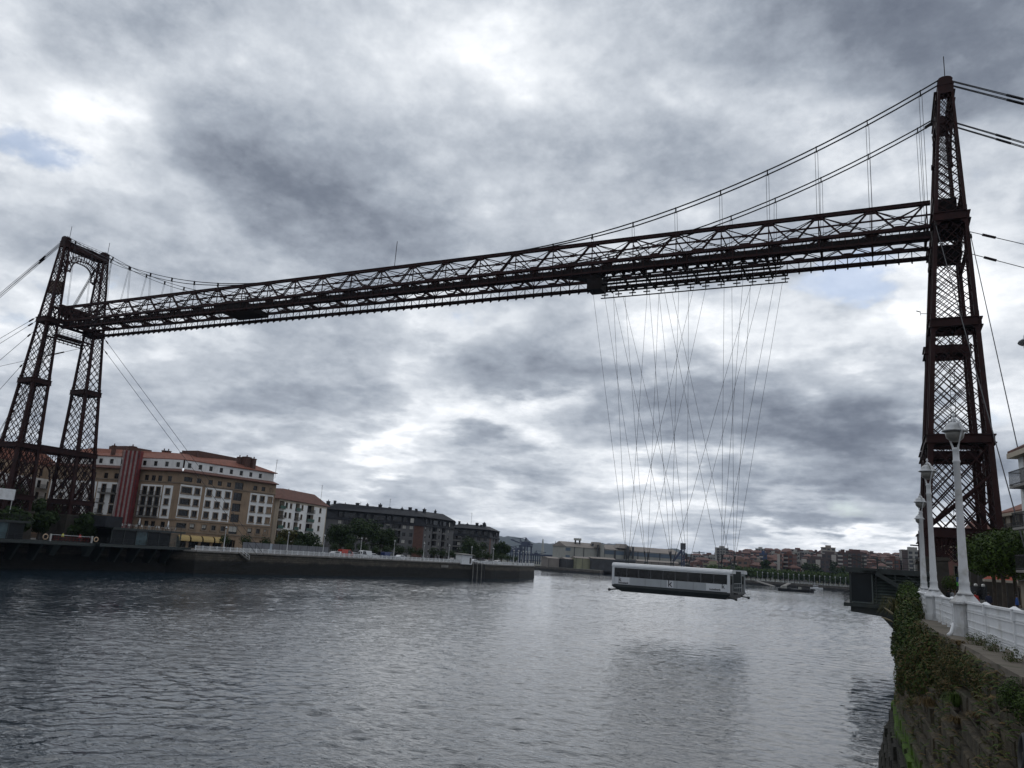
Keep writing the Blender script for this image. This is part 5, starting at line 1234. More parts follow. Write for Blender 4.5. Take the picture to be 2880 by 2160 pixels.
# ---- kiosk, mooring piles, sign and small green boat at the far quay
ka, kb = wall_at(c7(1400, 715)[0])[0], wall_at(c7(1512, 715)[0])[0]
kang = wall_at(c7(1455, 700)[0])[1]; kc = (ka + kb) / 2
k_ = thing('kiosk', 'small white kiosk with flat roof on the far quay edge', 'kiosk', (kc[0], kc[1], LZ), None, False, kang)
kw = np.linalg.norm(kb - ka) / 2
m = MB(); m.box(-kw, kw, -0.9, 1.8, -0.4, 2.7); m.build('wall', 'white_paint', k_)
m = MB(); m.hexa([(-kw - 0.5, -1.5, 2.7), (kw + 0.5, -1.5, 2.7), (kw + 0.5, 2.2, 2.85), (-kw - 0.5, 2.2, 2.85), (-kw - 0.5, -1.5, 2.85), (kw + 0.5, -1.5, 2.85), (kw + 0.5, 2.2, 3.1), (-kw - 0.5, 2.2, 3.1)]); m.build('roof', 'concrete', k_)
m = MB(); m.box(kw * 0.5, kw * 0.8, -0.94, -0.905, -0.1, 1.9); m.build('door', 'win_frame', k_)
for i in range(9):
    u = c7(1530 + i * 16, 780)[0]; p, a = wall_at(u)
    o = MB(); o.tube([(p[0] + 0.9, p[1], WZ - 1), (p[0] + 0.75, p[1], LZ + 0.7 - 0.09 * i)], 0.17, 7)
    o = o.build('mooring_pile', 'black' if i % 3 else 'concrete'); tag(o, 'tarred timber pile against far quay right of kiosk, %s from left' % ORD[i], 'pile', 'timber piles beside the kiosk')
p0, p1 = wall_at(c7(1185, 765)[0])[0], wall_at(c7(1265, 765)[0])[0]
o = MB(); o.bar((p0[0] + 0.42, p0[1], -2.7), (p1[0] + 0.42, p1[1], -2.7), 0.06, 0.75); tag(o.build('wall_plate', 'concrete'), 'pale rectangular plate on the far quay wall left of kiosk', 'sign plate')
bq = atz(*c7(1715, 893), WZ)
bt = thing('motor_boat', 'small dark green cabin boat moored at the far quay', 'boat', (bq[0], bq[1], WZ), None, False, 2.0)
M['boat_green'] = mat('boat_green', (0.03, 0.075, 0.055), 0.5, 0, 0.2, 2)
def hull(mb, L, Wd, z0, z1, bow=0.25, n=9):
    sec = []
    for i in range(n):
        t_ = i / (n - 1); x = -L / 2 + L * t_; w = Wd / 2 * (1 - max(0, (t_ - (1 - bow)) / bow) ** 1.7) * (0.88 + 0.12 * min(1, t_ * 4)); zz = z1 + 0.35 * max(0, t_ - 0.5) ** 2 * (z1 - z0)
        sec.append([(x, -max(w, 0.02), zz), (x, -max(w, 0.02) * 0.75, z0), (x, max(w, 0.02) * 0.75, z0), (x, max(w, 0.02), zz)])
    vs = [p for s in sec for p in s]; fs = []
    for i in range(n - 1):
        for j in range(3): fs.append((4 * i + j, 4 * i + j + 1, 4 * i + j + 5, 4 * i + j + 4))
        fs.append((4 * i + 3, 4 * i, 4 * i + 4, 4 * i + 7))
    fs += [(0, 1, 2, 3), tuple(4 * (n - 1) + j for j in (3, 2, 1, 0))]
    mb.add(vs, fs)
m = MB(); hull(m, 6.5, 2.3, -0.3, 0.75); m.build('hull', 'black', bt)
m = MB(); m.box(-2.6, 0.6, -0.95, 0.95, 0.75, 1.15); m.box(-2.6, 0.6, -0.98, 0.98, 1.9, 2.05)
for x in (-2.5, -1.2, 0.5):
    for y in (-0.9, 0.9): m.box(x - 0.06, x + 0.06, y - 0.06, y + 0.06, 1.15, 1.9)
m.build('cabin', 'boat_green', bt)
m = MB(); m.box(-2.5, 0.5, -0.86, 0.86, 1.16, 1.89); m.build('cabin_window', 'glass_dark', bt)
# steps with white handrail down the quay face
st = thing('quay_steps', 'stone steps with white handrail let into the far quay wall', 'steps', (16, 50, LZ))
pa, pb = wall_at(c6(880, 730)[0])[0], wall_at(c6(1005, 800)[0])[0]
for z in (0.95, 0.5):
    m = MB(); m.tube([(pa[0] + 0.7, pa[1], LZ + z), (pb[0] + 0.7, pb[1], LZ - 1.6 + z)], 0.05, 5); m.build('handrail', 'white_iron', st)
for k in range(4):
    q = pa + (pb - pa) * k / 3; m = MB(); m.tube([(q[0] + 0.7, q[1], LZ - 1.6 * k / 3), (q[0] + 0.7, q[1], LZ + 0.95 - 1.6 * k / 3)], 0.05, 5); m.build('rail_post', 'white_iron', st)
for k in range(8):
    q = pa + (pb - pa) * (k + 0.5) / 8; d = (pb - pa) / 8; m = MB(); zz = LZ - 0.2 * (k + 1)
    m.bar((q[0] + 0.5 - d[0] / 2, q[1] - d[1] / 2, zz), (q[0] + 0.5 + d[0] / 2, q[1] + d[1] / 2, zz), 0.8, 0.2); m.build('step', 'concrete', st)

M['glass_station'] = mat('glass_station', (0.008, 0.011, 0.013), 0.2, 0, 0.5, 0.4, spec=0.15)
# ---- landing station of the far bank (dark steel and glass, terrace on top)
ls = thing('landing_station', 'dark glass landing station below the left tower', 'landing station', (10, 10, -0.9))
FX = 11.2
def sbox(x0, x1, y0, y1, z0, z1, nm, mt): m = MB(); m.box(x0, x1, y0, y1, z0, z1); return m.build(nm, mt, ls)
sbox(2, FX + 1.6, 5.2, 28.0, -1.55, -0.95, 'platform', 'dark_steel'); sbox(2, FX + 1.6, -42, -5.2, -1.55, -0.95, 'platform', 'dark_steel'); sbox(0, FX + 0.4, -5.19, 5.19, -1.60, -1.0, 'dock_floor', 'dark_steel')
for y0, y1 in ((8.6, 26.0), (-42, -9.5)):
    sbox(3, FX + 0.9, y0 - 0.5, y1 + 0.5, 1.95, 2.35, 'roof_slab', 'dark_steel'); sbox(3, 5, y0, y1, -0.95, 1.95, 'rear_wall', 'dark_steel')
    n = round((y1 - y0) / 2.9)
    for i in range(n):
        ya, yb = y0 + (y1 - y0) * i / n, y0 + (y1 - y0) * (i + 1) / n
        if y0 > 0 and i == n - 1:
            for k in range(10): sbox(FX + 0.1, FX + 0.2, ya + 0.1, yb - 0.1, -0.8 + k * 0.27, -0.8 + k * 0.27 + 0.13, 'louvre_slat', 'slat_green')
        else:
            w_ = sbox(FX, FX + 0.05, ya + 0.09, yb - 0.09, -0.9, 1.9, 'glazing', 'glass_teal' if (i == 2 and y0 > 0) or (i == 9 and y0 < 0) else 'glass_station')
        sbox(FX - 0.05, FX + 0.14, ya - 0.09, ya + 0.09, -0.95, 1.95, 'mullion', 'dark_steel')
sbox(FX - 0.05, FX + 0.14, 25.91, 26.09, -0.95, 1.95, 'mullion', 'dark_steel')
sbox(4, FX, 6.8, 10.6, 2.36, 4.5, 'stair_tower', 'slate')
for y0, y1 in ((8.4, 26.4), (-42, -9.5)):
    m = MB()
    for z in (2.75, 3.1, 3.4): m.bar((FX + 0.8, y0, z), (FX + 0.8, y1, z), 0.05)
    for i in range(int((y1 - y0) / 1.4) + 1): m.bar((FX + 0.8, y0 + i * 1.4, 2.35), (FX + 0.8, y0 + i * 1.4, 3.4), 0.05)
    m.build('terrace_railing', 'black', ls)
for y0, y1 in ((5.3, 27.8), (-42, -5.3)):
    m = MB()
    for z in (-0.55, -0.2, 0.1): m.bar((FX + 1.5, y0, z), (FX + 1.5, y1, z), 0.04)
    for i in range(int((y1 - y0) / 1.5) + 1): m.bar((FX + 1.5, y0 + i * 1.5, -0.95), (FX + 1.5, y0 + i * 1.5, 0.1), 0.05)
    m.build('platform_railing', 'black', ls)
for y in list(np.arange(6.5, 27, 4.2)) + list(np.arange(-40, -6, 4.2)):
    m = MB(); m.hexa([(9, y - 0.2, -4.6), (10.6, y - 0.2, -4.6), (10.6, y + 0.2, -4.6), (9, y + 0.2, -4.6), (9, y - 0.2, -1.56), (FX + 1.4, y - 0.2, -1.56), (FX + 1.4, y + 0.2, -1.56), (9, y + 0.2, -1.56)]); m.build('bracket', 'dark_steel', ls)
for y in (-3.6, 3.6):
    m = MB(); m.hexa([(FX - 0.4, y - 0.5, -3.6), (FX + 0.4, y - 0.5, -3.6), (FX + 0.4, y + 0.5, -3.6), (FX - 0.4, y + 0.5, -3.6), (FX - 0.6, y - 0.7, -1.8), (FX + 1.6, y - 0.7, -1.6), (FX + 1.6, y + 0.7, -1.6), (FX - 0.6, y + 0.7, -1.8)]); m.build('dock_fender', 'dark_steel', ls)
gate = MB(); gate.bar((FX + 0.3, -4.4, 0.25), (FX + 0.3, 4.2, 0.15), 0.08, 0.07); gate = gate.build('barrier_bar', 'gate_red'if 'gate_red' in M else 'white_paint', ls)
for y in (-4.4, 4.2): sbox(FX + 0.15, FX + 0.45, y - 0.12, y + 0.12, -1.0, 0.35, 'barrier_post', 'win_frame_white')
m = MB()
for z in (-0.6, -0.2):
    m.bar((FX + 0.35, -4.4, z), (FX + 0.35, 4.2, z), 0.04)
for i in range(12): m.bar((FX + 0.35, -4.4 + i * 0.78, -1.0), (FX + 0.35, -4.4 + i * 0.78, 0.15), 0.035)
m.build('dock_gate', 'net_red', ls)
M['ring'] = mat('life_ring', (0.50, 0.36, 0.24), 0.6, 0, 0.1, 4)
def life_ring(label, c, r=0.48):
    m = MB(); N_, n = 16, 6; vs = []; fs = []
    for i in range(N_):
        a = 2 * math.pi * i / N_
        for j in range(n): b = 2 * math.pi * j / n; R_ = r + 0.11 * math.cos(b); vs.append((c[0] + 0.11 * math.sin(b), c[1] + R_ * math.cos(a), c[2] + R_ * math.sin(a)))
    for i in range(N_):
        for j in range(n): fs.append((i * n + j, i * n + (j + 1) % n, ((i + 1) % N_) * n + (j + 1) % n, ((i + 1) % N_) * n + j))
    m.add(vs, fs); tag(m.build('life_ring', 'ring', None, True), label, 'life ring', 'life rings at the landing')
life_ring('pale orange life ring at the left end of the dock gate', (FX + 0.6, -5.6, -0.25)); life_ring('pale life ring right of the dock gate', (FX + 0.6, 4.9, -0.25), 0.42)
# white board above the near half of the station
o = MB(); q0, q1 = atx(0, 1443, 6.0), atx(33, 1434, 6.0)
bd = thing('sign_board', 'pale blank board at the left edge beside the tower', 'board', (6, q1[1], 2.36))
m = MB(); m.box(5.95, 6.05, q0[1] - 6, q1[1], 6.0, 8.0); m.build('board', 'white_paint', bd)
for y in (q1[1] - 0.3, q1[1] - 3): m = MB(); m.tube([(6, y, 2.3), (6, y, 6.0)], 0.07, 6); m.build('post', 'win_frame_white', bd)
# terrace furniture: folded parasols, tables and chairs
pz = 2.36
for lab, y in (('left folded pale parasol on the landing station terrace', 15.7), ('right folded pale parasol on the landing station terrace', 23.2)):
    t = thing('folded_parasol', lab, 'parasol', (FX - 1.2, y, pz), 'folded parasols', False)
    m = MB(); m.lathe([(0.04, 0.75), (0.20, 0.9), (0.17, 1.5), (0.10, 2.05), (0.03, 2.25)], n=9); m.build('canopy', 'white_paint', t, True)
    m = MB(); m.tube([(0, 0, 0), (0, 0, 0.9)], 0.035, 6); m.box(-0.25, 0.25, -0.25, 0.25, 0, 0.06); m.build('pole', 'black', t)
def cafe_set(label, loc, rz):
    t = thing('cafe_table', label, 'table', loc, 'terrace tables', False, rz)
    m = MB(); m.lathe([(0.4, 0.70), (0.4, 0.74)], n=12); m.build('table_top', 'white_paint', t)
    m = MB(); m.tube([(0, 0, 0.02), (0, 0, 0.7)], 0.04, 6); m.box(-0.2, 0.2, -0.2, 0.2, 0, 0.03); m.build('leg', 'cable', t); return t
def chair(label, loc, rz):
    t = thing('terrace_chair', label, 'chair', loc, 'pale terrace chairs', False, rz)
    m = MB(); m.box(-0.22, 0.22, -0.22, 0.22, 0.42, 0.47); m.build('seat', 'win_frame_white', t)
    m = MB(); m.hexa([(-0.22, 0.18, 0.47), (0.22, 0.18, 0.47), (0.22, 0.23, 0.47), (-0.22, 0.23, 0.47), (-0.22, 0.26, 0.88), (0.22, 0.26, 0.88), (0.22, 0.30, 0.88), (-0.22, 0.30, 0.88)]); m.build('backrest', 'win_frame_white', t)
    for a in (-0.19, 0.19):
        for b in (-0.19, 0.19): m = MB(); m.tube([(a, b, 0), (a, b, 0.43)], 0.02, 5); m.build('leg', 'win_frame_white', t)
    return t
t0 = c0_ = None
for i, y in enumerate((12.2, 14.4, 17.2, 19.4, 21.6, 24.6)):
    lab = 'small round terrace table on the landing station, %s from left' % ORD[i]
    t0 = cafe_set(lab, (FX - 0.9, y, pz), 0) if t0 is None else (dup(t0, (FX - 0.9 - 0.5 * (i % 2), y, pz), 0, lab), t0)[1]
    for s in (-1, 1):
        lab = 'pale chair at terrace table %s from left, its %s side' % (ORD[i], 'left' if s < 0 else 'right')
        a = 1.57 * s + math.pi + 0.3 * math.sin(i * 4 + s)
        c0_ = chair(lab, (FX - 0.9 - 0.5 * (i % 2), y + s * 0.75, pz), a) if c0_ is None else (dup(c0_, (FX - 0.9 - 0.5 * (i % 2), y + s * 0.75, pz), a, lab), c0_)[1]

# ------------------------------------------------------------------ people
def person(label, loc, rz, shirt, trousers, h=1.7, sit=False):
    """one skinned body mesh, hair and clothing as parts"""
    t = thing('person', label, 'person', loc, None, False, rz); k = h / 1.7
    J = [((0, 0, 0.92), .13), ((0, 0, 1.12), .125), ((0, 0, 1.36), .14), ((0, 0, 1.46), .06), ((0, 0.01, 1.52), .055), ((0, 0.02, 1.60), .095), ((0, 0.02, 1.67), .07)]
    E_ = [(i, i + 1) for i in range(6)]
    for s in (-1, 1):
        b = len(J); J += [((s * .17, 0, 1.39), .055), ((s * .22, -.02, 1.12), .043), ((s * .23, .08, .90), .035), ((s * .23, .11, .82), .03)]; E_ += [(2, b), (b, b + 1), (b + 1, b + 2), (b + 2, b + 3)]
        b = len(J); st_ = 0.09 * s; J += [((s * .09, 0, .86), .10), ((s * .10, st_ + .03, .48), .065), ((s * .10, st_ - .03, .09), .045), ((s * .10, st_ + .10, .035), .035)]; E_ += [(0, b), (b, b + 1), (b + 1, b + 2), (b + 2, b + 3)]
    me = bpy.data.meshes.new('body'); me.from_pydata([tuple(x * k for x in p) for p, r in J], E_, []); o = link('body', me, t)
    md = o.modifiers.new('Skin', 'SKIN'); me.skin_vertices[0].data[0].use_root = True
    for i, (p, r) in enumerate(J): me.skin_vertices[0].data[i].radius = (r * k, r * k)
    o.modifiers.new('Sub', 'SUBSURF').levels = 1
    for key, c in (('skin', (0.30, 0.18, 0.13)), ('hair', (0.02, 0.014, 0.01))):
        if key not in M: M[key] = mat(key, c, 0.6, 0, 0.1, 5)
    ms, mt_ = 'cl_%s' % (shirt,), 'cl_%s' % (trousers,)
    for nm, c in ((ms, shirt), (mt_, trousers)):
        if nm not in M: M[nm] = mat('cloth', c, 0.85, 0, 0.15, 6)
    dg = bpy.context.evaluated_depsgraph_get(); me2 = bpy.data.meshes.new_from_object(o.evaluated_get(dg)); o.modifiers.clear(); o.data = me2; me2.name = 'body'
    for x in ('skin', ms, mt_): me2.materials.append(M[x])
    idx = []
    for p in me2.polygons:
        z = p.center.z / k; r_ = abs(p.center.x) / k
        idx.append(2 if z < 0.93 and r_ < 0.19 else (1 if z < 1.47 and not (z < 0.93) else 0))
    me2.polygons.foreach_set('material_index', idx); me2.polygons.foreach_set('use_smooth', [True] * len(me2.polygons))
    m = MB(); m.lathe([(0.02, 1.745), (0.07, 1.73), (0.105, 1.67), (0.108, 1.60), (0.09, 1.55)], (0, -0.005, 0), 10); m.v = [(a * k, b * k, c * k) for a, b, c in m.v]; m.build('hair', 'hair', t, True)
    return t
person('person in yellow jacket behind the dock gate under the left tower', (10.6, -1.4, -1.0), -1.6, (0.50, 0.50, 0.06), (0.03, 0.03, 0.04))
person('person in red top behind the dock gate under the left tower', (10.6, 2.2, -1.0), -1.6, (0.40, 0.03, 0.03), (0.03, 0.03, 0.04))

for i, (lab, x, sh) in enumerate((('passenger in pale shirt standing at the left end of the gondola cabin', 122.9, (0.30, 0.30, 0.31)), ('passenger in dark coat in the left third of the gondola cabin', 125.2, (0.03, 0.03, 0.035)), ('passenger in grey top in the middle of the gondola cabin', 128.6, (0.16, 0.16, 0.17)), ('passenger in pale top right of the gondola middle', 131.1, (0.32, 0.31, 0.30)), ('passenger in brown jacket at the right end of the gondola cabin', 133.9, (0.10, 0.07, 0.05)))):
    person(lab, (x, -GY + 0.7 + 0.3 * (i % 2), -0.88), 0.7 * i, sh, (0.03, 0.03, 0.04), 1.72)['group'] = 'gondola passengers'

# ------------------------------------------------------------------ far bank, factory, port, hills and town
def far_pt(u, D, z): q = atD(u, 1600, D); return np.array([q[0], q[1], z])
FAR = [(1300, 900), (1440, 640), (1500, 600), (1600, 566), (1688, 545), (1700, 600), (1760, 600), (1900, 590), (2050, 580), (2150, 574), (2300, 574), (2420, 570), (2560, 560), (2750, 560), (2950, 540)]
edge = [far_pt(u, D, 0) for u, D in FAR]
back = [far_pt(u, D * 1.0 + 5200, 0) for u, D in FAR]
FZ = -3.6
M['far_wall'] = quay_mat('far_bank_stone', (0.13, 0.115, 0.10), (0.020, 0.019, 0.017), -5.2)
M['far_ground'] = mat('far_ground', (0.07, 0.072, 0.055), 0.95, 0, 0.3, 0.02)
M['hill'] = mat('hill_woods', (0.018, 0.028, 0.026), 0.95, 0, 0.35, 0.01, bump=3.0, bscale=0.02)
m = MB(); n = len(edge)
m.add([(p[0], p[1], FZ) for p in edge] + [(p[0], p[1], FZ + 2) for p in back], [(i, i + 1, n + i + 1, n + i) for i in range(n - 1)]); m.build('far_bank_ground', 'far_ground')['kind'] = 'structure'
m = MB()
for a, b in zip(edge[:-1], edge[1:]): m.quad((a[0], a[1], WZ - 1), (b[0], b[1], WZ - 1), (b[0], b[1], FZ), (a[0], a[1], FZ))
tag(m.build('quay_wall', 'far_wall'), 'low stone embankment wall along the distant bank', 'quay wall')
# town hill: ground rising behind the far quay
def hill_h(u, D):
    t = np.clip((D - 640) / 620, 0, 1); a = np.clip((u - 1880) / 260, 0, 1) * (1 - 0.25 * np.clip((u - 2500) / 300, 0, 1))
    return FZ + 1 + (31 * t ** 0.85) * a
us = np.linspace(1700, 2950, 44); Ds = np.linspace(612, 1500, 16)
V = [[(*far_pt(u, D, 0)[:2], hill_h(u, D) - (1 if D < 640 else 0)) for u in us] for D in Ds]; m = MB(); nu = len(us)
m.add([p for r in V for p in r], [(i * nu + j, i * nu + j + 1, (i + 1) * nu + j + 1, (i + 1) * nu + j) for i in range(len(Ds) - 1) for j in range(nu - 1)]); m.build('town_hill', 'far_ground', None, True)['kind'] = 'structure'
# distant mountains
def ridge(name, D, prof, dep):
    us_ = np.linspace(prof[0][0], prof[-1][0], 70); m = MB(); rr = np.random.default_rng(int(D)); rows_ = []
    for k in range(5):
        f = (0, 0.45, 0.8, 1.0, 0.7)[k]; row = []
        for u in us_:
            v = np.interp(u, [p[0] for p in prof], [p[1] for p in prof]); q = atD(u, v, D); z = q[2] * f * (1 + 0.02 * rr.normal()) - (8 if k == 0 else 0)
            w = atD(u, v, D - dep * (1 - f) if k < 4 else D + dep); row.append((w[0], w[1], z))
        rows_ += row
    nn = len(us_); m.add(rows_, [(i * nn + j, i * nn + j + 1, (i + 1) * nn + j + 1, (i + 1) * nn + j) for i in range(4) for j in range(nn - 1)]); m.build(name, 'hill', None, True)['kind'] = 'structure'
ridge('mountain', 4600, [(1250, 1535), (1330, 1518), (1405, 1507), (1440, 1509), (1475, 1514), (1500, 1526), (1530, 1528), (1575, 1530), (1640, 1529), (1700, 1527), (1750, 1533), (1800, 1541), (1850, 1552), (1930, 1570)], 900)
ridge('far_hill', 3000, [(1600, 1575), (1690, 1560), (1790, 1545), (1860, 1548), (1880, 1541), (1905, 1543), (1935, 1558), (1990, 1560), (2100, 1556), (2300, 1560), (2480, 1562), (2700, 1575)], 500)

# factory: long gabled sheds, cyclone hoods, ducts, silo
M['fac_wall'] = mat('factory_cladding', (0.30, 0.295, 0.265), 0.7, 0.1, 0.12, 0.06, streak=0.4); M['fac_blue'] = mat('factory_blue', (0.085, 0.115, 0.155), 0.7, 0, 0.1, 0.1); M['fac_roof'] = mat('factory_roof', (0.19, 0.165, 0.145), 0.8, 0, 0.2, 0.1); M['fac_dark'] = mat('factory_dark', (0.045, 0.045, 0.047), 0.8, 0, 0.3, 0.2); M['fac_yellow'] = mat('factory_yellow', (0.24, 0.235, 0.15), 0.8, 0, 0.2, 0.2)
r3 = lambda x, y: (1440 + x / 4.254, 1480 + y / 4.254)
fac = thing('factory', 'long pale factory shed with blue window bands and roof hoods across the water', 'factory', tuple(far_pt(1700, 640, FZ)))
F0 = np.array(far_pt(1590, 640, 0)[:2]); F1 = np.array(far_pt(1915, 700, 0)[:2]); ff = Fac(F0, F1, FZ); zt = ff.z_of(*r3(640, 240)); zg = ff.z_of(*r3(1200, 430))
m = MB(); ff.box(m, 0, ff.L, FZ, zt, -24, 0); m.build('wall', 'fac_wall', fac)
zr2 = zt + 4.2
m = MB(); m.add([ff.P(-0.8, zt, 0.8), ff.P(ff.L, zt, 0.8), ff.P(ff.L, zr2, -12), ff.P(-0.8, zr2, -12), ff.P(ff.L, zt, -25), ff.P(-0.8, zt, -25)], [(0, 1, 2, 3), (3, 2, 4, 5), (0, 3, 5), (1, 4, 2)]); m.build('roof', 'fac_roof', fac)
sA_ = ff.s_of(*r3(1100, 300)); z0_, z1_ = ff.z_of(*r3(1300, 345)), ff.z_of(*r3(1300, 300)); n = 7
for i in range(n):
    a0, a1 = sA_ + (ff.L - sA_) * i / n, sA_ + (ff.L - sA_) * (i + 1) / n
    m = MB(); ff.box(m, a0 + 0.4, a1 - 0.4, z0_, z1_, 0.0, 0.25); m.build('window_band', 'fac_blue', fac)
    m = MB(); ff.box(m, a0 - 0.25, a0 + 0.25, FZ, zt, 0.0, 0.5); m.build('pilaster', 'fac_dark', fac)
for x0, x1, y0, y1 in ((642, 700, 255, 292), (640, 690, 342, 382)):
    m = MB(); ff.box(m, ff.s_of(*r3(x0, y0)), ff.s_of(*r3(x1, y0)), ff.z_of(*r3(x0, y1)), ff.z_of(*r3(x0, y0)), 0, 0.2); m.build('window', 'fac_blue', fac)
for x in (745, 858): m = MB(); s_ = ff.s_of(*r3(x, 300)); ff.box(m, s_ - 0.25, s_ + 0.25, FZ, zt, 0, 0.4); m.build('pilaster', 'fac_dark', fac)
for xa, xb, xc, xd, yt_, yb_ in ((980, 1000, 1065, 1115, 188, 255), (1262, 1300, 1375, 1430, 210, 260)):
    a0, a1, b0, b1 = (ff.s_of(*r3(x, 230)) for x in (xa, xd, xb, xc)); z0_, z1_ = ff.z_of(*r3(xa, yb_)), ff.z_of(*r3(xb, yt_))
    m = MB(); m.hexa([ff.P(a0, z0_, 1), ff.P(a1, z0_, 1), ff.P(a1, z0_, -9), ff.P(a0, z0_, -9), ff.P(b0, z1_, -1), ff.P(b1, z1_, -1), ff.P(b1, z1_, -7), ff.P(b0, z1_, -7)]); m.build('roof_hood', 'fac_roof', fac)
for x, y0, y1, r_ in ((945, 205, 240, 1.0), (1060, 215, 380, 1.8), (1010, 220, 390, 0.8), (1370, 240, 390, 1.2), (1430, 245, 390, 0.9), (1210, 290, 400, 0.5), (1330, 290, 400, 0.5)):
    s_ = ff.s_of(*r3(x, 300)); m = MB(); m.tube([ff.P(s_, ff.z_of(*r3(x, y1)), 2.2), ff.P(s_, ff.z_of(*r3(x, y0)), 2.2)], r_, 9); m.build('duct', 'fac_dark' if r_ < 1.5 else 'fac_wall', fac)
s_ = ff.s_of(*r3(840, 200)); zz = ff.z_of(*r3(840, 215)); zz2 = ff.z_of(*r3(840, 145))
m = MB(); m.tube([ff.P(s_, zz + 3, -8), ff.P(s_, zz2, -8)], 3.2, 12); m.build('roof_tank', 'fac_wall', fac)
for d in (-2, 2): m = MB(); m.tube([ff.P(s_ + d, zz - 2, -8), ff.P(s_ + d, zz + 3.2, -8)], 0.7, 6); m.build('tank_leg', 'fac_dark', fac)
m = MB(); m.tube([ff.P(ff.s_of(*r3(1130, 405)), ff.z_of(*r3(1130, 405)), 5), ff.P(ff.L, ff.z_of(*r3(1980, 440)), 5)], 1.3, 8); m.build('conveyor_pipe', 'fac_dark', fac)
for k, (x0, x1, y0, y1, mt, nm, lab) in enumerate(((760, 945, 385, 470, 'fac_yellow', 'storage_shed', 'pale yellow storage shed in front of the factory'), (640, 758, 395, 470, 'fac_dark', 'storage_shed', 'dark storage shed left of the yellow one by the factory'), (950, 1230, 392, 500, 'fac_dark', 'storage_shed', 'dark storage shed right of the yellow one by the factory'), (430, 560, 385, 440, 'fac_roof', 'storage_shed', 'low brown shed at the left end of the factory'), (1500, 1990, 430, 470, 'fac_roof', 'storage_shed', 'long low shed under the right half of the factory'), (2140, 2330, 0, 0, 'x', '', ''))):
    if mt == 'x': continue
    p0, p1 = r3(x0, y1), r3(x1, y1); fq = Fac(far_pt(p0[0], 585, 0)[:2], far_pt(p1[0], 590, 0)[:2], FZ); zt_ = fq.z_of(*r3((x0 + x1) / 2, y0))
    t = thing(nm, lab, 'shed', (fq.O[0], fq.O[1], FZ), 'sheds around the factory'); m = MB(); fq.box(m, 0, fq.L, FZ - 0.5, zt_, -10, 0); m.build('wall', mt, t)
    m = MB(); m.add([fq.P(-0.4, zt_, 0.4), fq.P(fq.L + .4, zt_, 0.4), fq.P(fq.L + .4, zt_ + 1.2, -5), fq.P(-0.4, zt_ + 1.2, -5), fq.P(fq.L + .4, zt_, -10.4), fq.P(-.4, zt_, -10.4)], [(0, 1, 2, 3), (3, 2, 4, 5), (0, 3, 5), (1, 4, 2)]); m.build('roof', 'fac_roof', t)
    for i in range(int(fq.L / 5)):
        m = MB(); fq.box(m, i * 5 + 0.1, i * 5 + 0.3, FZ, zt_, 0.0, 0.2); m.build('rib', 'fac_dark', t)
# loading tower with bucket crane by the factory's right end
t = thing('loading_tower', 'tall dark blue loading tower at the right end of the factory', 'loading tower', tuple(far_pt(1922, 610, FZ))); fq = Fac(far_pt(1905, 610, 0)[:2], far_pt(1940, 610, 0)[:2], FZ)
M['crane_blue'] = mat('crane_blue', (0.025, 0.035, 0.07), 0.6, 0, 0.2, 0.5)
zt_ = fq.z_of(*r3(2045, 222)); s0, s1 = fq.s_of(*r3(2030, 300)), fq.s_of(*r3(2062, 300)); m = MB()
for a in (s0, s1):
    for o_ in (0, -4): m.bar(fq.P(a, FZ, o_), fq.P(a, zt_, o_), 0.7)
n = 6
for i in range(n):
    za, zb_ = FZ + (zt_ - FZ) * i / n, FZ + (zt_ - FZ) * (i + 1) / n; m.bar(fq.P(s0, za, 0), fq.P(s1, zb_, 0), 0.5); m.bar(fq.P(s0, zb_, 0), fq.P(s1, zb_, 0), 0.6)
m.build('frame', 'crane_blue', t); m = MB(); fq.box(m, s0 - 1, s1 + 1, zt_ - 3.2, zt_ + 1.2, -5, 1); m.build('head_house', 'fac_dark', t)
m = MB(); m.bar(fq.P(s0, zt_ - 4, 0), fq.P(s0 - 9, FZ + 6, 2), 1.6); m.build('chute', 'crane_blue', t)
# port cranes far left of the factory
def gantry(label, u, D, h, rz):
    q = far_pt(u, D, FZ); t = thing('port_crane', label, 'crane', tuple(q), 'port cranes', False, rz); s = h / 30.0
    for x in (-6, 6):
        for y in (-4, 4): m = MB(); m.bar((x * s, y * s, 0), (x * s * 0.8, y * s, 20 * s), 1.3 * s); m.build('leg', 'crane_blue', t)
    m = MB(); m.box(-6.5 * s, 6.5 * s, -4.5 * s, 4.5 * s, 19 * s, 21 * s); m.box(-4 * s, 5 * s, -3 * s, 3 * s, 21 * s, 25 * s); m.build('machine_house', 'crane_blue', t)
    m = MB(); m.bar((-3 * s, 0, 21 * s), (1 * s, 0, 30 * s), 1.0 * s); m.bar((3 * s, 0, 21 * s), (1 * s, 0, 30 * s), 1.0 * s); m.build('mast', 'crane_blue', t)
    m = MB(); m.bar((4 * s, 0, 22 * s), (24 * s, 0, 27 * s + 0), 1.4 * s); m.bar((1 * s, 0, 30 * s), (24 * s, 0, 27 * s), 0.5 * s); m.bar((1 * s, 0, 30 * s), (-9 * s, 0, 22 * s), 0.5 * s); m.bar((-4 * s, 0, 22 * s), (-10 * s, 0, 22 * s), 1.2 * s); m.build('jib', 'crane_blue', t); return t
for lab, u, D, h, rz in (('tallest dark blue port crane, just left of the factory', 1476, 820, 26, 2.9), ('small port crane left of the tallest one', 1458, 900, 19, 2.7), ('smaller port crane second left of the tallest', 1448, 930, 18, 2.6), ('port crane at the left end of the crane row', 1434, 960, 17, 2.8), ('low port crane right of the tallest one', 1505, 880, 14, 0.4)): gantry(lab, u, D, h, rz)
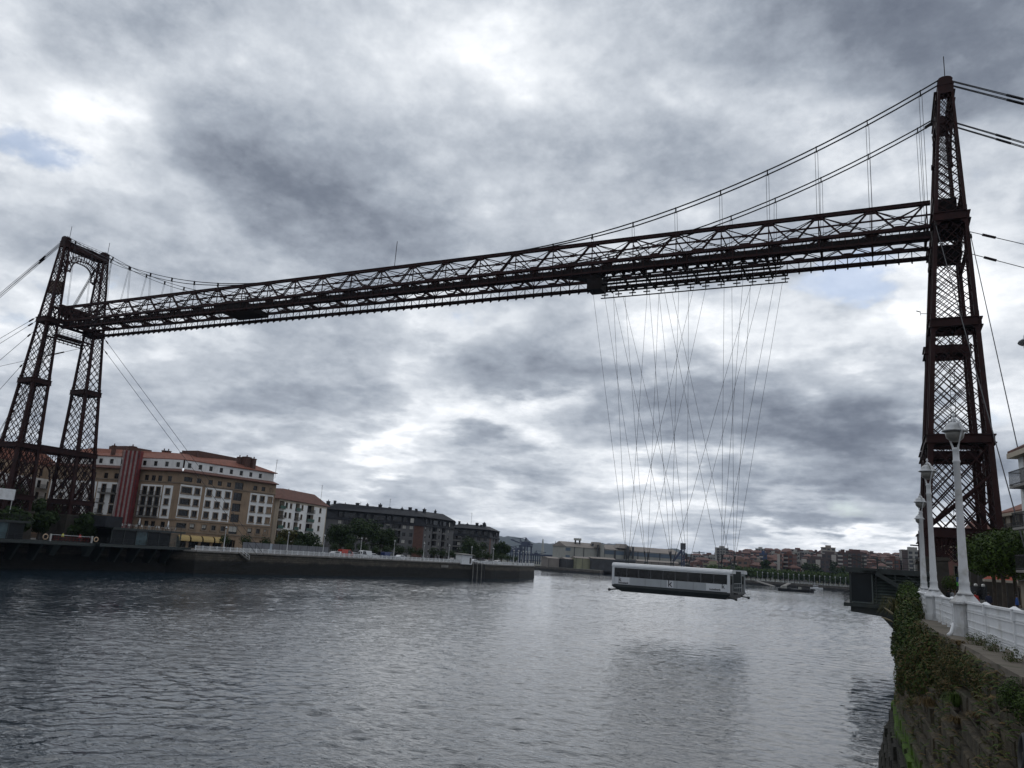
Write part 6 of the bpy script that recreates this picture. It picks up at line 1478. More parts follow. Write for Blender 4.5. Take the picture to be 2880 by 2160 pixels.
cb_ = thing('crane_boom', 'long raised lattice boom standing behind the tallest port crane', 'crane boom', tuple(far_pt(1475, 840, FZ))); m = MB(); a_, b_ = atD(*r3(135, 300), 840), atD(*r3(98, 148), 840)
for o_ in (-0.9, 0.9): m.bar(a_ + (o_, 0, 0), b_ + (o_ * 0.5, 0, 0), 0.5)
for i in range(12): P, Q = a_ + (b_ - a_) * i / 12, a_ + (b_ - a_) * (i + 1) / 12; m.bar(P + (-0.9, 0, 0), Q + (0.7, 0, 0), 0.35)
m.bar((a_[0], a_[1], FZ), a_, 2.2); m.build('boom', 'crane_blue', cb_)
p0_, p1_ = atD(*r3(20, 330), 760), atD(*r3(575, 358), 760)
pj = thing('loading_pier', 'long dark loading pier below the port cranes', 'pier', (p0_[0], p0_[1], FZ)); m = MB(); m.bar(p0_, p1_, 3, 1.6); m.bar(p0_ - (0, 0, 5.5), p1_ - (0, 0, 5.5), 2, 0.8); m.build('deck', 'crane_blue', pj)
for i in range(22): q = p0_ + (p1_ - p0_) * i / 21; m = MB(); m.bar((q[0], q[1], FZ - 1), q, 0.9); m.build('post', 'crane_blue', pj)
for lab, x, y0, y1, D, w in (('pale pointed lattice mast between the cranes and factory', 366, 152, 310, 1500, 3.5), ('thin dark chimney left of the factory', 515, 180, 310, 1500, 1.6), ('short thin mast above the left end of the factory', 675, 182, 240, 900, 0.6)):
    t = thing('tall_mast', lab, 'mast', tuple(far_pt(r3(x, 300)[0], D, FZ)), 'distant masts'); a_, b_ = atD(*r3(x, y1), D), atD(*r3(x + 4, y0), D); m = MB(); m.tube([(a_[0], a_[1], FZ), a_, b_], [w, w * 0.9, w * 0.25], 6); m.build('shaft', 'fac_wall' if 'pale' in lab else 'fac_dark', t)
    m = MB(); m.box(a_[0] - w * 1.4, a_[0] + w * 1.4, a_[1] - w * 1.4, a_[1] + w * 1.4, FZ - 1, FZ + 4); m.build('base', 'fac_wall', t)

# town on the far slope: every block its own thing with wall, roof and window rows
BR = [(0.115, 0.052, 0.040), (0.135, 0.070, 0.055), (0.085, 0.044, 0.037), (0.17, 0.10, 0.076), (0.22, 0.19, 0.16), (0.075, 0.054, 0.050), (0.27, 0.26, 0.24), (0.13, 0.058, 0.043)]
for i, c in enumerate(BR): M['town%d' % i] = mat('town_wall', c, 0.85, 0, 0.12, 0.15, streak=0.2)
M['roof_far'] = mat('town_roof', (0.105, 0.048, 0.036), 0.85, 0, 0.25, 0.3); M['blue_net'] = mat('blue_net', (0.03, 0.055, 0.12), 0.8, 0, 0.2, 0.3); M['town_win'] = mat('town_window', (0.022, 0.023, 0.027), 0.3, 0, 0.3, 0.2); M['town_pale'] = mat('town_balcony', (0.36, 0.33, 0.30), 0.8, 0, 0.1, 0.3)
def town(label, u, v_top, wpx, D, mt, floors=None, flat=False, ang=0.0, strip=False, dep=12):
    q = far_pt(u, D, 0); w = wpx * D / FPX; zt = atD(u, v_top, D)[2]; z0 = hill_h(u, D) - 2.0
    if zt < z0 + 5: zt = z0 + 5
    t = thing('town_house', label, 'town block', (q[0], q[1], z0), 'apartment blocks of the far town', False, math.atan2(q[1] - CAM[1], q[0] - CAM[0]) - math.pi / 2 + ang); H = zt - z0
    m = MB(); m.box(-w / 2, w / 2, 0, dep, 0, H); m.build('wall', mt, t)
    if flat: m = MB(); m.box(-w / 2 - 0.3, w / 2 + 0.3, -0.3, dep + 0.3, H, H + 0.5); m.box(-w * 0.2, w * 0.2, 3, dep * 0.6, H + 0.5, H + 2.6); m.build('roof', mt, t)
    else: m = MB(); m.add([(-w / 2 - .6, -.6, H), (w / 2 + .6, -.6, H), (w / 2 + .6, dep + .6, H), (-w / 2 - .6, dep + .6, H), (-w / 2 + 3, dep / 2, H + 2.6), (w / 2 - 3, dep / 2, H + 2.6)] if w > 8 else [(-w / 2 - .6, -.6, H), (w / 2 + .6, -.6, H), (w / 2 + .6, dep + .6, H), (-w / 2 - .6, dep + .6, H), (-0.4, dep / 2, H + 2.4), (0.4, dep / 2, H + 2.4)], [(0, 1, 5, 4), (1, 2, 5), (2, 3, 4, 5), (3, 0, 4), (3, 2, 1, 0)]); m.build('roof', 'roof_far', t)
    fl_ = floors or max(2, int(H / 3.0)); nc = max(2, int(w / 3.2)); sp = w / nc; fh = (H - 1.0) / fl_
    win, pal = MB(), MB()
    for r in range(fl_):
        z = 0.9 + r * fh + fh * 0.25
        for c in range(nc):
            x = -w / 2 + sp * (c + 0.5); ww = sp * (0.30 if (c + (0 if strip else r * 0)) % 3 else 0.42)
            win.box(x - ww, x + ww, -0.05, 0.1, z, z + fh * 0.55)
            if (c % 3 == 0): pal.box(x - ww - 0.25, x + ww + 0.25, -0.75, 0.0, z - fh * 0.22, z + fh * (0.12 if not strip else 0.75))
        for c in range(max(1, int(dep / 4))):
            for s in (-1, 1): y = 2 + c * 4; win.box(*sorted((s * (w / 2 - 0.1), s * (w / 2 + 0.05))), y - 0.7, y + 0.7, z, z + fh * 0.5)
    o = win.build('window_rows', 'town_win', t); o['kind'] = 'stuff'
    if pal.v: o = pal.build('balcony_rows', 'town_pale' if mt != 'town6' else 'town5', t); o['kind'] = 'stuff'
    return t
r2 = lambda x, y: (2080 + x / 5.027, 1500 + y / 5.027)
r4 = lambda x, y: (1900 + x / 4.254, 1480 + y / 4.254)
NAMED = [('pale grey tower block standing alone on the ridge behind the gondola ropes', r4(562, 262), 30, 980, 'town6', True, 0.2, False), ('pale block with striped bays at the far right, beside the lamp posts', (2380 + 1630 / 8.508, 1540 + 75 / 8.508), 52, 640, 'town6', True, 0.15, True), ('tall slim brick tower with pale balconies, left of the grey slab', r2(570, 290), 12, 650, 'town3', True, 0.0, True), ('tall red brick tower beside the slim pale one', r2(690, 300), 24, 660, 'town7', True, -0.25, False),
         ('dark grey slab block with white balconies in the middle of the town', r2(1080, 370), 66, 655, 'town5', True, -0.1, True), ('dark grey taller slab behind the trees, right of the middle', r2(1270, 300), 56, 720, 'town5', True, -0.1, True), ('pale tower with flat cap rising above the dark slabs', r2(1268, 205), 32, 860, 'town4', True, 0.1, False), ('dark brick tower left of the landing station roof', r2(1465, 275), 24, 650, 'town2', True, 0.0, False), ('wide dark brick block with stepped top by the landing station', r2(1660, 275), 46, 670, 'town2', True, 0.0, False),
         ('orange brick block directly right of the gondola roof', r4(770, 410), 42, 640, 'town3', True, -0.15, False), ('block wrapped in blue netting among the red houses', r2(335, 290), 19, 720, 'blue_net', True, 0.0, False), ('grey and white slab edge above the dark slab', r2(820, 270), 12, 740, 'town6', True, 0.3, False), ('pale house row under the blue netted block', r2(450, 345), 30, 730, 'town4', False, 0.1, False),
         ('brick house with pale dormer facade above the station railing', (2380 + 1120 / 8.508, 1540 + 290 / 8.508), 32, 640, 'town7', True, 0.05, False), ('small house with bright red roof above the station roof', (2380 + 870 / 8.508, 1540 + 440 / 8.508), 18, 615, 'town4', False, 0.1, False), ('large pale yellow shed behind the gondola roof', r4(445, 458), 50, 620, 'fac_yellow', True, 0.0, False)]
for lab, (u, v), wpx, D, mt, fl_, ang, strip in NAMED: town(lab, u, v, wpx, D, mt, flat=fl_, ang=ang, strip=strip)
rt_ = np.random.default_rng(42); names = ['red brick', 'rust red', 'dark brick', 'pink brown', 'cream', 'dark brown', 'pale grey', 'brick']
SKY_ = [(1925, 1566), (1965, 1561), (2010, 1556), (2070, 1552), (2125, 1544), (2200, 1546), (2290, 1549), (2330, 1552), (2390, 1550), (2450, 1555), (2530, 1560), (2570, 1562)]
cnt = 0
for row, (D, dv) in enumerate(((1150, 0), (1010, 7), (900, 14), (810, 23), (730, 33), (665, 46))):
    u = 1915 + row * 5 + (30 if row >= 4 else 0)
    while u < 2600:
        wp = rt_.uniform(16, 34) * (1 if row < 3 else 1.15); vt = np.interp(u, [p[0] for p in SKY_], [p[1] for p in SKY_]) + dv + rt_.uniform(-2.5, 4.5)
        if row == 0 or rt_.random() < (0.92 if row < 4 else 0.6):
            ci = int(rt_.choice([0, 0, 1, 1, 7, 3, 2, 4, 6, 5])); lab = '%s town house in hillside row %s from top, %s from left' % (names[ci], ORD[row], ORD[min(29, cnt)])
            town(lab, u + wp / 2, vt, wp * 0.93, D + rt_.uniform(-20, 20), 'town%d' % ci, flat=rt_.random() < 0.3, ang=rt_.uniform(-0.4, 0.4)); cnt += 1
        u += wp + rt_.uniform(0, 4)
    cnt = 0
# tower crane on the ridge
for lab, x, y0, y1, D in (('small tower crane on the ridge left of the town', r4(284, 300)[0], r4(284, 355)[1], r4(284, 300)[1], 1200), ('thin tower crane above the striped block', 2480 + 598 / 5.53, 1400 + 860 / 5.53, 1400 + 715 / 5.53, 900)):
    a_, b_ = atD(x, y0, D), atD(x, y1, D); t = thing('tower_crane', lab, 'tower crane', (a_[0], a_[1], hill_h(x, D)), 'tower cranes'); m = MB(); m.bar((a_[0], a_[1], hill_h(x, D) - 1), b_, 1.6); m.build('mast', 'fac_dark', t); m = MB(); m.bar(b_ - (9, 5, 2), b_ + (7, 4, -2), 1.3); m.build('jib', 'fac_dark', t)
# far quay: promenade trees, lamps, retaining wall and moored craft
tr0 = None; i = 0
for u in np.linspace(1990, 2600, 46):
    D = 598 + 8 * math.sin(i * 1.7); q = far_pt(u, D, FZ); sc_t = 0.85 + 0.35 * abs(math.sin(i * 2.3)); lab = 'round green tree in the row on the distant quay, %s from left' % (ORD[i] if i < 30 else ORD[i - 30] + ' after the thirtieth')
    if tr0 is None: tr0 = big_tree(lab, tuple(q), 7.0, 4.6, n=700, seed=9, mats=('leaf',), leaf=0.7, group='trees along the distant quay', name='quay_tree')
    else: dup(tr0, tuple(q), i * 0.9, lab, sc_t)
    i += 1
for lab, (x, y), D, h, r_ in (('dark conifer left of the slim tower', r2(350, 470), 640, 15, 3), ('second dark conifer left of the slim tower', r2(395, 465), 640, 16, 3), ('wide dark tree before the dark grey slab', r2(1020, 500), 630, 13, 9), ('broad green wood below the taller dark slab', r2(1200, 500), 660, 15, 11), ('broad green tree left of the landing station', r2(1430, 530), 635, 13, 9), ('green trees right of the brick towers', r2(1340, 490), 690, 14, 9), ('dark trees behind the gondola roof', r4(700, 490), 610, 9, 7)):
    q = far_pt(x, D, hill_h(x, D)); big_tree(lab, tuple(q), h, r_, n=1500, seed=int(x) % 97, mats=('leaf_dark',), leaf=0.8, group='trees below the far town')
lp0 = None
for i, u in enumerate(list(np.linspace(2130, 2392, 19)) + [1452 + 0 * 1]):
    if u < 2000: continue
    q = far_pt(u, 577, FZ); lab = 'tiny white lamp on the distant quay, %s from left' % ORD[i]
    if lp0 is None:
        lp0 = thing('quay_lamp', lab, 'lamp post', tuple(q), 'lamps along the distant quay', False); m = MB(); m.tube([(0, 0, 0), (0, 0, 5.6)], 0.10, 6); m.build('pole', 'lamp_hood', lp0); m = MB(); m.lathe([(0.1, 6.2), (0.38, 6.0), (0.34, 5.6), (0.12, 5.4)], n=8); m.build('lamp_head', 'lamp_hood', lp0)
    else: dup(lp0, tuple(q), 0, lab)
m = MB()
for a, b in zip(edge[7:-2], edge[8:-1]):
    for z in (0.35, 1.0): m.bar((a[0], a[1], FZ + z), (b[0], b[1], FZ + z), 0.10)
    L = np.linalg.norm(b - a)
    for i in range(int(L / 2)): q = a + (b - a) * i / (L / 2); m.bar((q[0], q[1], FZ), (q[0], q[1], FZ + 1.05), 0.09)
tag(m.build('quay_railing', 'white_iron'), 'thin white railing along the distant quay below the town', 'railing')
rw = Fac(far_pt(2196, 622, 0)[:2], far_pt(2300, 625, 0)[:2], FZ); m = MB(); rw.box(m, 0, rw.L, FZ, rw.z_of(*r2(800, 585)), -2, 0); tag(m.build('retaining_wall', 'concrete'), 'pale retaining wall above the distant quay trees', 'wall')
st2 = thing('market_hall', 'low hall with flat pale roof among the trees above the distant quay', 'hall', tuple(far_pt(2335, 625, FZ))); rw = Fac(far_pt(2300, 618, 0)[:2], far_pt(2380, 622, 0)[:2], FZ); zt_ = rw.z_of(*r2(1300, 615)); m = MB(); rw.box(m, 0, rw.L, FZ, zt_, -12, 0); m.build('wall', 'fac_yellow', st2); m = MB(); rw.box(m, -1.5, rw.L + 1.5, zt_, zt_ + 1.4, -13, 1.5); m.build('roof', 'fac_roof', st2)
for i in range(11): m = MB(); rw.box(m, 1 + i * 2, 2.2 + i * 2, FZ + 1.2, zt_ - 0.8, 0, 0.1); m.build('window', 'town_win', st2)
for s in (1,):   # slipway ramps
    for (x0, y0), (x1, y1) in ((r2(240, 670), r2(480, 735)), (r2(700, 700), r2(600, 738))):
        a_, b_ = far_pt(x0, 572, FZ - 0.2), far_pt(x1, 556, WZ + 0.1); o = MB(); o.bar(a_, b_, 2.5, 0.6); tag(o.build('slipway', 'concrete'), 'pale slipway ramp running %s into the far water' % ('right' if x1 > x0 else 'left'), 'slipway')
def craft(name, label, u, v, L, Wd, h, col, rz, extra):
    q = atz(u, v, WZ); t = thing(name, label, 'boat', (q[0], q[1], WZ), None, False, math.atan2(q[1] - CAM[1], q[0] - CAM[0]) - math.pi / 2 + rz)
    m = MB(); hull(m, L, Wd, -0.5, h, 0.12); m.build('hull', col, t); extra(t); return t
def barge_x(t):
    for x, w_, z1 in ((-5.5, 2.2, 2.6), (-3, 1.5, 2.0), (2.0, 1.2, 2.4), (4.2, 2.4, 2.2), (6.0, 1.0, 1.9)): m = MB(); m.box(x - w_ / 2, x + w_ / 2, -1.3, 1.3, 1.15, z1); m.build('deck_gear', 'fac_wall' if z1 > 2.3 else 'fac_dark', t)
    for x in (-4.0, 0.5, 3.2): m = MB(); m.tube([(x, 0, 1.1), (x, 0, 3.2)], 0.1, 6); m.build('post', 'fac_dark', t)
    m = MB(); m.box(7.0, 9.2, -1.6, 1.6, 1.1, 1.9); m.build('stern_block', 'black', t)
craft('work_barge', 'long black work barge moored off the distant quay', 2238, 1664, 17.5, 4.5, 1.25, 'black', 0.12, barge_x)
def boat_x(t):
    m = MB(); m.box(-2.2, 1.0, -1, 1, 0.9, 2.4); m.build('cabin', 'white_paint', t); m = MB(); m.box(-2.25, 1.05, -1.05, 1.05, 1.5, 2.1); m.build('window', 'glass_dark', t)
craft('motor_boat', 'white cabin boat behind the black barge', 2297, 1657, 8, 2.8, 1.0, 'white_paint', 0.1, boat_x)
def dinghy_x(t): m = MB(); m.box(-0.6, 0.4, -0.5, 0.5, 0.4, 0.9); m.build('cabin', 'fac_dark', t)
craft('dinghy', 'tiny dark dinghy just in front of the black barge', 2274, 1665.5, 3.4, 1.4, 0.5, 'black', 0.0, dinghy_x)
craft('dinghy', 'tiny dark boat to the right of the barge', 2346, 1664, 3.6, 1.6, 0.9, 'black', 0.5, dinghy_x)

# ------------------------------------------------------------------ right bank: promenade, battered quay wall, railing
RE = [(-130, 159.0), (-101, 156.2), (-90, 155.35), (-83.3, 154.75), (-73, 154.3), (-65.7, 153.85), (-56, 153.75), (-47, 153.8), (-38, 154.2), (-24, 154.8), (26, 155.2), (40, 156.0)]
ry, rx = [p[0] for p in RE], [p[1] for p in RE]
edge_x = lambda y: float(np.interp(y, ry, rx))
BAT = 1.8 / 6.4
face = lambda y, z: edge_x(y) + BAT * z * float(np.interp(y, [-58, -48], [1.0, 0.12]))
prom = [(x, y) for y, x in RE] + [(158.6, 40), (158.6, -130)]
plaza = [(158.6, -130), (158.6, 40), (176, 70), (240, 120), (420, 210), (700, 210), (700, -130)]
m = MB(); m.add([(x, y, -0.5) for x, y in plaza], [tuple(range(len(plaza)))]); m.quad((158.6, -130, -0.5), (158.6, 40, -0.5), (158.6, 40, -0.02), (158.6, -130, -0.02)); m.build('right_plaza', 'paving')['kind'] = 'structure'
m = MB(); m.add([(x, y, -0.02) for x, y in prom], [tuple(range(len(prom)))]); m.build('right_promenade', 'paving')['kind'] = 'structure'
PZ = -0.5
def near_stone():
    m, k, b = principled('near_quay_stone')
    pos = k.n.new('ShaderNodeNewGeometry').outputs['Position']; pz = k.sep(pos)[2]; oi = k.n.new('ShaderNodeObjectInfo').outputs['Random']
    n = k.noise(pos, 2.2, 8, 0.68); n2 = k.noise(pos, 0.55, 6, 0.6); n3 = k.noise(k.vm('MULTIPLY', pos, (3, 3, 0.35)), 1.6, 6, 0.65)
    col = k.ramp(n, [(0.25, (0.018, 0.014, 0.008)), (0.5, (0.058, 0.046, 0.028)), (0.78, (0.15, 0.118, 0.076))])
    col = k.mix(k.math('MULTIPLY', oi, 0.55), col, (0.038, 0.036, 0.027))
    col = k.mix(k.smooth(n3, 0.52, 0.72, 0, 0.75), col, (0.022, 0.020, 0.016))          # run-off streaks
    col = k.mix(k.smooth(n2, 0.55, 0.72, 0, 0.7), col, (0.032, 0.040, 0.016))            # lichen
    w = k.math('ADD', pz, k.math('MULTIPLY', k.math('SUBTRACT', n2, 0.5), 0.9))
    wet = k.smooth(w, -3.6, -4.3); col = k.mix(wet, col, k.ramp(n, [(0.3, (0.008, 0.008, 0.006)), (0.8, (0.032, 0.030, 0.022))]))
    ms = k.math('MULTIPLY', k.math('MULTIPLY', k.smooth(w, -4.35, -4.05), k.smooth(w, -3.45, -3.75)), k.smooth(k.noise(pos, 1.3, 5, 0.6), 0.34, 0.5))
    col = k.mix(ms, col, k.ramp(n, [(0.3, (0.026, 0.058, 0.004)), (0.7, (0.075, 0.150, 0.008))]))   # weed along the tide line
    k.put(b.inputs['Base Color'], col); b.inputs['Roughness'].default_value = 0.85; b.inputs['Specular IOR Level'].default_value = 0.25
    bn = k.n.new('ShaderNodeBump'); bn.inputs['Strength'].default_value = 0.9; bn.inputs['Distance'].default_value = 0.16; k.put(bn.inputs['Height'], k.math('ADD', n, k.math('MULTIPLY', k.noise(pos, 9.0, 4, 0.6), 0.35))); k.put(b.inputs['Normal'], bn.outputs[0])
    return m
M['near_stone'] = near_stone(); M['joint'] = mat('wall_joint', (0.018, 0.016, 0.012), 0.95, 0, 0.3, 3)
M['coping'] = mat('coping_slab', (0.105, 0.088, 0.066), 0.92, 0, 0.3, 1.5, c2=(0.045, 0.046, 0.026), bump=0.03)
qn = thing('quay_wall', 'rough overgrown stone quay wall at lower right under the white railing', 'quay wall', (154, -70, WZ), None)
m = MB(); yy = list(np.linspace(-128, 40, 60))
for a, b in zip(yy[:-1], yy[1:]): m.quad((face(a, -9) + 0.3, a, -9), (face(b, -9) + 0.3, b, -9), (face(b, -0.1) + 0.3, b, -0.1), (face(a, -0.1) + 0.3, a, -0.1))
m.quad((155.3, 40, -9), (420, 210, -9), (420, 210, -0.1), (155.3, 40, -0.1)); m.build('core', 'joint', qn)
rs = np.random.default_rng(3); stones = []
z = -0.16
course = 0
while z > -7.0:
    h = rs.uniform(0.36, 0.56); y = -97.0 + rs.uniform(0, 0.8)
    while y < -26:
        L = rs.uniform(0.5, 1.5) * (1.0 if y < -50 else 2.0); stones.append((y, y + L - 0.03, z - h + 0.06, z, course)); y += L
    z -= h; course += 1
def stone(mb, s):
    """one block of a stepped course: upright worn face, top ledge showing"""
    y0, y1, z0, z1, c = s; o = rs.uniform(-0.03, 0.04) + (0.06 if rs.random() < 0.08 else 0); zm = (z0 + z1) / 2; T_ = []
    for d in (0, 1):
        for yy_, zz in ((y0, z0), (y1, z0), (y1, z1), (y0, z1)):
            j = rs.uniform(-0.022, 0.022, 3); ins = 0.03 if d == 0 else 0
            yy2 = yy_ + (ins if yy_ == y0 else -ins); zz2 = zz + (ins if zz == z0 else -ins)
            T_.append((face(yy2, zm) + (0.42 if d else -o) + j[0], yy2 + j[1], zz2 + j[2] * 0.7))
    M_ = [(face(y_, zm) + 0.035, y_, z_) for y_, z_ in ((y0, z0), (y1, z0), (y1, z1), (y0, z1))]
    mb.add(T_[:4] + M_ + T_[4:], [(0, 1, 2, 3), (0, 4, 5, 1), (1, 5, 6, 2), (2, 6, 7, 3), (3, 7, 4, 0), (4, 8, 9, 5), (5, 9, 10, 6), (6, 10, 11, 7), (7, 11, 8, 4)])
vis = [s for s in stones if -86.5 < s[0] and s[1] < -49 and s[2] > -6.5]
vis.sort(key=lambda s: s[0]); sel = set(map(id, vis[:295]))
rest = MB()
for s in stones:
    if id(s) in sel: mb = MB(); stone(mb, s); mb.build('stone', 'near_stone', qn)
    else: stone(rest, s)
o = rest.build('stone_course', 'near_stone', qn); o['kind'] = 'stuff'
for i, y in enumerate(np.arange(-98, -26, 2.4)):
    mb = MB(); L = 2.37; r_ = lambda: rs.uniform(-0.03, 0.03)
    mb.hexa([(face(y, 0) - 0.10 + r_(), y, -0.16), (face(y, 0) + 1.1, y, -0.16), (face(y + L, 0) + 1.1, y + L, -0.16), (face(y + L, 0) - 0.10 + r_(), y + L, -0.16), (face(y, 0) - 0.06 + r_(), y, 0.012), (face(y, 0) + 1.1, y, 0.012), (face(y + L, 0) + 1.1, y + L, 0.012), (face(y + L, 0) - 0.06 + r_(), y + L, 0.012)])
    mb.build('coping_slab', 'coping', qn)

# ---- cast iron railing: posts, moulded rails and close balusters
rr_ = thing('quay_railing', 'tall white cast iron railing on the right promenade', 'railing', (154.8, -75, 0))
rail_x = lambda y: float(np.interp(y, [-101, -79, -71.6, -60.7, -47.2, -36, -26], [156.7, 155.25, 154.82, 154.50, 154.10, 153.95, 153.95]))
posts = [-97.1, -93.5, -89.8, -86.2, -82.6, -78.9, -75.2, -71.6, -67.9, -64.3, -60.7, -56.2, -51.7, -47.2, -43.5, -39.8, -36.0]
for a, b in zip(posts[:-1], posts[1:]):
    A_ = np.array([rail_x(a), a, 0.0]); B_ = np.array([rail_x(b), b, 0.0])
    lampA = a in (-82.6, -71.6, -60.7, -47.2, -36.0)
    if not lampA:
        mb = MB(); x, y = A_[:2]; mb.box(x - 0.075, x + 0.075, y - 0.075, y + 0.075, 0, 0.30); mb.box(x - 0.055, x + 0.055, y - 0.055, y + 0.055, 0.30, 0.84); mb.box(x - 0.085, x + 0.085, y - 0.085, y + 0.085, 0.84, 1.10)
        mb.hexa([(x - .12, y - .12, 1.10), (x + .12, y - .12, 1.10), (x + .12, y + .12, 1.10), (x - .12, y + .12, 1.10), (x - .02, y - .02, 1.17), (x + .02, y - .02, 1.17), (x + .02, y + .02, 1.17), (x - .02, y + .02, 1.17)]); mb.build('post', 'white_iron', rr_)
    for z, w, h in ((1.07, 0.11, 0.06), (0.86, 0.05, 0.035), (0.80, 0.05, 0.035), (0.54, 0.045, 0.035), (0.33, 0.05, 0.03), (0.27, 0.05, 0.03), (0.20, 0.05, 0.03), (0.14, 0.055, 0.035)):
        mb = MB(); mb.bar(A_ + (0, 0, z), B_ + (0, 0, z), w, h); mb.build('rail', 'white_iron', rr_)
    mb = MB(); n = int(np.linalg.norm(B_ - A_) / 0.085)
    for i in range(n):
        q = A_ + (B_ - A_) * (i + 0.5) / n; mb.bar(q + (0, 0, 0.14), q + (0, 0, 1.05), 0.03)
    o = mb.build('baluster_panel', 'white_iron', rr_)
    q = (A_ + B_) / 2; mb = MB(); mb.box(q[0] - 0.05, q[0] + 0.05, q[1] - 0.05, q[1] + 0.05, 0, 0.14); mb.build('foot', 'white_iron', rr_)
o = MB(); o.tube([(154.25, -72.1, 0.02), (154.35, -72.0, 0.10), (154.42, -71.9, 0.30), (154.40, -71.85, 0.38)], 0.06, 7); tag(o.build('drain_pipe', 'white_paint', None, True), 'short bent white pipe at the foot of the nearest lamp pedestal', 'pipe')

# ---- plants growing from the wall
def grass_mesh(name, n, r, h, mt, seed, droop=0.5, w=0.012):
    q = np.random.default_rng(seed); mb = MB()
    for i in range(n):
        a = q.random() * 6.28; b0 = np.array([math.cos(a), math.sin(a), 0]) * r * 0.25 * q.random(); L = h * (0.6 + 0.6 * q.random()); o = np.array([math.cos(a), math.sin(a), 0]) * r * (0.4 + q.random())
        P1 = b0 + o * 0.35 + (0, 0, L * 0.65); P2 = b0 + o * 0.9 + (0, 0, L * (1 - droop * 0.35)); P3 = b0 + o * 1.35 + (0, 0, L * (1 - droop)); s = np.array([-math.sin(a), math.cos(a), 0]) * w
        mb.add([b0 - s, b0 + s, P1 + s, P1 - s, P2 + s * 0.7, P2 - s * 0.7, P3], [(0, 1, 2, 3), (3, 2, 4, 5), (5, 4, 6)])
    return mb.mesh(name, mt)
def bush(label, spots, n, leaf, mats, seed, group='bushes on the near quay wall'):
    y, z = spots[0][:2]; t = thing('wall_bush', label, 'bush', (face(y, z), y, z), group)
    blobs = [(face(y_, z_) - o_, y_, z_, r_ * 0.55, r_, r_ * 0.9, r_ * r_) for y_, z_, r_, o_ in spots]
    link('foliage', leaf_mesh('foliage', blobs, n, leaf, mats, seed=seed, aspect=0.5), t)
    mb = MB()
    for b in blobs: mb.tube([(face(b[1], b[2]) + 0.1, b[1], b[2] - 0.25), (b[0], b[1], b[2])], [0.025, 0.008], 4)
    mb.build('stem', 'bark', t)
V3 = ('leaf', 'leaf_dark', 'leaf_olive', 'leaf_dark')
bush('thick green bush spilling over the wall edge below the second lamp', [(-60, 0.1, .9, .2), (-62, -0.5, 1.1, .3), (-58, -0.2, 1.0, .3), (-64.5, -0.7, 1.0, .2), (-60.5, -1.4, 1.0, .2), (-56, 0.2, 1.0, .3), (-63, -1.6, .9, .1), (-58.5, -1.3, 1.0, .2)], 16000, 0.07, V3, 31)
bush('dense green bush beside the landing station at the wall end', [(-53, 0.35, 1.1, .1), (-50, 0.6, 1.2, .1), (-48, 0.4, 1.1, .1), (-51, -0.5, 1.1, .2), (-45.5, 0.6, 1.1, .0), (-47, -0.5, 1.2, .2), (-54, -0.8, 1.0, .2)], 11000, 0.085, ('leaf', 'leaf_dark'), 32)
bush('tangled green and brown bush in the middle of the near wall', [(-67, -0.5, .8, .15), (-69, -1.0, .9, .15), (-66, -1.6, .9, .15), (-70.5, -0.6, .8, .15), (-68.5, -1.9, .7, .1), (-71.5, -1.3, .7, .1), (-64.5, -2.2, .8, .1), (-70, -1.7, .6, .1)], 15000, 0.05, ('leaf', 'leaf_dark', 'leaf_olive', 'leaf_dry'), 33)
bush('brownish scrub along the wall top under the railing', [(-73.5, -0.45, .55, .1), (-75, -0.6, .6, .1), (-76.5, -0.5, .5, .1), (-74.5, -1.2, .5, .08), (-78, -0.5, .45, .06), (-79.5, -0.6, .4, .05), (-73, -1.0, .5, .08), (-76, -1.0, .45, .06)], 11000, 0.032, ('leaf_olive', 'leaf_dry', 'leaf_dark'), 34)
bush('dark ivy clump at the right edge of the near wall', [(-83.4, -0.35, .38, .06), (-84.2, -0.45, .35, .06), (-82.6, -0.5, .3, .05)], 4200, 0.025, ('leaf_dark', 'leaf'), 35)
bush('low weeds creeping on the ledge in front of the railing', [(-75.5, 0.05, .35, -.35), (-77.3, 0.05, .4, -.4), (-80.2, 0.03, .35, -.35), (-73.8, 0.04, .25, -.35), (-81.7, 0.03, .3, -.5)], 3000, 0.024, ('leaf_olive', 'leaf'), 36)
for lab, y, z, n, r_, h, mt, sd in (('dry brown grass tuft bulging from the lower wall', -72.6, -2.2, 260, 0.34, 0.42, 'leaf_dry', 41), ('green fern like grass tuft in the middle of the wall', -77.3, -1.45, 240, 0.24, 0.42, 'leaf', 42), ('straw coloured grass tuft below the green tuft', -78.0, -1.75, 180, 0.24, 0.22, 'leaf_dry', 43), ('dry grass tuft on the ledge right of the green tuft', -80.3, -1.25, 160, 0.22, 0.16, 'leaf_dry', 44), ('small rusty grass tuft above the dry one', -75.9, -1.1, 160, 0.2, 0.2, 'leaf_dry', 45), ('olive grass tuft low on the wall near the moss', -68.6, -2.7, 160, 0.26, 0.3, 'leaf_olive', 46), ('dry fern on the wall edge below the railing feet', -75.3, -0.08, 120, 0.22, 0.2, 'leaf_dry', 47)):
    t = thing('grass_tuft', lab, 'grass tuft', (face(y, z) - 0.05, y, z), 'grass tufts on the near wall', False); link('blades', grass_mesh('blades', n, r_, h, mt, sd, 0.75, 0.008), t); mb = MB(); mb.lathe([(0.02, -0.12), (0.10, -0.05), (0.06, 0.03)], n=7); mb.build('root', 'bark', t)
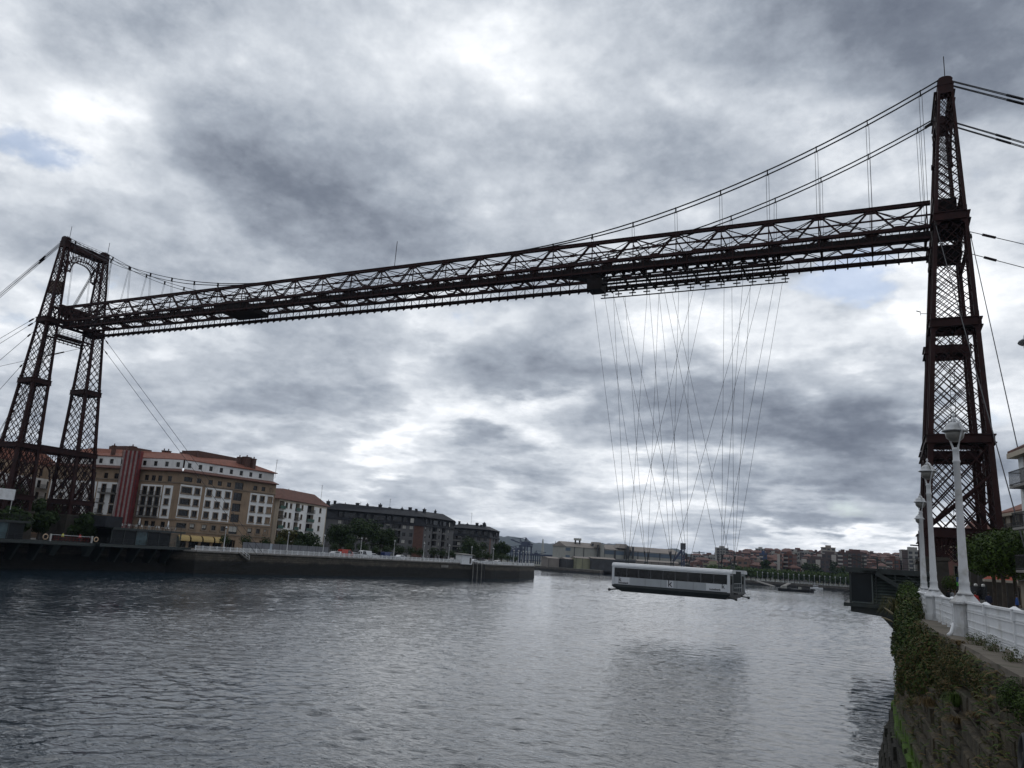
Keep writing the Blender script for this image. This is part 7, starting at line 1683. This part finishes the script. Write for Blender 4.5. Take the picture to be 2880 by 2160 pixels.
# uncounted weeds and moss tufts over the rest of the wall
wr_ = np.random.default_rng(77); mbw = MB()
for i in range(5200):
    y = wr_.uniform(-86, -52); z = -0.1 - 3.3 * wr_.random() ** 1.5
    if math.sin(y * 1.9 + 3 * z) + math.sin(y * 0.7 - 2.3 * z) + wr_.normal() * 0.7 < 0.25: continue
    b0 = np.array([face(y, z) - 0.04, y, z]); L = wr_.uniform(0.08, 0.26) * (1 + 0.015 * (y + 86)); d = np.array([-0.6 - 0.5 * wr_.random(), wr_.normal() * 0.7, 0.5 + wr_.normal() * 0.6]); d *= L / np.linalg.norm(d); s_ = np.array([0, 0.010, 0.006]) * wr_.uniform(0.6, 2.2)
    mbw.add([b0 - s_, b0 + s_, b0 + d * 0.6 + s_, b0 + d * 0.6 - s_, b0 + d + (0, 0, -0.3 * L)], [(0, 1, 2, 3), (3, 2, 4)], int(wr_.integers(0, 4)))
tag(mbw.build('wall_weeds', ['leaf', 'leaf_olive', 'leaf_dry', 'leaf_dark']), 'small weeds and dry stalks rooted all over the near quay wall', 'weeds', kind='stuff')
M['plume'] = mat('plume', (0.30, 0.25, 0.16), 0.9, 0, 0.2, 8)
pg = thing('pampas_grass', 'pampas grass with pale plumes leaning over the water by the landing station', 'pampas grass', (153.2, -56, -0.4)); link('blades', grass_mesh('blades', 260, 1.0, 1.5, 'leaf_olive', 51, 0.8, 0.012), pg, (153.2, -56, -0.4))
for (u, v), y in (((2380 + 1450 / 8.508, 1540 + 960 / 8.508), -50), ((2380 + 1250 / 8.508, 1540 + 1110 / 8.508), -52), ((2380 + 990 / 8.508, 1540 + 1260 / 8.508), -56), ((2380 + 1170 / 8.508, 1540 + 1390 / 8.508), -57), ((2380 + 900 / 8.508, 1540 + 1430 / 8.508), -58), ((2350 + 320 / 2.513, 1500 + 590 / 2.513), -60)):
    tip = aty(u, v, y); root = np.array([face(-56, -0.6) + 0.1, -56 + (y + 56) * 0.5, -0.7]); d = tip - root
    mid = root + d * 0.62; mb = MB(); mb.tube([root, root + d * 0.4 + (0, 0, 0.08), mid], [0.014, 0.012, 0.01], 5); st_ = mb.build('stalk', 'leaf_dry', pg)
    mb = MB(); mb.tube([mid, mid + (tip - mid) * 0.3, mid + (tip - mid) * 0.7, tip], [0.015, 0.06, 0.045, 0.008], 7); mb.build('plume', 'plume', st_)
# ---- old tyre hung as a fender
ty = thing('tyre_fender', 'black rubber tyre hanging on the wall at lower right corner', 'tyre', (154.45, -84.9, -1.35)); mb = MB(); N_, n_ = 22, 8; vs, fs = [], []; c_ = np.array([154.48, -84.95, -1.06])
for i in range(N_):
    a = 2 * math.pi * i / N_; rad = np.array([0.12 * math.sin(a), math.cos(a), math.sin(a)]); rad /= np.linalg.norm(rad)
    for j in range(n_): b = 2 * math.pi * j / n_; vs.append(c_ + rad * (0.27 + 0.05 * math.cos(b)) + np.array([-1, 0, 0.15]) * 0.07 * math.sin(b))
for i in range(N_):
    for j in range(n_): fs.append((i * n_ + j, i * n_ + (j + 1) % n_, ((i + 1) % N_) * n_ + (j + 1) % n_, ((i + 1) % N_) * n_ + j))
mb.add(vs, fs); mb.build('tyre', 'rubber', ty, True); mb = MB(); mb.tube([c_ + (0, 0, 0.2), (154.85, -84.95, 0.0)], 0.012, 5); mb.build('rope', 'cable', ty)

M['frame_green'] = mat('frame_green', (0.085, 0.105, 0.10), 0.5, 0.1, 0.15, 2)
# ---- landing station of the near bank
sr = thing('landing_station', 'dark louvred landing station with outside stair beside the right tower', 'landing station', (152, -18, -0.4)); SY = -24.0
def rb(x0, x1, y0, y1, z0, z1, nm, mt, par=None): mb = MB(); mb.box(x0, x1, y0, y1, z0, z1); return mb.build(nm, mt, par or sr)
rb(149.2, 156.6, SY - 0.6, -5.3, -0.78, -0.46, 'platform', 'dark_steel')
mb = MB(); mb.add([(149.75, SY, -0.78), (149.75, SY, -1.22), (152.2, SY, -1.45), (153.9, SY, -3.4), (153.9, SY, -0.78), (149.75, -5.4, -0.78), (149.75, -5.4, -1.22), (152.2, -5.4, -1.45), (153.9, -5.4, -3.4), (153.9, -5.4, -0.78)], [(0, 1, 2, 3, 4), (9, 8, 7, 6, 5), (0, 5, 6, 1), (1, 6, 7, 2), (2, 7, 8, 3), (0, 4, 9, 5)]); mb.build('underside_bracket', 'dark_steel', sr)
rb(149.45, 156.4, SY - 0.35, -5.6, 2.16, 2.6, 'roof_slab', 'dark_steel'); rb(149.9, 156.2, SY + 0.35, -6, -0.46, 2.16, 'core', 'dark_steel')
wn_ = rb(149.85, 151.5, SY + 0.02, SY + 0.08, -0.4, 2.1, 'end_window', 'glass_station')
rb(149.68, 149.85, SY - 0.02, SY + 0.14, -0.46, 2.16, 'corner_post', 'dark_steel'); rb(151.5, 151.6, SY - 0.05, SY + 0.12, -0.42, 2.12, 'frame', 'frame_green', wn_); rb(149.85, 151.5, SY - 0.05, SY + 0.12, -0.42, -0.34, 'frame', 'frame_green', wn_)
for k in range(10):
    mb = MB(); zz = -0.36 + k * 0.252; mb.hexa([(151.65, SY - 0.04, zz), (156.2, SY - 0.04, zz), (156.2, SY + 0.22, zz + 0.16), (151.65, SY + 0.22, zz + 0.16), (151.65, SY - 0.02, zz + 0.04), (156.2, SY - 0.02, zz + 0.04), (156.2, SY + 0.22, zz + 0.2), (151.65, SY + 0.22, zz + 0.2)]); mb.build('louvre_slat', 'slat_green', sr)
rb(151.82, 151.9, SY - 0.06, SY + 0.04, -0.46, 2.16, 'slat_post', 'dark_steel')
for y in np.arange(SY + 3, -6, 3.6): rb(149.84, 149.9, y, y + 3.2, -0.4, 2.1, 'river_window', 'glass_dark')
# outside stair up to the terrace
stt = part_empty('stair', sr); yS = SY - 0.75
for y in (yS - 0.35, yS + 0.35): mb = MB(); mb.bar((151.9, y, 2.2), (157.2, y, -0.9), 0.06, 0.34, up=(0, 0, 1)); mb.build('stringer', 'dark_steel', stt)
for k in range(14): t_ = (k + 0.5) / 14; rb(151.9 + 5.3 * t_ - 0.14, 151.9 + 5.3 * t_ + 0.14, yS - 0.33, yS + 0.33, 2.2 - 3.1 * t_ + 0.06, 2.2 - 3.1 * t_ + 0.10, 'tread', 'dark_steel', stt)
for y in (yS - 0.38,):
    mb = MB(); mb.bar((151.0, y, 3.45), (152.05, y, 3.4), 0.06); mb.bar((152.05, y, 3.4), (157.2, y, 0.35), 0.06)
    for t_ in (0.28, 0.55, 0.85): mb.bar((151.9 + 5.3 * t_, y, 2.2 - 3.1 * t_), (151.9 + 5.3 * t_, y, 3.35 - 3.1 * t_), 0.05)
    mb.build('stair_railing', 'dark_steel', stt)
rb(150.85, 152.0, yS - 0.4, SY - 0.3, 2.38, 2.52, 'landing', 'dark_steel', stt)
mb = MB(); 
for z in (3.0, 3.45): mb.bar((150.9, yS - 0.38, z), (150.9, SY, z), 0.05); mb.bar((150.9, yS - 0.38, z), (152.0, yS - 0.38, z), 0.05)
for x in (150.9, 152.0): mb.bar((x, yS - 0.38, 2.5), (x, yS - 0.38, 3.45), 0.08)
mb.build('landing_railing', 'dark_steel', stt)
mb = MB(); yr = SY + 0.1
for z in (2.75, 3.15, 3.62): mb.bar((152.05, yr, z), (156.3, yr, z), 0.05); 
for x in np.arange(152.05, 156.4, 1.4): mb.bar((x, yr, 2.6), (x, yr, 3.62), 0.05)
mb.build('terrace_railing', 'dark_steel', sr)
mb = MB(); mb.add([(149.6, SY, 2.6), (150.95, SY, 2.6), (150.95, SY, 3.05), (149.7, SY, 3.65), (149.6, SY, 3.65)], [(0, 1, 2, 3, 4)]); mb.add([(149.6, SY, 3.58), (150.95, SY, 3.58), (150.95, SY, 3.64), (149.6, SY, 3.64)], [(0, 1, 2, 3)])
mb = MB(); mb.bar((149.6, SY, 3.62), (151.0, SY, 3.62), 0.06); mb.bar((149.7, SY, 3.55), (150.8, SY, 3.05), 0.08)
for i in range(11): mb.bar((149.65 + i * 0.13, SY, 2.6), (149.65 + i * 0.13, SY, 3.6), 0.025)
mb.build('mesh_screen', 'dark_steel', sr)
mb = MB(); 
for z in (-0.1, 0.2, 0.5): mb.bar((149.25, SY - 0.4, z), (149.25, -6, z), 0.025)
for y in np.arange(SY - 0.4, -6, 1.5): mb.bar((149.25, y, -0.46), (149.25, y, 0.5), 0.03)
mb.build('river_railing', 'cable', sr)

# ---- behind the right tower: houses, trees, cafe, people
def simple_house(label, O, E, h, depth, wallm, roofm, floors, z0=-0.5, cornice=True, balc=False, roofh=2.5):
    T = thing('town_house', label, 'house', (O[0], O[1], z0)); f = Fac(O, E, z0); n = max(2, int(f.L / 2.7)); fh = h / floors; holes = []
    for r in range(floors):
        for c in range(n):
            s = f.L * (c + 0.5) / n; hh = 1.9 if r else 2.2; zb = z0 + r * fh + (0.55 if r else 0.2); holes.append((s - 0.55, s + 0.55, zb, zb + hh))
    f.wall(0, f.L, z0, z0 + h, holes, [wallm], T)
    for hq in holes: f.window(T, (hq[0] + hq[1]) / 2, 1.1, hq[2], hq[3] - hq[2], sur=0.14, mats=('win_frame_white', 'glass_dark', 'surround'))
    if balc:
        for r in range(1, floors): f.balcony(T, 0.3, f.L - 0.3, z0 + r * fh + 0.5, 0.8)
    pts = [tuple(f.O), tuple(f.E), tuple(f.E - depth * f.n), tuple(f.O - depth * f.n)]
    mb = MB(); mb.prism([tuple(f.O - 0.35 * f.n), tuple(f.E - 0.35 * f.n), pts[2], pts[3]], z0, z0 + h - 0.01); mb.build('rear_block', wallm, T)
    for a in (0, f.L): mb = MB(); mb.quad(f.P(a, z0), f.P(a, z0, -0.4), f.P(a, z0 + h, -0.4), f.P(a, z0 + h)); mb.build('side_strip', wallm, T)
    if cornice: mb = MB(); f.box(mb, -0.5, f.L + 0.5, z0 + h - 0.3, z0 + h + 0.05, -0.3, 0.55); mb.build('cornice', 'render_cream', T)
    prism_roof(T, pts, z0 + h + 0.05, roofh, 4.0, roofm, over=0.7); return T
M['render_pink'] = mat('render_pink', (0.24, 0.13, 0.11), 0.9, 0, 0.15, 0.5, streak=0.3)
q0, q1 = far_pt(2630, 150, 0), far_pt(2716, 150, 0); simple_house('pinkish house seen through the foot of the right tower', q0[:2], q1[:2], 8.5, 12, 'render_pink', 'tile_brown', 3)
q0, q1 = far_pt(2712, 142, 0), far_pt(2806, 142, 0); simple_house('brown house right behind the foot of the right tower', q0[:2], q1[:2], 10.0, 12, 'render_tan', 'tile_brown', 3)
q0, q1 = far_pt(2822, 118, 0), far_pt(2960, 105, 0); simple_house('cream house with red roof right of the tower foot', q0[:2], q1[:2], 11.2, 12, 'render_cream', 'tile_red', 4, balc=True, roofh=1.8)
q0, q1 = far_pt(2888, 66, 0), far_pt(3100, 56, 0); simple_house('tall white house cut by the right edge, with balconies', q0[:2], q1[:2], 11.6, 10, 'render_white', 'tile_brown', 4, balc=True, roofh=2.0)
def plane_tree(label, u, D, h, r_, thick, sd):
    q = far_pt(u, D, PZ); t = thing('plane_tree', label, 'tree', tuple(q), 'pollarded trees on the right promenade', False); rr2 = np.random.default_rng(sd)
    blobs = []
    for k in range(18): a = rr2.random() * 6.28; w = r_ * 0.75 * math.sqrt(rr2.random()); blobs.append((w * math.cos(a), w * math.sin(a), h - thick * (0.3 + 0.5 * rr2.random()), r_ * 0.42, r_ * 0.42, thick * 0.36, 1))
    link('crown', leaf_mesh('crown', blobs, 6500, 0.13, ('leaf', 'leaf', 'leaf_dark'), seed=sd), t)
    mb = MB(); mb.tube([(0, 0, 0), (0.04, 0, h * 0.35), (0, 0.03, h * 0.55)], [0.17, 0.15, 0.13], 8)
    for b in blobs[:9]: mb.tube([(0, 0.03, h * 0.5), (b[0] * 0.5, b[1] * 0.5, h * 0.62), (b[0], b[1], b[2])], [0.09, 0.06, 0.02], 5)
    mb.build('trunk', 'bark', t)
plane_tree('leafy pollarded tree directly right of the tower foot', 2792, 76, 6.6, 2.5, 3.3, 61); plane_tree('leafy pollarded tree nearest the right edge', 2850, 78, 7.0, 3.0, 3.7, 62); plane_tree('leafy pollarded tree between the first two at right', 2818, 70, 6.4, 2.6, 3.2, 64); plane_tree('leafy tree behind the other two at the right edge', 2884, 90, 7.8, 3.0, 3.8, 63)
q = far_pt(2688, 88, PZ + 0.9); bt_ = thing('round_bush', 'low round bush between the two nearest lamp posts', 'bush', tuple(q), None, False); link('foliage', leaf_mesh('foliage', [(0, 0, 1.35, .9, .7, .95, 1), (0.5, 0, 1.2, .7, .6, .8, 1), (-0.6, 0, 1.3, .7, .6, .8, 1)], 2200, 0.08, ('leaf',), seed=70), bt_); mb = MB(); mb.tube([(0, 0, -0.9), (0, 0, 0.9)], 0.07, 6); mb.build('trunk', 'bark', bt_)
M['para_red'] = mat('parasol_red', (0.32, 0.075, 0.045), 0.85, 0, 0.1, 2); M['valance'] = mat('valance', (0.40, 0.36, 0.30), 0.85, 0, 0.1, 2)
for lab, u, D in (('left red cafe parasol with pale valance under the trees', 2792, 84), ('right red cafe parasol with pale valance under the trees', 2829, 85)):
    q = far_pt(u, D, PZ + 0.75); t = thing('cafe_parasol', lab, 'parasol', tuple(q), 'cafe parasols', False); mb = MB(); w = 0.78
    mb.add([(-w, -w, 2.08), (w, -w, 2.08), (w, w, 2.08), (-w, w, 2.08), (0, 0, 2.62)], [(0, 1, 4), (1, 2, 4), (2, 3, 4), (3, 0, 4)]); mb.build('canopy', 'para_red', t)
    mb = MB(); 
    for a, b in (((-w, -w), (w, -w)), ((w, -w), (w, w)), ((w, w), (-w, w)), ((-w, w), (-w, -w))): mb.quad((*a, 1.88), (*b, 1.88), (*b, 2.09), (*a, 2.09))
    mb.build('valance', 'valance', t); mb = MB(); mb.tube([(0, 0, -0.75), (0, 0, 2.6)], 0.03, 6); mb.box(-0.25, 0.25, -0.25, 0.25, -0.75, -0.67); mb.build('pole', 'cable', t)
q = far_pt(2741, 80, PZ + 0.3); t = thing('globe_lamp', 'street lamp with three white globes beside the nearest lamp post', 'globe lamp', tuple(q), None, False); M['globe'] = mat('globe', (0.75, 0.74, 0.70), 0.3, 0, 0.03, 2)
mb = MB(); mb.tube([(0, 0, -0.4), (0, 0, 1.75)], 0.05, 7); mb.bar((-0.6, 0, 1.75), (0.6, 0, 1.75), 0.05); mb.build('pole', 'black', t)
for x in (-0.56, 0.0, 0.56): mb = MB(); mb.lathe([(0.03, 1.78), (0.12, 1.82), (0.145, 1.93), (0.12, 2.04), (0.03, 2.08)], (x, 0, 0), 12); mb.build('globe', 'globe', t, True)
q = far_pt(2698, 80, PZ + 0.85); t = thing('totem_sign', 'blue and green totem sign partly behind the nearest lamp post', 'sign', tuple(q), None, False); M['sign_blue'] = mat('sign_blue', (0.02, 0.05, 0.14), 0.5, 0, 0.1, 2); M['sign_green'] = mat('sign_green', (0.10, 0.45, 0.06), 0.5, 0, 0.1, 2)
mb = MB(); mb.box(-0.28, 0.28, -0.06, 0.06, 1.55, 1.98); mb.build('upper_panel', 'sign_blue', t); mb = MB(); mb.box(-0.28, 0.28, -0.06, 0.06, 1.22, 1.54); mb.build('lower_panel', 'sign_green', t); mb = MB(); mb.box(-0.26, -0.2, -0.03, 0.03, -0.9, 1.22); mb.box(0.2, 0.26, -0.03, 0.03, -0.9, 1.22); mb.build('post', 'cable', t)
q = far_pt(2746, 78, PZ + 0.4); t = thing('glass_shelter', 'grey glazed shelter panel behind the railing', 'shelter', tuple(q), None, False); mb = MB(); mb.box(-0.8, 0.6, -0.05, 0.05, -0.45, 0.65); mb.build('lower_panel', 'concrete', t); mb = MB(); mb.box(-0.8, 0.6, -0.03, 0.03, 0.66, 1.75); mb.build('pane', 'glass_dark', t); mb = MB(); mb.box(0.6, 0.68, -0.06, 0.06, -0.45, 1.9); mb.box(-0.88, -0.8, -0.06, 0.06, -0.45, 1.9); mb.build('post', 'cable', t)
PE = [('person in red top walking behind the railing', 2738, 70, (0.42, 0.03, 0.025), (0.02, 0.02, 0.025), 1.7), ('person in blue jacket near the right edge', 2853, 73, (0.04, 0.10, 0.32), (0.02, 0.02, 0.03), 1.7), ('person in dark coat left of the totem sign', 2664, 83, (0.02, 0.02, 0.024), (0.02, 0.02, 0.02), 1.7), ('person in pale grey top left of the totem sign', 2674, 82, (0.22, 0.23, 0.25), (0.03, 0.03, 0.04), 1.7), ('person in grey jacket next to the totem sign', 2689, 80, (0.09, 0.09, 0.10), (0.02, 0.02, 0.02), 1.7), ('person in dark blue under the red parasols', 2775, 74, (0.02, 0.025, 0.06), (0.02, 0.02, 0.03), 1.7), ('person in black below the right parasol', 2822, 75, (0.015, 0.015, 0.017), (0.02, 0.02, 0.02), 1.7)]
for i, (lab, u, D, a, b, h) in enumerate(PE): q = far_pt(u, D, PZ); person(lab, tuple(q), i * 1.3, a, b, h)

# ------------------------------------------------------------------ air: thin even haze round the whole place
def haze_mat():
    m = bpy.data.materials.new('haze'); m.use_nodes = True; t = m.node_tree; t.nodes.clear()
    v = t.nodes.new('ShaderNodeVolumePrincipled'); v.inputs['Color'].default_value = (0.62, 0.76, 1.0, 1); v.inputs['Density'].default_value = HAZE; v.inputs['Anisotropy'].default_value = 0.2
    o = t.nodes.new('ShaderNodeOutputMaterial'); t.links.new(v.outputs[0], o.inputs['Volume']); return m
HAZE = 0.00005
M['haze'] = haze_mat()
m = MB(); m.box(-3500, 4200, -650, 7200, -10.2, 160); m.build('haze', 'haze')['kind'] = 'stuff'
